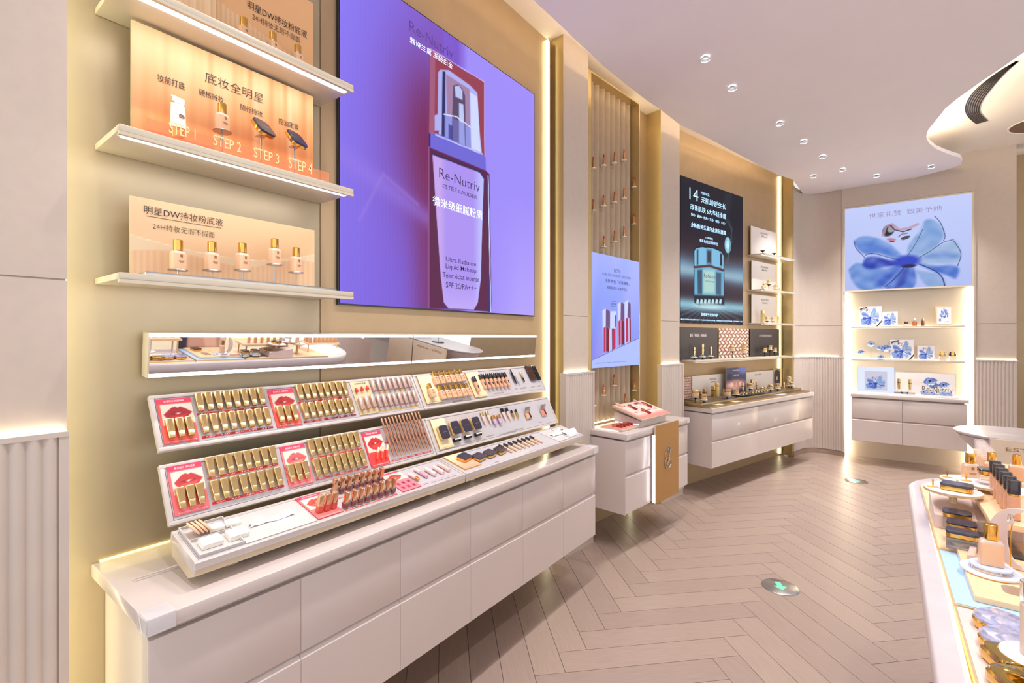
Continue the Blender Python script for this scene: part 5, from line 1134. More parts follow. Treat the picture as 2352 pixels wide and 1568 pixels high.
# gold skincare pieces
JG = mat('jar_gold', (228, 198, 146), .18, metal=.95); JB = mat('jar_glass', (220, 188, 148), .1, coat=.6, metal=.3); BKG = mat('black_chrome_stand', (34, 30, 30), .15, metal=.6); WPL = mat('white_stand_plate', (238, 232, 228), .3)
def k_jar(r):
    part('body', JB, r, lambda b: b.lathe([(.018, 0), (.0225, .002), (.024, .012), (.024, .026), (.021, .028)], 22)); part('lid', JG, r, lambda b: b.lathe([(.0245, .0282), (.025, .030), (.025, .043), (.0235, .0445)], 22)); part('ring', BKG, r, lambda b: b.lathe([(.0235, .0268), (.0243, .0282)], 22))
def k_cup(h):
    def f(r): part('plate', WPL, r, lambda b: b.lathe([(.030, h - .004), (.031, h - .002), (.030, h)], 24)); part('cone', BKG, r, lambda b: b.lathe([(.0022, .003), (.0025, h - .03 if h > .035 else .006), (.006, h - .018 if h > .035 else h * .5), (.026, h - .0042)], 20)); part('foot', BKG, r, lambda b: b.lathe([(.014, 0), (.012, .003)], 16))
    return f
def k_ser(r):
    part('base', CLEAR, r, lambda b: b.rrs([(.022, .022, .005, 0), (.024, .024, .005, .002), (.021, .021, .005, .014)])); part('bottle', JG, r, lambda b: b.lathe([(.0095, .0142), (.0115, .05), (.0115, .062)], 16)); part('cap', JG, r, lambda b: b.lathe([(.0118, .066), (.012, .095), (.011, .0965)], 16)); part('neck', BKG, r, lambda b: b.lathe([(.0115, .062), (.0115, .066)], 16))
def k_lot(r): part('bottle', mat('amber_lotion', (222, 198, 128), .08, trans=.5), r, lambda b: b.lathe([(.015, 0), (.0165, .002), (.0165, .075), (.015, .078)], 20)); part('cap', JG, r, lambda b: b.lathe([(.0165, .078), (.0168, .08), (.0168, .105), (.0155, .1065)], 20))
def k_gbox(r): part('carton', mat('gold_carton', (204, 160, 92), .28, metal=.8, var=.12, scale=40), r, lambda b: b.box(-.013, .013, -.013, .013, 0, .085, .001)); part('band', mat('dark_gold_band', (150, 104, 60), .3, metal=.8), r, lambda b: b.box(-.0133, .0133, -.0133, .0133, .045, .055))
KIND.update(jar=('cream_jar', 'jar', k_jar), cup1=('cup_stand', 'stand', k_cup(.028)), cup2=('cup_stand', 'stand', k_cup(.05)), cup3=('cup_stand', 'stand', k_cup(.075)), ser=('serum_bottle', 'bottle', k_ser), lot=('lotion_bottle', 'bottle', k_lot), gbox=('gold_carton', 'carton', k_gbox))
def cp(px, py, z, off): p = onW(px, py, WC, AC, off); return Vector((p.x, p.y, z))
def cput(kind, px, z, off, label, group=None, s=1., rot=0, tilt=0): return put(kind, SF(cp(px, 800, z, off), AC + rot, s) @ RX(tilt), label, group)
for px, k in ((1594.5, 'low'), (1613.5, 'tall'), (1632.5, 'low')):
    cput('cup1', px, zt0, .09, 'white-topped black cup stand before the first dark panel', 'stands before the first dark panel'); cput('ser', px, zt0 + .0285, .09, 'taller gold serum bottle in the middle of three before the dark panel' if k == 'tall' else 'gold serum bottle flanking the taller one before the dark panel', None if k == 'tall' else 'flanking serums', 1.25 if k == 'tall' else .95)
for px, kk, hh, l in ((1682, 'cup3', .075, 'raised'), (1709, 'cup2', .05, 'lower')):
    cput(kk, px, zt0, .09, l + ' black cup stand before the petal panel'); cput('jar', px, zt0 + hh + .0005, .09, 'gold cream jar on the %s stand before the petal panel' % l, s=1.1)
cput('jar', 1709, zt0 + .0505 + .050, .09, 'gold cream jar stacked on another before the petal panel', s=1.05)
for px, kk, hh, l in ((1756, 'cup2', .05, 'pillar-side'), (1768, 'cup3', .075, 'middle, highest'), (1779, 'cup2', .05, 'niche-side')):
    cput(kk, px, zt0, .085, l + ' black cup stand before the second dark panel'); cput('jar', px, zt0 + hh + .0005, .085, 'gold cream jar on the %s stand before the second dark panel' % l)
sz = [z + .0028 for z in shz]
for px, kk in ((1752, 'cup2'), (1778, 'cup2'), (1789, 'cup1')): cput(kk, px, sz[0], .11, 'empty black cup stand on the upper small shelf', 'empty cup stands')
for px, t, hh, l in ((1751, 60, .045, 'lower tilted gold jar at the open end of the middle small shelf'), (1754, 50, .105, 'upper tilted gold jar at the open end of the middle small shelf'), (1784, -50, .085, 'upper tilted gold jar near the gold cheek'), (1790, -60, .03, 'lower tilted gold jar near the gold cheek')):
    cput('jar', px, sz[1] + hh * .55, .10, l, rot=70, tilt=t, s=.8)
for px, h_, l in ((1766, 'cup3', 'raised centre stand of the middle small shelf'), (1782, 'cup1', 'low stand of the middle small shelf')): cput(h_, px, sz[1], .10, l + ' with white plate'); cput('jar', px, sz[1] + (.0755 if h_ == 'cup3' else .0285), .10, 'upright gold jar on the ' + l)
cput('lot', 1752, sz[2], .10, 'tall golden lotion bottle on the lower small shelf', s=1.3)
for px in (1762, 1775): cput('cup1', px, sz[2], .10, 'black cup stand beside the tall golden lotion bottle', 'stands on the lower small shelf'); cput('jar', px, sz[2] + .0286, .10, 'gold jar on a cup stand beside the tall golden lotion bottle', 'jars on the lower small shelf', .95)
cput('ser', 1788, sz[2], .09, 'slim rose serum at the gold cheek of the lower small shelf', s=.95)

# cabinet of the skincare bay
CO = Vector((4.391, 1.138, 0)); FK = SF(CO, AC); FKi = FK.inverted(); KL = (FKi @ onW(1870, 905, (CO.x, CO.y), AC)).x; KD = -(FC.inverted() @ CO).z * -1
KD = (FC.inverted() @ CO).z
kc = thing('skincare_cabinet', 'wide white floating cabinet with two drawer rows in the skincare bay', 'cabinet', M=FK)
KC = (FKi @ (FC @ Vector((c3, 0, 0)))).x - .004; KS = (FKi @ (FC @ Vector((c3, 0, c3f.z)))).y - .012      # where the gold cheek stands in the way
def notch(b, x0_, x1_, y0_, y1_, z0_, z1_):
    if x1_ <= KC: return b.box(x0_, x1_, y0_, y1_, z0_, z1_)
    b.loft([[(x, y, z) for x, y in ((x0_, y0_), (x1_, y0_), (x1_, KS), (KC, KS), (KC, y1_), (x0_, y1_))] for z in (z0_, z1_)])
part('carcass', WHITE, kc, lambda b: notch(b, .004, KL - .006, .03, KD - .003, .262, .733))
for a, c in ((.008, KL * .40), (KL * .40, KL - .008)):
    for i, zz in enumerate(((.262, .485), (.501, .727))): part('drawer_front', WHITE, kc, lambda b: pull_front(b, a + .0006, c - .0006, .012, *zz, i == 0))
part('side_panel', WHITE, kc, lambda b: b.box(0, .0038, .013, KD - .004, .262, .733))
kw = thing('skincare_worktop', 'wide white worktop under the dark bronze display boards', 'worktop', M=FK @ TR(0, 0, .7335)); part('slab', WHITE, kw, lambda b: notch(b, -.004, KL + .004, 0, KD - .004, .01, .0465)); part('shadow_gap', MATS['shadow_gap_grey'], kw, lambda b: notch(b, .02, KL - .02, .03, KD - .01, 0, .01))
def board(x0_, x1_, y0_, y1_, z, th, label, edge=EDG):
    r = thing('display_board', label, 'display board', M=FK @ TR(0, 0, z)); part('edge', edge, r, lambda b: b.box(x0_, x1_, y0_, y1_, 0, th - .001, .001)); part('top', DKM, r, lambda b: b.box(x0_ + .004, x1_ - .004, y0_ + .004, y1_ - .004, th - .001, th)); return r
board(.0, KL - .05, .025, KD - .01, .7810, .016, 'long lower bronze display board on the skincare worktop')
board(-.02, KL * .86, .095, KD - .02, .7972, .022, 'upper bronze display board on the lower one'); zt1 = .8196
board(KL * .87, KL - .10, .10, KD - .04, .7972, .030, 'small bronze block at the curved-wall end of the lower board')
board(.09, .40, .215, KD - .04, zt1, .010, 'thin bronze plinth under the gold cartons')
for i, (xa, xb, col, l) in enumerate(((.14, .26, (226, 206, 184), 'pale leaflet lying on the lower board by the pillar'), (.46, .60, (230, 206, 170), 'golden leaflet lying on the lower board'), (KL * .62, KL * .72, (196, 186, 206), 'violet-tinted leaflet on the lower board'))):
    r = thing('leaflet', l, 'leaflet', M=FK @ TR(0, 0, .7972)); part('sheet', mat('leaflet_%d' % i, col, .3, var=.15, scale=8), r, lambda b: b.box(xa, xb, .035, .088, 0, .001))
# backdrops on the cabinet
yb_ = KD - .03
def kpx(px, y): # x on the cabinet for a photo column at depth y
    p0 = FK @ Vector((0, y, 0)); return (FKi @ onW(px, 880, (p0.x, p0.y), AC)).x
def kz(px, py, y): p0 = FK @ Vector((0, y, 0)); return (FKi @ onW(px, py, (p0.x, p0.y), AC)).z
def kpanel(l, r_, top, fn, label, y=yb_, edge=SHELFM, nx=10, ny=10, z0=zt1, emit=None):
    a, c = kpx(l, y), kpx(r_, y); z1 = kz((l + r_) / 2, top, y); o = thing('back_panel', label, 'panel', M=FK @ TR(a, y, z0) @ RX(90)); hh = z1 - z0
    part('board', edge, o, lambda b: b.box(0, c - a, 0, hh, -.008, -.0004)); picture('picture', c - a - .006, hh - .006, nx, ny, fn, emit or PRINT, o, TR(.003, .003, 0), z=0); return o, c - a, hh
kpanel(1571, 1588, 865, chain, 'narrow panel with woven petal print beside the pillar on the cabinet', nx=40, ny=80, edge=EDG)
o, wd, hh = kpanel(1590, 1667, 860, wh, 'white back panel behind the gold cartons'); text('RE-NUTRIV', wd * .5, wd * .68, hh * .74, hh * .82, GINK, o, .002); text('鎏金系列', wd * .54, wd * .66, hh * .62, hh * .68, INK, o, .002)
def post(U, V):
    c = Cv(U, V, 1., 1.2); c.grad((58, 60, 86), (64, 70, 116), V); c.ell(.45, .42, .55, .2, (226, 160, 150), .9); c.ell(.5, .45, .3, .1, (255, 226, 206), .8)
    for x in (.42, .58): c.poly([(x - .07, .2), (x + .07, .2), (x + .07, .62), (x - .07, .62)], (200, 150, 140), .03)
    c.ell(.15, .8, .12, .14, (34, 34, 52), .5); c.ell(.9, 1.1, .3, .2, (110, 130, 220), .8); return c.out()
o, wd, hh = kpanel(1668, 1713, 843, post, 'dark blue poster with a glowing jar behind the tiny gold pots', y=yb_ - .06, edge=EDG, nx=40, ny=50); text('黑钻逆龄科技', wd * .3, wd * .66, hh * .86, hh * .91, WINK, o, .002); text('14 天可见', wd * .36, wd * .62, hh * .66, hh * .73, WINK, o, .002)
o, wd, hh = kpanel(1714, 1775, 852, wh, 'white back panel behind the tall gold serums'); text('RE-NUTRIV', wd * .3, wd * .55, hh * .78, hh * .86, GINK, o, .002)
def arch(U, V):
    c = Cv(U, V, 1., 1.6); c.grad((196, 176, 130), (196, 176, 130), V); c.poly([(.1, .1), (.9, .1), (.9, 1.3), (.7, 1.5), (.3, 1.5), (.1, 1.3)], (50, 50, 78), .03); c.ell(.5, .75, .12, .18, (210, 190, 180), .5); return c.out()
kpanel(1776, 1793, 846, arch, 'narrow gold panel with a navy arch at the end of the cabinet', edge=EDG, nx=20, ny=30)
zt2 = zt1 + .0102
def kput(kind, px, z, y, label, group=None, s=1., rot=0): return put(kind, SF(FK @ Vector((kpx(px, y), y, z)), AC + rot, s), label, group)
kput('cup2', 1597, zt1 + .0002, .17, 'black cup stand under a large gold jar by the petal panel'); kput('jar', 1597, zt1 + .0506, .17, 'large gold cream jar on a cup stand by the petal panel', s=1.35)
kput('cup1', 1617, zt1 + .0002, .115, 'low black cup stand under a small gold jar near the board edge'); kput('jar', 1617, zt1 + .0288, .115, 'small gold cream jar on a low cup stand near the board edge')
for px, s, l in ((1609, .75, 'shortest gold carton before the white panel'), (1618, 1.0, 'middle gold carton before the white panel'), (1638, 1.2, 'tallest gold carton before the white panel')): kput('gbox', px, zt2, .26, l, s=s)
kput('lot', 1647, zt2, .25, 'tall golden lotion bottle beside the tallest gold carton', s=1.25)
kput('cup1', 1670, zt1 + .0002, .14, 'low cup stand under the widest gold jar'); kput('jar', 1670, zt1 + .0288, .14, 'widest gold cream jar on a low cup stand', s=1.4); kput('cup1', 1691, zt1 + .0002, .14, 'low cup stand next to the pot tray'); kput('jar', 1691, zt1 + .0288, .14, 'gold cream jar next to the tray of tiny pots', s=1.05); kput('gbox', 1661, zt2, .23, 'small gold carton behind the widest jar', s=.5)
# tray of tiny pots
ax, ex = kpx(1697, .15), kpx(1764, .12)
r = thing('pot_tray', 'black tray holding rows of tiny gold sample pots', 'tray', M=FK @ TR((ax + ex) / 2, .16, zt1 + .0004)); tw = ex - ax
part('tray', BKG, r, lambda b: (b.box(-tw/2, tw/2, -.06, .06, 0, .008, .002), b.box(-tw/2, tw/2, -.065, -.06, .001, .014, .002)))
def k_pot(r): part('glass', CLEAR, r, lambda b: b.lathe([(.009, 0), (.011, .001), (.011, .010), (.009, .011)], 12)); part('lid', JG, r, lambda b: b.lathe([(.0105, .0112), (.0108, .018), (.0095, .019)], 12))
KIND['pot'] = ('sample_pot', 'pot', k_pot)
for i in range(9):
    for j in range(4): put('pot', FK @ TR((ax + ex) / 2 - tw/2 + .022 + i * (tw - .044) / 8, .16 - .042 + j * .028, zt1 + .0086), 'tiny gold-lidded glass sample pot on the black tray', 'sample pots on the black tray')
kput('ser', 1727, zt1 + .0002, .29, 'tallest gold serum bottle before the white panel', s=1.35); kput('ser', 1738, zt1 + .0002, .26, 'shorter gold serum bottle beside the tallest', s=1.05); kput('ser', 1706, zt1 + .0002, .255, 'gold serum bottle before the dark blue poster', s=1.15)
kput('cup2', 1722, zt1 + .0002, .245, 'raised cup stand behind the pot tray'); kput('jar', 1722, zt1 + .0506, .245, 'gold jar raised on a stand behind the pot tray', s=1.1)
for i, px in enumerate((1750, 1757, 1764, 1771)): kput('jar', px, zt1 + .0002, .27, 'gold jar in the back row beyond the pot tray', 'back row of jars', .85)
for px, s in ((1770, 1.1), (1786, 1.2)): kput('cup1', px, zt1 + .0002, .15, 'cup stand in the front row beyond the pot tray', 'front stands beyond the pot tray'); kput('jar', px, zt1 + .0288, .15, 'gold jar on a cup stand beyond the pot tray', 'front jars beyond the pot tray', s)
zt3 = .8276
kput('ser', 1801, zt1 + .0002, .16, 'slim gold serum at the end of the upper board', s=.85)
kput('cup1', 1812, zt3, .20, 'cup stand on the small bronze block'); kput('jar', 1812, zt3 + .0286, .20, 'lower of two stacked gold jars on the bronze block', s=1.1); kput('jar', 1812, zt3 + .0286 + .0496, .20, 'upper of two stacked gold jars on the bronze block', s=1.05); kput('cup1', 1818, zt3, .14, 'front cup stand on the small bronze block'); kput('jar', 1818, zt3 + .0286, .14, 'gold jar in front of the stacked pair on the bronze block', s=.9)

# ================================================================== END WALL NICHE
FN = WF((XN, 0, 0), -90); FNi = FN.inverted()
zn3 = Z3(3.136, 1800, 400); zn = Z3(6.818, 1960, 690)
w, h = YL - YR, 2.922 - 1.934
ns = thing('flower_screen', 'white screen with a blue watercolour flower above the niche', 'screen', M=FN @ TR(-YL, 1.934, 0))
part('frame', SHELFM, ns, lambda b: [b.box(*a, -.03, .004) for a in ((0, w, 0, .016), (0, w, h - .016, h), (0, .016, .016, h - .016), (w - .016, w, .016, h - .016))])
part('case', BLACK, ns, lambda b: b.box(.010, w - .010, .010, h - .010, -.03, -.001))
def flower(c, mp, k=1., face=True, op=1.):
    def P(L): return [mp(x, y) for x, y in L]
    sc = abs(mp(100, 0)[0] - mp(0, 0)[0]) / 100
    NZ = .5 + .25 * np.sin(c.x / sc * .05 + 2 * np.sin(c.y / sc * .031)) + .25 * np.sin(c.y / sc * .07 + 1.5 * np.sin(c.x / sc * .043 + 1))
    def pet(L, col, soft=10, o=1.):
        V_ = [Vector((*p, 0)) for p in P(L)]; V_ = V_ + V_[:1]
        c.poly([(v.x, v.y) for v in smooth_path(V_, 3)][:-1], tuple(x_ * .86 for x_ in col), soft * 1.3 * sc, o * op * (.62 + .38 * NZ))
    pet([(890, 560), (900, 510), (940, 455), (1000, 385), (1015, 332), (1070, 328), (1130, 370), (1152, 430), (1120, 500), (1020, 575), (900, 600)], (150, 190, 246), 14)
    pet([(1000, 400), (1040, 340), (1120, 375), (1140, 430), (1060, 520)], (120, 172, 246), 40, .5)
    pet([(505, 480), (560, 448), (660, 455), (760, 500), (830, 560), (870, 610), (820, 625), (700, 570), (600, 575), (530, 530)], (120, 168, 244), 14)
    pet([(520, 500), (640, 490), (760, 540), (820, 600), (680, 570), (560, 560)], (70, 118, 232), 30, .7)
    pet([(465, 690), (520, 640), (600, 655), (720, 680), (850, 650), (800, 720), (740, 790), (640, 830), (560, 832), (500, 780)], (112, 160, 240), 14)
    pet([(640, 760), (760, 700), (850, 660), (780, 760), (700, 815)], (40, 76, 210), 40, .7)
    pet([(568, 650), (590, 605), (660, 592), (760, 618), (850, 615), (870, 650), (760, 662), (650, 682), (590, 675)], (32, 62, 196), 16)
    pet([(960, 605), (1060, 540), (1180, 490), (1240, 478), (1278, 560), (1250, 640), (1100, 640), (980, 645)], (176, 206, 250), 14)
    pet([(1000, 600), (1100, 560), (1220, 570), (1262, 590), (1200, 605), (1080, 600)], (86, 140, 230), 30, .7)
    pet([(960, 640), (1100, 660), (1210, 655), (1262, 682), (1240, 750), (1180, 728), (1060, 690)], (70, 120, 226), 16)
    pet([(830, 680), (900, 650), (950, 700), (930, 822), (740, 828), (780, 760)], (84, 128, 232), 14)
    pet([(860, 690), (900, 670), (870, 780), (800, 826), (820, 760)], (30, 50, 170), 20, .7)
    pet([(950, 690), (1040, 705), (1130, 725), (1165, 800), (1080, 815), (1010, 785)], (150, 190, 246), 14)
    c.ell(*mp(890, 625), 70 * sc, 42 * sc, (38, 62, 190), .6, 0, op); c.ell(*mp(900, 660), 40 * sc, 12 * sc, (20, 24, 60), .5, 0, op)
    for L, wd in (([(510, 480), (520, 530), (575, 590), (585, 605)], 3), ([(585, 585), (640, 570), (760, 600), (840, 620)], 3), ([(890, 590), (950, 500), (1000, 400)], 2.5), ([(1085, 300), (1130, 350), (1162, 440), (1150, 480)], 3), ([(960, 610), (1060, 550), (1150, 490), (1225, 470)], 3), ([(1225, 480), (1278, 570), (1252, 660)], 3), ([(980, 650), (1080, 690), (1140, 740), (1162, 810)], 5), ([(870, 670), (800, 750), (730, 810)], 4)): c.line([(v.x, v.y) for v in smooth_path([Vector((*p, 0)) for p in P(L)], 4)], wd * .7 * sc, (28, 44, 110), None, op * .85)
    if face:
        c.ell(*mp(755, 405), 34 * sc, 44 * sc, (30, 34, 44), .3, -.4, op); c.ell(*mp(775, 395), 22 * sc, 26 * sc, (240, 236, 250), .3, -.4, op * .6)
        c.line(P([(715, 440), (735, 380), (780, 360), (830, 400), (900, 390), (965, 360)]), 9 * sc, (186, 150, 170), 5 * sc, op * .8); c.line(P([(770, 370), (800, 400), (860, 415), (920, 395)]), 3.5 * sc, (40, 44, 54), None, op)
        c.line(P([(828, 450), (850, 432), (890, 425)]), 4 * sc, (150, 110, 120), None, op); c.ell(*mp(878, 460), 24 * sc, 9 * sc, (60, 70, 90), .5, .3, op); c.line(P([(848, 462), (875, 448), (905, 445)]), 3 * sc, (24, 26, 40), None, op)
        c.ell(*mp(775, 470), 26 * sc, 10 * sc, (196, 120, 140), .6, -.2, op); c.ell(*mp(780, 485), 16 * sc, 5 * sc, (60, 60, 70), .6, -.2, op)
def nm(x, y): p = FNi @ onX(*zn3(x, y), XN); return (p.x + YL, p.y - 1.934)
def paint_fl(U, V): c = Cv(U, V, w, h); c.grad((178, 190, 240), (196, 206, 250), V); flower(c, nm); return c.out()
picture('picture', w - .02, h - .02, 260, 230, lambda U, V: paint_fl(U * (w - .02) / w + .01 / w, V * (h - .02) / h + .01 / h), SCREEN, ns, TR(.01, .01, 0), z=0)
SGR = mat('screen_grey_letters', (110, 100, 130), .5, emit=.8)
def nt(s, l, t, b0_, r_): a = nm(l, b0_); c = nm(r_, b0_); d = nm(r_, t); text(s, a[0], c[0], a[1], d[1], SGR, ns, .002, thin=-.006)
nt('世家礼赞  致美予她', 615, 272, 318 - 45, 1138) if False else None
a = nm(615, 320); c = nm(1138, 262); d = nm(1138, 222); text('世家礼赞  致美予她', a[0], c[0], (a[1] + c[1]) / 2, (a[1] + c[1]) / 2 + (d[1] - c[1]), SGR, ns, .002, thin=-.006)

def nshelf(z, label):
    r = thing('niche_shelf', label, 'shelf', M=TR(XN, 0, z)); part('board', SHELFM, r, lambda b: b.box(-.01, XB - XN - .007, -.735, .245, -.018, 0, .002)); part('back_light', LEDC, r, lambda b: b.box(XB - XN - .014, XB - XN - .0075, -.72, .23, .0003, .004)); part('under_light', LEDW, r, lambda b: b.box(.05, .058, -.72, .23, -.0195, -.0181))
zN1, zN2 = 1.528, 1.152
nshelf(zN1, 'upper thin shelf of the niche with gift boxes and amber bottles'); nshelf(zN2, 'lower thin shelf of the niche with paper flowers')
GIFT = mat('gift_box_white', (232, 226, 232), .5)
def nb(c): return lambda U, V: None
def paint_box(U, V):
    c = Cv(U, V, 1., .8); c.grad((234, 228, 232), (238, 234, 240), V); flower(c, lambda x, y: ((x - 420) / 950, (870 - y) / 720)); return c.out()
XI = 6.955
def gift(l, r_, top, z, label, bow=True, X=XI, name=True):
    a, c = onX(*zn(l, 300), X).y, onX(*zn(r_, 300), X).y; z1 = onX(*zn((l + r_) / 2, top), X).z
    o = thing('gift_box', label, 'gift box', M=FN @ TR(-a, z + .0004, XN - X)); wd, hh = a - c, z1 - z
    part('carton', GIFT, o, lambda b: b.box(0, wd, 0, hh, -.045, 0, .001)); picture('picture', wd - .004, hh - .004, 56, 50, paint_box, PRINT, o, TR(.002, .002, 0), z=.0008)
    if name: text('ESTĒE LAUDER', wd * .22, wd * .72, hh * .05, hh * .09, GINK, o, .0016)
    if bow:
        RB = mat('charcoal_ribbon', (64, 58, 66), .5)
        bw = part('bow', RB, o, lambda b: [b.loft([[(x + wd * .2, y + hh * .92, z_) for x, y, z_ in ((s * .004, -.004, .004), (s * .03, -.018 + s * .012, .012), (s * .036, .004 + s * .012, .012), (s * .004, .004, .004))], [(x + wd * .2, y + hh * .92, z_ + .003) for x, y, z_ in ((s * .004, -.004, .004), (s * .03, -.018 + s * .012, .012), (s * .036, .004 + s * .012, .012), (s * .004, .004, .004))]]) for s in (-1, 1)] + [b.box(wd*.2 - .005, wd*.2 + .005, hh*.92 - .006, hh*.92 + .006, .003, .012, .002)])
        part('ribbon', RB, o, lambda b: b.loft([[(x, y, z_) for x, y in ((wd * .76, .001), (wd * .83, .001), (wd - .001, hh * .30), (wd - .001, hh * .22))] for z_ in (.001, .0022)]))
    return o
gift(92, 443, 90, zN1, 'large flower gift box with charcoal bow on the upper niche shelf'); gift(452, 697, 175, zN1, 'smaller flower gift box without bow on the upper niche shelf', False, name=False)
gift(578, 952, 612, zN2, 'large flower gift box with charcoal bow on the lower niche shelf'); gift(1003, 1275, 708, zN2, 'smaller flower gift box without bow on the lower niche shelf', False, name=False)
AMB = mat('amber_glass', (196, 106, 44), .08, coat=.5); DAM = mat('dark_amber_glass', (120, 66, 42), .1, coat=.5)
def npos(x, z, X=XI): p = onX(*zn(x, 300), X); return Vector((X, p.y, z + .0004))
def k_drop(r): part('bottle', AMB, r, lambda b: b.rrs([(.034, .022, .006, 0), (.036, .024, .007, .003), (.036, .024, .007, .042), (.022, .018, .007, .046)])); part('collar', mat('dark_amber_glass', (120, 66, 42), .1), r, lambda b: b.rrs([(.0363, .0243, .007, .034), (.0363, .0243, .007, .0425)])); part('dropper_collar', CHROME, r, lambda b: b.lathe([(.009, .046), (.009, .058)], 14)); part('bulb', mat('white_rubber', (244, 240, 238), .5), r, lambda b: b.lathe([(.0065, .058), (.006, .07), (.003, .076)], 12))
def k_slim(r): part('bottle', DAM, r, lambda b: b.lathe([(.012, 0), (.013, .002), (.013, .045), (.011, .047)], 16)); part('pump', CHROME, r, lambda b: b.lathe([(.008, .047), (.009, .05), (.009, .068), (.008, .07)], 14))
def k_dark(r): part('jar', mat('burgundy_jar', (84, 44, 44), .15, coat=.5), r, lambda b: b.rrs([(.036, .03, .01, 0), (.040, .034, .012, .004), (.040, .034, .012, .016), (.036, .03, .01, .019)])); part('lid', CHROME, r, lambda b: b.rrs([(.03, .026, .01, .019), (.03, .026, .01, .028)]))
def k_njar(m):
    def f(r): part('jar', m, r, lambda b: b.rrs([(.052, .04, .012, 0), (.06, .046, .014, .005), (.06, .046, .014, .024), (.056, .042, .012, .027)])); part('lid', m, r, lambda b: b.rrs([(.044, .036, .012, .0272), (.044, .036, .012, .041), (.041, .033, .012, .043)])); part('band', GOLD, r, lambda b: b.box(-.012, .012, -.0235, -.0225, .006, .040))
    return f
def k_block(hh):
    return lambda r: part('block', CLEAR, r, lambda b: b.box(-.028, .028, -.024, .024, 0, hh, .001))
KIND.update(drop=('dropper_bottle', 'bottle', k_drop), slim=('amber_bottle', 'bottle', k_slim), dark=('burgundy_jar', 'jar', k_dark), njg=('night_jar', 'jar', k_njar(mat('champagne_jar', (206, 178, 130), .15, metal=.7))), njn=('night_jar', 'jar', k_njar(mat('navy_jar', (36, 36, 58), .12, coat=.6))), bl1=('acrylic_block', 'block', k_block(.022)), blk2=('acrylic_block', 'block', k_block(.052)))
KIND['blk1'] = ('acrylic_block', 'block', k_block(.026))
put('blk1', SF(npos(827, zN1), -90), 'clear acrylic block under the burgundy jar'); put('dark', SF(npos(827, zN1 + .0264), -90), 'small burgundy jar with silver lid on the upper niche shelf')
put('drop', SF(npos(960, zN1), -90, 1.15), 'amber dropper bottle with white bulb on the upper niche shelf'); put('slim', SF(npos(1087, zN1), -90, 1.2), 'slim dark amber bottle with silver pump on the upper niche shelf')
put('blk2', SF(npos(1395, zN2), -90), 'clear acrylic block under the champagne jar'); put('njg', SF(npos(1395, zN2 + .0524), -90), 'champagne gold jar on a clear block on the lower niche shelf'); put('blk2', SF(npos(1553, zN2), -90), 'clear acrylic block under the navy jar'); put('njn', SF(npos(1553, zN2 + .0524), -90), 'navy jar with gold band on a clear block on the lower niche shelf')
def paint_fc(U, V):
    c = Cv(U, V, 1., 1.); c.grad((240, 240, 246), (240, 240, 246), V); rs = np.random.RandomState(2)
    for i in range(26): x, y = .5 + .32 * math.cos(i * 2.4) * rs.rand() ** .5, .62 + .28 * math.sin(i * 2.4) * rs.rand() ** .5; c.ell(x, y, .08, .045, ((110, 140, 214), (150, 178, 236), (84, 110, 190))[i % 3], .4, rs.rand() * 3)
    c.ell(.2, .25, .09, .09, (120, 150, 220), .5); c.line([(.5, .1), (.7, .16), (.95, .1)], .012, (140, 160, 220)); return c.out()
a, c = onX(*zn(1290, 200), XI).y, onX(*zn(1557, 200), XI).y; z1 = onX(*zn(1420, 90), XI).z
o = thing('framed_card', 'framed card of small blue flowers at the end of the upper niche shelf', 'picture frame', M=FN @ TR(-a, zN1 + .0004, XN - XI)); wd, hh = a - c, z1 - zN1
part('acrylic', CREAMCARD, o, lambda b: b.box(0, wd, .006, hh, -.006, -.001)); part('foot', CLEAR, o, lambda b: b.box(.01, wd - .01, 0, .006, -.03, .02)); picture('picture', wd * .82, hh * .84, 40, 40, paint_fc, PRINT, o, TR(wd * .09, hh * .09, 0), z=.0006)
# paper flowers
PF = [mat('blue_petal_%d' % i, c_, .5, var=.25, scale=14) for i, c_ in enumerate(((156, 184, 236), (186, 208, 246), (126, 156, 224), (208, 222, 250)))]
def k_flow(seed, hs=.0):
    def f(r):
        rs = random.Random(seed)
        if hs: part('stem', CLEAR, r, lambda b: b.lathe([(.003, 0), (.003, hs)], 8)); part('foot', CLEAR, r, lambda b: b.box(-.03, .03, -.018, .018, 0, .003, .001))
        for i in range(6):
            a_ = i * 60 + rs.uniform(-15, 15); L = rs.uniform(.034, .050); W = L * rs.uniform(.42, .6)
            def pet(b):
                R = []
                for t in (0, .2, .45, .7, .9, 1.):
                    wd_ = W * math.sin(math.pi * min(1, .12 + t * .86)) * (1 if t < 1 else .35)
                    R.append([(L * t, wd_ * s, .010 * math.sin(t * 2.2) + .008 * s * s + dz) for s, dz in ((-1, 0), (-.5, 0), (0, 0), (.5, 0), (1, 0), (1, .0012), (.5, .0012), (0, .0012), (-.5, .0012), (-1, .0012))])
                b.loft(R)
            part('petal', PF[rs.randrange(4)], r, pet, M=TR(0, 0, hs + .04) @ RX(90) @ RZ(a_) @ RY(-18), ang=60)
        part('heart', mat('deep_blue_heart', (44, 62, 150), .5), r, lambda b: b.lathe([(.002, -.004), (.008, 0), (.008, .004), (.002, .009)], 12), M=TR(0, -.004, hs + .04) @ RX(90))
    return f
KIND.update(fl1=('paper_flower', 'flower', k_flow(1)), fl2=('paper_flower', 'flower', k_flow(2, .055)), fl3=('paper_flower', 'flower', k_flow(3, .10)))
def nfl(kind, x, z, s, label, X=XI - .01, rot=0): put(kind, SF(npos(x, z, X), -90 + rot, s), label)
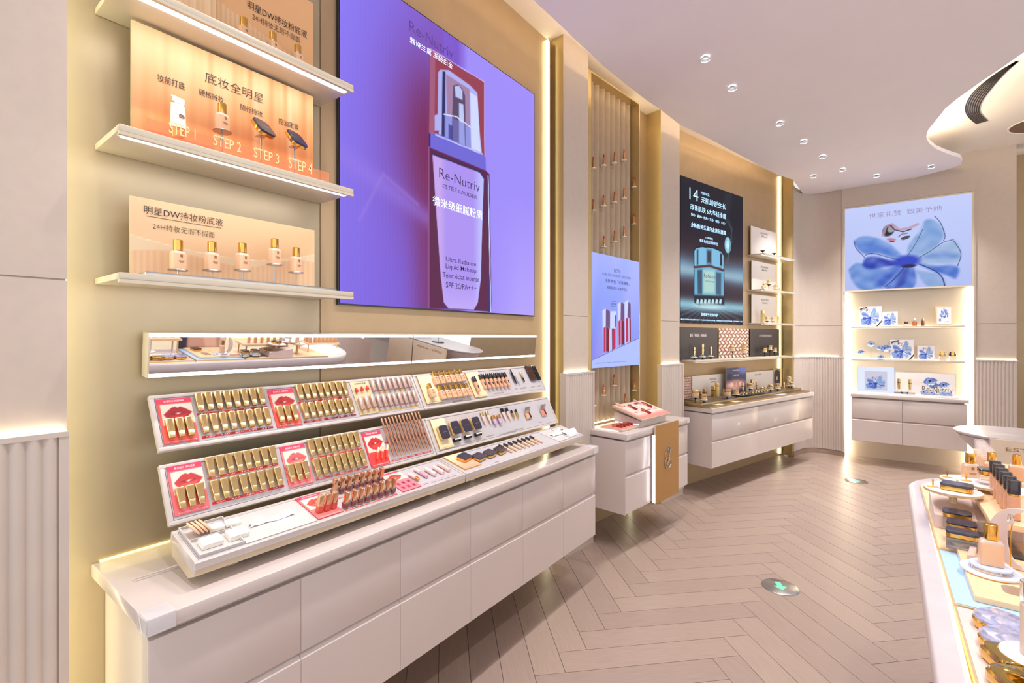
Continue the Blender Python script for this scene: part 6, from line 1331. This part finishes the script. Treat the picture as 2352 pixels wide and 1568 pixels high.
nfl('fl2', 118, zN2, .82, 'small blue paper flower on a clear foot at the end of the lower niche shelf'); nfl('fl3', 275, zN2, 1.25, 'tall blue paper flower reaching to the light on the lower niche shelf'); nfl('fl3', 408, zN2, .92, 'blue paper flower between the tall one and its neighbour on the lower shelf'); nfl('fl2', 478, zN2, 1.35, 'broad blue paper flower next to the large gift box', rot=25); nfl('fl1', 425, zN2, .75, 'low blue paper bloom resting on the lower niche shelf', X=XI - .05)
# niche cabinet
FQ = SF((6.55, .232, 0), -90); QL, QD = .945, .48
r = thing('niche_cabinet', 'white floating cabinet with four drawers in the niche', 'cabinet', M=FQ); part('carcass', WHITE, r, lambda b: b.box(.004, QL - .004, .03, QD, .262, .733))
for a, c in ((0, QL * .47), (QL * .47, QL)):
    for i, zz in enumerate(((.266, .498), (.514, .727))): part('drawer_front', WHITE, r, lambda b: pull_front(b, a + .0015, c - .0015, .012, *zz, i == 0))
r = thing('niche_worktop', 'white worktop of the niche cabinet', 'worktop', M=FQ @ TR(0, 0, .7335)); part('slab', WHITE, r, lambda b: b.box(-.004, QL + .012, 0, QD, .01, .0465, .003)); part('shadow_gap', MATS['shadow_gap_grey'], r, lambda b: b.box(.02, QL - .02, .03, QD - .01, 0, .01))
r = thing('white_display_board', 'glossy white board lying on the niche worktop', 'display board', M=FQ @ TR(0, 0, .7804)); part('board', mat('white_gloss_board', (244, 240, 240), .15), r, lambda b: b.box(.03, QL - .05, .06, QD - .05, 0, .014, .001)); zq0 = .7948
XP = 6.78
def qpanel(l, r_, top, z, X, fn, label, edge, nx, ny, em=PRINT, name='panel'):
    a, c = onX(*zn(l, 300), X).y, onX(*zn(r_, 300), X).y; z1 = onX(*zn(l, top), X).z; o = thing('light_panel' if em is SCREEN else 'title_panel', label, 'panel', M=FN @ TR(-a, z, XN - X)); wd, hh = a - c, z1 - z
    part('board', edge, o, lambda b: b.box(0, wd, 0, hh, -.012, -.0005)); picture('picture', wd - .008, hh - .008, nx, ny, fn, em, o, TR(.004, .004, 0), z=0); return o, wd, hh
def paint_lb(U, V):
    c = Cv(U, V, 1., .7); c.grad((226, 234, 255), (226, 234, 255), V); m = (U > .19) & (U < .82) & (V > .07) & (V < .84); k = Cv(U, V, 1., .7); k.grad((206, 202, 222), (206, 202, 222), V); flower(k, lambda x, y: (.2 + (x - 420) / 950 * .62, .06 + (870 - y) / 720 * .52))
    for i in range(3): c.c[i] = np.where(m, k.c[i], c.c[i])
    return c.out()
o, wd, hh = qpanel(62, 645, 1030, zq0, 6.72, paint_lb, 'glowing white light box with a blue flower print on the niche cabinet', mat('light_box_edge', (200, 204, 226), .4), 90, 70, SCREEN); text('ESTĒE LAUDER', wd * .36, wd * .64, hh * .10, hh * .125, GINK, o, .001)
o, wd, hh = qpanel(655, 1610, 1115, zq0, 6.86, wh, 'wide pale panel with raised letters on the niche cabinet', SHELFM, 6, 4)
LET = mat('chrome_letters', (150, 140, 136), .2, metal=.9)
a, c = onX(*zn(1075, 1300), 6.74).y, onX(*zn(1555, 1300), 6.74).y
o = thing('standing_letters', 'metal letters standing among blue flowers on the niche cabinet', 'letters', M=FN @ TR(-a, zq0 + .0004, XN - 6.74)); wd = a - c
text('Re-Nutriv', 0, wd, .022, .092, LET, o, .003, name='letters'); part('rail', LET, o, lambda b: b.box(0, wd, 0, .006, -.004, .004))
text('ESTĒE LAUDER', wd * .16, wd * .9, .008, .02, LET, o, .003, name='letters')
for x, kk, s, l in ((1195, 'fl2', 1.5, 'large blue flower rising behind the metal letters'), (1255, 'fl2', 1.05, 'blue flower beside the large one behind the letters'), (1410, 'fl2', 1.15, 'blue flower rising over the last metal letters'), (1100, 'fl1', .8, 'low blue bloom before the first metal letter'), (1225, 'fl1', .7, 'low blue bloom under the large flower'), (1395, 'fl1', .75, 'low blue bloom in front of the last letters'), (1480, 'fl1', .7, 'lowest blue bloom at the end of the letters')):
    put(kk, SF(npos(x, zq0, 6.70 if kk == 'fl1' else 6.79), -90, s), l)
p = npos(800, zq0, 6.70); r = thing('serum_plinth', 'white plinth with a navy bow under two gold serums', 'plinth', M=SF(p, -90)); part('plinth', WHITE, r, lambda b: b.box(-.085, .085, -.04, .04, 0, .030, .002)); part('ribbon', NAVY, r, lambda b: b.box(-.086, .086, -.0415, .0415, .012, .017)); part('bow', NAVY, r, lambda b: [b.loft([[(s * .003, y, .014), (s * .03, y, .003), (s * .03, y, .026)] for y in (-.047, -.042)]) for s in (-1, 1)])
for dx, l, kk in ((-.045, 'gold serum bottle on the bow plinth nearer the light box', 'ser'), (.045, 'gold serum bottle on the bow plinth nearer the letters', 'ser')): put(kk, SF(p + Vector((0, -dx, .0304)), -90, 1.35), l)

# floor markers
def marker(px, py, s, label):
    p = onZ(px, py, 0); r = thing('floor_marker', label, 'floor marker', M=TR(p.x, p.y, 0) @ RZ(math.degrees(TH) - 90 - 12)); part('disc', CHROME, r, lambda b: b.lathe([(.094 * s, .0004), (.094 * s, .003), (.090 * s, .0045)], 40))
    part('arrow', mat('green_arrow', (96, 226, 160), .5, emit=.4), r, lambda b: b.loft([[(x * s, y * s, z) for x, y in ((-.014, .050), (.014, .050), (.014, .0), (.034, .0), (0, -.042), (-.034, .0), (-.014, .0))] for z in (.0046, .0055)]))
    text('安全出口', -.03 * s, .03 * s, .062 * s, .072 * s, INK, r, .005)
marker(1792, 1348, 1.0, 'round steel floor marker with green arrow, on the open floor near the island'); marker(1967, 1105, 1.0, 'round steel floor marker with green arrow, beside the niche cabinet')

# ================================================================== ISLAND
ZI = .88; PCH = mat('peach_tray_top', (240, 206, 164), .4); PEE = mat('champagne_tray_edge', (214, 190, 150), .35, metal=.35); PKB = mat('blush_board', (226, 204, 196), .5)
def iout(k):      # outline inset by k
    o = [(.25, -.063 - k), (1.2, -.075 - k), (2.19, -.087 - k)]
    cx, cy, rx, ry = 2.19, -.517, .32, .43
    for i in range(1, 24): a = math.radians(90 - i * 7.5); o.append((cx + (rx - k) * math.cos(a), cy + (ry - k) * math.sin(a)))
    return o + [(2.19, -.947 + k), (.25, -.947 + k)]
isl = thing('display_island', 'white island counter with rounded end and a glowing inner line', 'island counter')
def prismo(b, o, z0, z1): b.loft([[(x, y, z) for x, y in o] for z in (z0, z1)])
IW = mat('island_white', (202, 194, 198), .3, coat=.2)
part('rim', IW, isl, lambda b: b.loft([[(x, y, z) for x, y in iout(k)] for k, z in ((.004, .826), (0, .830), (0, .876), (.004, .880), (.034, .880), (.034, .870))], False, False), ang=50)
part('soffit', IW, isl, lambda b: prismo(b, iout(.01), .822, .8259)); part('bed', PEE, isl, lambda b: prismo(b, iout(.035), .862, .870))
part('light_line', DIML, isl, lambda b: b.loft([[(x, y, z) for x, y in iout(k)] for k, z in ((.0345, .8702), (.0345, .879), (.041, .879), (.041, .8702))], False, False))
def ped(b):
    o = iout(.13); F = flute_path(list(reversed(o)) + [o[-1]], .05, .010); prismo(b, list(reversed([(p.x, p.y) for p in F[:-1]])), 0, .822)
part('pedestal', FLUTE, isl, ped, ang=50)
def itray(x0_, x1_, y1_, label, top, y0_=-.117, glow=None):
    r = thing('island_tray', label, 'display tray', M=TR(0, 0, .8704)); part('edge', PEE, r, lambda b: b.box(x0_, x1_, y1_, y0_, 0, .018, .001)); part('top', top, r, lambda b: b.box(x0_ + .003, x1_ - .003, y1_ + .003, y0_ - .003, .018, .0195)); return r
ZT = .8904
itray(1.562, 2.19, -.46, 'long peach tray with compacts and a raised rack on the island', PCH); itray(1.256, 1.552, -.46, 'tray with a glowing blue border on the island', mat('blue_lit_tray', (168, 204, 242), .3, emit=.12)); itray(.96, 1.246, -.46, 'blush marble tray with gem compacts on the island', mat('blush_marble', (222, 206, 202), .35, var=.10, scale=6)); itray(.62, .95, -.46, 'blush marble tray with cup stands on the island', mat('blush_marble2', (226, 212, 206), .35, var=.08, scale=6))
# rounded end: ring shelf
r = thing('ring_plate', 'half-round glowing plate at the rounded end of the island', 'display plate', M=TR(0, 0, .8704)); EO = [(x, y) for x, y in iout(.05) if x > 2.18]; part('plate', PKB, r, lambda b: prismo(b, EO, 0, .012)); part('rim_light', LEDW, r, lambda b: b.loft([[(x, y, z) for x, y in EO] for z in (.0121, .014)], False, True))
# blush board with a raised disc
def iz(px, py, z): return onZ(px, py, z)
r = thing('sloping_block', 'lavender-lit sloping block on the peach tray', 'display block', M=TR(1.80, -.205, ZT)); part('block', PKB, r, lambda b: b.loft([[(x, y, z) for x, y in ((-.075, -.085), (.095, -.085), (.095, .082), (-.075, .082))] if z == 0 else [(-.075, -.085, .045), (.095, -.085, .075), (.095, .082, .075), (-.075, .082, .045)] if 0 else [(x, y, zz) for x, y, zz in ((-.075, -.085, .034), (.095, -.085, .060), (.095, .082, .060), (-.075, .082, .034))] if z else None for z in (1,)] + [[(x, y, 0.0) for x, y in ((-.075, -.085), (.095, -.085), (.095, .082), (-.075, .082))]]))
def disc(px, py, z, zb, rad, label):
    p = onZ(px, py, z); r = thing('disc_stand', label, 'stand', M=TR(p.x, p.y, zb)); hh = z - zb
    part('plate', mat('disc_white_top', (246, 242, 246), .25), r, lambda b: b.lathe([(rad - .002, hh - .0005), (rad - .002, hh)], 32)); part('edge', PEE, r, lambda b: b.lathe([(rad - .006, hh - .008), (rad, hh - .006), (rad, hh - .0008)], 32)); part('stem', PEE, r, lambda b: b.lathe([(.009, .0), (.008, hh - .008)], 14))
    part('clip', GOLD, r, lambda b: [b.box(-.002, .002, -.012, .012, hh, hh + .003), b.box(-.0015, .0015, -.002, .002, hh, hh + .022)], M=TR(-rad * .1, rad * .68, 0)); return p
p = disc(2189, 1124, .983, .9462, .062, 'round white disc stand on the sloping block'); 
put('flat', SF(p + Vector((0, -.008, .0006)), 78, 1.05), 'navy powder case standing on the disc of the sloping block')
p = disc(2268, 1110, .985, ZT, .066, 'round white disc stand behind the sloping block'); put('blk1', SF(p + Vector((.0, -.01, .0004)), 90), 'clear block on the disc behind the sloping block'); put('flat', SF(p + Vector((.0, -.01, .0270)), 90, .95), 'navy and gold case on a clear block behind the sloping block')
p = disc(2216, 1101, .975, .8830, .058, 'round white disc stand by the rounded end'); put('found2', SF(p + Vector((.0, -.012, .0004)), -70, 1.05), 'peach foundation bottle on the disc by the rounded end')
# compacts trio on acrylic
r = thing('acrylic_plate', 'clear sloped acrylic plate under three navy cases', 'acrylic plate', M=TR(1.62, -.20, ZT)); part('plate', CLEAR, r, lambda b: b.box(-.045, .16, -.07, .045, .0004, .008, .001)); part('card', mat('peach_card_print', (238, 190, 150), .5), r, lambda b: b.box(-.04, .155, -.065, .04, 0, .0004))
for i, (px, py) in enumerate(((2196, 1232), (2196, 1211), (2186, 1186))):
    p = onZ(px + 6, py, .925); put('blk1', SF((p.x, p.y - .005, ZT + .0084), 86), 'clear acrylic block under a navy case on the peach tray', 'blocks on the peach tray'); put('flat', SF((p.x, p.y - .005, ZT + .0350), 86, .9), ('navy case of the three farthest from the sloping block', 'middle navy case of the three on acrylic', 'navy case of the three next to the sloping block')[i])
# rack of dark-capped bottles
def rack(x0_, x1_, y0_, y1_, z, label):
    r = thing('bottle_rack', label, 'rack', M=TR(0, 0, ZT)); part('top', PCH, r, lambda b: b.box(x0_, x1_, y0_, y1_, z - ZT - .014, z - ZT, .001))
    for x in (x0_ + .02, x1_ - .02):
        for y in (y0_ + .015, y1_ - .015): part('post', PEE, r, lambda b: b.lathe([(.005, 0), (.005, z - ZT - .014)], 10, x, y))
rack(1.585, 1.90, -.36, -.213, .968, 'peach rack with dark-capped bottles above the compacts')
for i in range(6): put('tall', SF((1.632 + i * .046, -.259, .9686), 90, 1.02), 'rosy bottle with aubergine cap in the row on the peach rack', 'bottles on the peach rack')
rack(2.08, 2.37, -.42, -.255, .962, 'peach rack with clear-capped bottles towards the rounded end')
def k_clr(r): part('bottle', SKIN2, r, lambda b: b.rrs([(.03, .018, .004, 0), (.032, .02, .005, .002), (.032, .02, .005, .045)])); part('cap', CAPCLR, r, lambda b: b.rrs([(.026, .018, .005, .0452), (.026, .018, .005, .078), (.024, .016, .005, .080)]))
KIND['clr'] = ('clear_cap_bottle', 'bottle', k_clr)
for i in range(6): put('clr', SF((2.165 + i * .036, -.287, .9626), 90), 'peach bottle with clear cap in the row on the rack by the rounded end', 'clear-capped bottles')
for i, l in enumerate(('gold-capped foundation leading the clear-capped row on its rack', 'gold-capped foundation beside the leader of the clear-capped row')): put('found', SF((2.115, -.286 - i * .055, .9626), 90, 1.0), l)
# tray with the glowing border: board, foundation on a round mirror, moon, spatula
r = thing('peach_board', 'peach board with a case-shaped recess on the blue-lit tray', 'display board', M=TR(0, 0, ZT)); part('board', PCH, r, lambda b: b.box(1.285, 1.548, -.44, -.150, 0, .012, .002)); part('ridge', PEE, r, lambda b: b.tube([(1.405, -.155, .0125), (1.402, -.20, .0125), (1.408, -.25, .0125), (1.402, -.33, .0125)], .0018, 6)); part('recess', mat('mirror_taupe', (190, 170, 150), .2, metal=.5), r, lambda b: prismo(b, [(1.352 + x, -.235 + y) for x, y in rr(.045, .075, .012)], .0121, .0128)); ZB = ZT + .0126
p = onZ(2276, 1310, .906); r = thing('round_stand', 'double round blue-white stand under the foundation on the blue tray', 'stand', M=TR(p.x, p.y, ZB)); BW = mat('blue_white_plate', (214, 226, 246), .2)
part('lower_plate', BW, r, lambda b: b.lathe([(.048, 0), (.050, .002), (.049, .005)], 32)); part('edge', GOLD, r, lambda b: b.lathe([(.0501, .0005), (.0506, .0022)], 32, caps=False)); part('glass', CLEAR, r, lambda b: b.lathe([(.032, .0052), (.033, .012)], 28)); part('upper_plate', BW, r, lambda b: b.lathe([(.034, .0122), (.0345, .014), (.034, .0158)], 28))
put('found2', SF(p + Vector((0, 0, ZB - p.z + .0162)), 95, 1.1), 'peach foundation with gold cap on the double round stand')
def moon(b):
    o = [(.052 * math.cos(math.radians(a)), .065 * math.sin(math.radians(a)) + .066) for a in range(-95, 96, 10)] + [(.022 * math.cos(math.radians(a)) , .056 * math.sin(math.radians(a)) + .066) for a in range(90, -91, -12)]
    b.loft([[(x, y, z) for x, y in o] for z in (0, .006)])
r = thing('crescent_block', 'peach crescent standing behind the foundation on the blue tray', 'display block', M=TR(p.x + .045, p.y - .052, ZB) @ RZ(68) @ RX(90)); part('crescent', PKB, r, moon)
r = thing('spatula', 'gold pendant chain hanging by the peach crescent', 'ornament', M=TR(p.x + .03, p.y - .034, ZB)); part('rod', GOLD, r, lambda b: b.tube([(0, 0, 0), (0, 0, .075), (.003, -.003, .10)], .0012, 6)); part('drop', CLEAR, r, lambda b: b.lathe([(.001, .098), (.006, .106), (.005, .116), (.001, .124)], 10))
q_ = onZ(2230, 1285, .905); put('lstick', SF((q_.x, q_.y, ZB + .0066), 0) @ RZ(-100) @ RX(-90), 'white and gold stick lying at the back of the blue tray')
put('flat', SF((1.33, -.345, ZB), 80), 'navy powder case lying beside the recess on the blue tray')
# gem and gold compacts
def k_gem(r):
    part('case', GOLD, r, lambda b: b.lathe([(.030, 0), (.036, .004), (.037, .014), (.035, .018)], 28)); part('gem', mat('blue_crystal', (186, 190, 226), .05, metal=.3, var=.25, scale=90, coat=1.), r, lambda b: b.lathe([(.036, .0182), (.0355, .022), (.030, .0265), (.001, .0285)], 14), ang=8)
def k_gcomp(r): part('case', GOLD, r, lambda b: b.rrs([(.062, .058, .014, 0), (.068, .064, .016, .004), (.068, .064, .016, .016), (.062, .058, .015, .020)])); part('lid', mat('mirror_gold_lid', (212, 190, 120), .08, metal=1.), r, lambda b: b.rrs([(.062, .058, .015, .0202), (.060, .056, .014, .024), (.05, .046, .012, .0255)])); part('crest', PGOLD, r, lambda b: b.lathe([(.004, .0256), (.003, .027)], 12))
KIND.update(gem=('gem_compact', 'compact', k_gem), gcomp=('gold_compact', 'compact', k_gcomp))
for (px, py), kk, l in (((2277, 1425), 'gem', 'blue crystal compact next to the blue tray'), ((2293, 1469), 'gem', 'blue crystal compact next to the gold compacts'), ((2304, 1508), 'gcomp', 'mirror gold compact next to the crystal ones'), ((2322, 1564), 'gcomp', 'mirror gold compact at the joint of the blush trays')):
    p = onZ(px, py, .905); put(kk, SF((p.x, p.y - .012, ZT), 20), l)
def k_cupw(r): part('plate', mat('disc_white_top', (246, 242, 246), .25), r, lambda b: b.lathe([(.036, .046), (.038, .048), (.037, .05)], 28)); part('rim', GOLD, r, lambda b: b.lathe([(.0382, .047), (.0386, .0485)], 28, caps=False)); part('cone', GOLD, r, lambda b: b.lathe([(.003, .003), (.0035, .02), (.008, .034), (.032, .0458)], 20)); part('foot', GOLD, r, lambda b: b.lathe([(.014, 0), (.012, .003)], 16))
KIND['cupw'] = ('gold_cup_stand', 'stand', k_cupw)
p = onZ(2378, 1500, .945); put('cupw', SF((p.x, p.y, ZT)), 'white plate on a gold cone stand beside the gold compacts'); KIND['lotp'] = ('lotion_bottle', 'bottle', lambda r: (part('bottle', FROST, r, lambda b: b.lathe([(.015, 0), (.0165, .002), (.0165, .075), (.010, .082)], 20)), part('cap', CLEAR, r, lambda b: b.lathe([(.0165, .0825), (.0165, .11), (.0155, .111)], 20))))
put('lotp', SF((p.x, p.y, ZT + .0504), 0, .95), 'pale lotion bottle on the gold cone stand beside the compacts')
for x, y in ((.74, -.2), (.84, -.3)): put('cupw', SF((x, y, ZT)), 'white plate on a gold cone stand on the last blush tray', 'cone stands on the last blush tray'); put('found', SF((x, y, ZT + .0504), 90), 'foundation bottle on a cone stand of the last blush tray', 'foundations on the last blush tray')
rack(.98, 1.24, -.45, -.33, .985, 'peach rack of glass pots above the blush tray')
for i in range(5): put('pot', SF((1.01 + i * .048, -.39, .9856), 0, 1.5), 'glass pot with gold lid on the rack above the blush tray', 'pots on the blush rack')
def hand(U, V):
    c = Cv(U, V, 1.2, 1.); c.grad((206, 160, 146), (226, 190, 178), U)
    c.poly([(.2, 0), (.34, .9), (.5, 1.), (.62, .6), (.5, 0)], (238, 206, 190), .05)
    for i in range(4): c.line([(.42 + i * .07, .95 - i * .05), (.55 + i * .1, .3 + i * .05)], .03, (240, 208, 194), .02); c.line([(.455 + i * .07, .93 - i * .05), (.59 + i * .1, .3 + i * .05)], .006, (170, 116, 104), .006)
    c.put(np.clip((c.x - .95) / .05, 0, 1), (60, 60, 84)); c.put(np.clip((.14 - c.x) / .04, 0, 1), (240, 236, 240)); return c.out()
r = thing('model_board', 'upright board printed with a model hand behind the blue tray', 'poster', M=WF((1.552, -.447, ZT), 180)); part('board', PEE, r, lambda b: b.box(0, .30, 0, .24, -.008, -.0005)); picture('picture', .294, .234, 40, 34, hand, PRINT, r, TR(.003, .003, 0), z=0)
# ================================================================== MAKE-UP DESK, CHAIR, SIGN
dk_ = thing('makeup_desk', 'white boat-shaped make-up desk with rounded end beyond the island', 'desk', M=TR(4.32, 0, 0))
def dout(k): return [((.27 - k) * math.cos(math.radians(a)), -.67 + (.27 - k) * math.sin(math.radians(a))) for a in range(0, 181, 10)] + [(-.27 + k, -2.6), (.27 - k, -2.6)]
part('top', IW, dk_, lambda b: b.loft([[(x, y, z) for x, y in dout(k)] for k, z in ((.02, .776), (0, .790), (0, .796), (.004, .80))])); part('hull', IW, dk_, lambda b: b.loft([[(x, y, z) for x, y in dout(k)] for k, z in ((.20, .60), (.17, .615), (.10, .67), (.03, .755), (.016, .7758))]), ang=50); part('pedestal', PANEL, dk_, lambda b: b.box(-.06, .06, -2.5, -.9, 0, .6))
sg = thing('sign_board', 'champagne sign panel with gold brand letters before the make-up desk', 'sign', M=FN @ TR(.524, 0, XN - 3.92)); part('panel', mat('champagne_sign_panel', (216, 192, 166), .4, metal=.1), sg, lambda b: b.box(0, 1.0, 0, .812, -.02, 0, .002))
def sq(px, py): p = FNi @ onX(px, py, 3.92); return p.x - .524, p.y
a = sq(2310, 1035.2); d = sq(2310, 1025.6); text('ESTĒE LAUDER', a[0], a[0] + .42, a[1], d[1] + .004, BINK, sg, .002)
ch = thing('lounge_chair', 'pale round-backed lounge chair beside the make-up desk', 'chair', M=TR(3.55, -1.75, 0) @ RZ(20)); UPH = mat('pale_upholstery', (206, 188, 178), .8, bump=.1, scale=80)
part('seat', UPH, ch, lambda b: b.lathe([(.20, .34), (.25, .36), (.25, .43), (.22, .45)], 28)); part('backrest', UPH, ch, lambda b: b.loft([[((.27 + o_) * math.cos(a_), (.27 + o_) * math.sin(a_), z) for o_, z in ((0, .40), (0, .80 - .12 * abs(i / 6 - 1) ** 2), (.02, .83 - .12 * abs(i / 6 - 1) ** 2), (.04, .80 - .12 * abs(i / 6 - 1) ** 2), (.04, .40))] for i, a_ in ((i, math.radians(60 + i * 20)) for i in range(13))]), ang=50)
part('stem', CHROME, ch, lambda b: b.lathe([(.03, .02), (.03, .34)], 14)); part('base', CHROME, ch, lambda b: b.lathe([(.22, 0), (.21, .015), (.04, .022)], 28))
vm = thing('vanity_mirror', 'round standing vanity mirror on a black base on the make-up desk', 'mirror', M=TR(4.25, -1.0, .8004) @ RZ(-60)); part('base', BLACK, vm, lambda b: b.lathe([(.075, 0), (.07, .008)], 28)); part('stem', CHROME, vm, lambda b: b.lathe([(.004, .008), (.004, .13)], 8)); part('rim', CHROME, vm, lambda b: b.lathe([(.098, -.006), (.104, 0), (.098, .006)], 36), M=TR(0, 0, .235) @ RX(90)); part('glass', MIRM, vm, lambda b: b.lathe([(.096, .0062), (.096, .007)], 36), M=TR(0, 0, .235) @ RX(90))
dt = thing('desk_tray', 'champagne tray with sample pots on the make-up desk', 'tray', M=TR(4.33, -1.55, .8004)); part('tray', PEE, dt, lambda b: b.box(-.12, .12, -.22, .22, 0, .02, .002))
for i in range(4): put('pot', SF((4.29 + (i % 2) * .06, -1.45 - (i // 2) * .08, .8206), 0, 1.4), 'glass sample pot on the desk tray', 'pots on the desk tray')
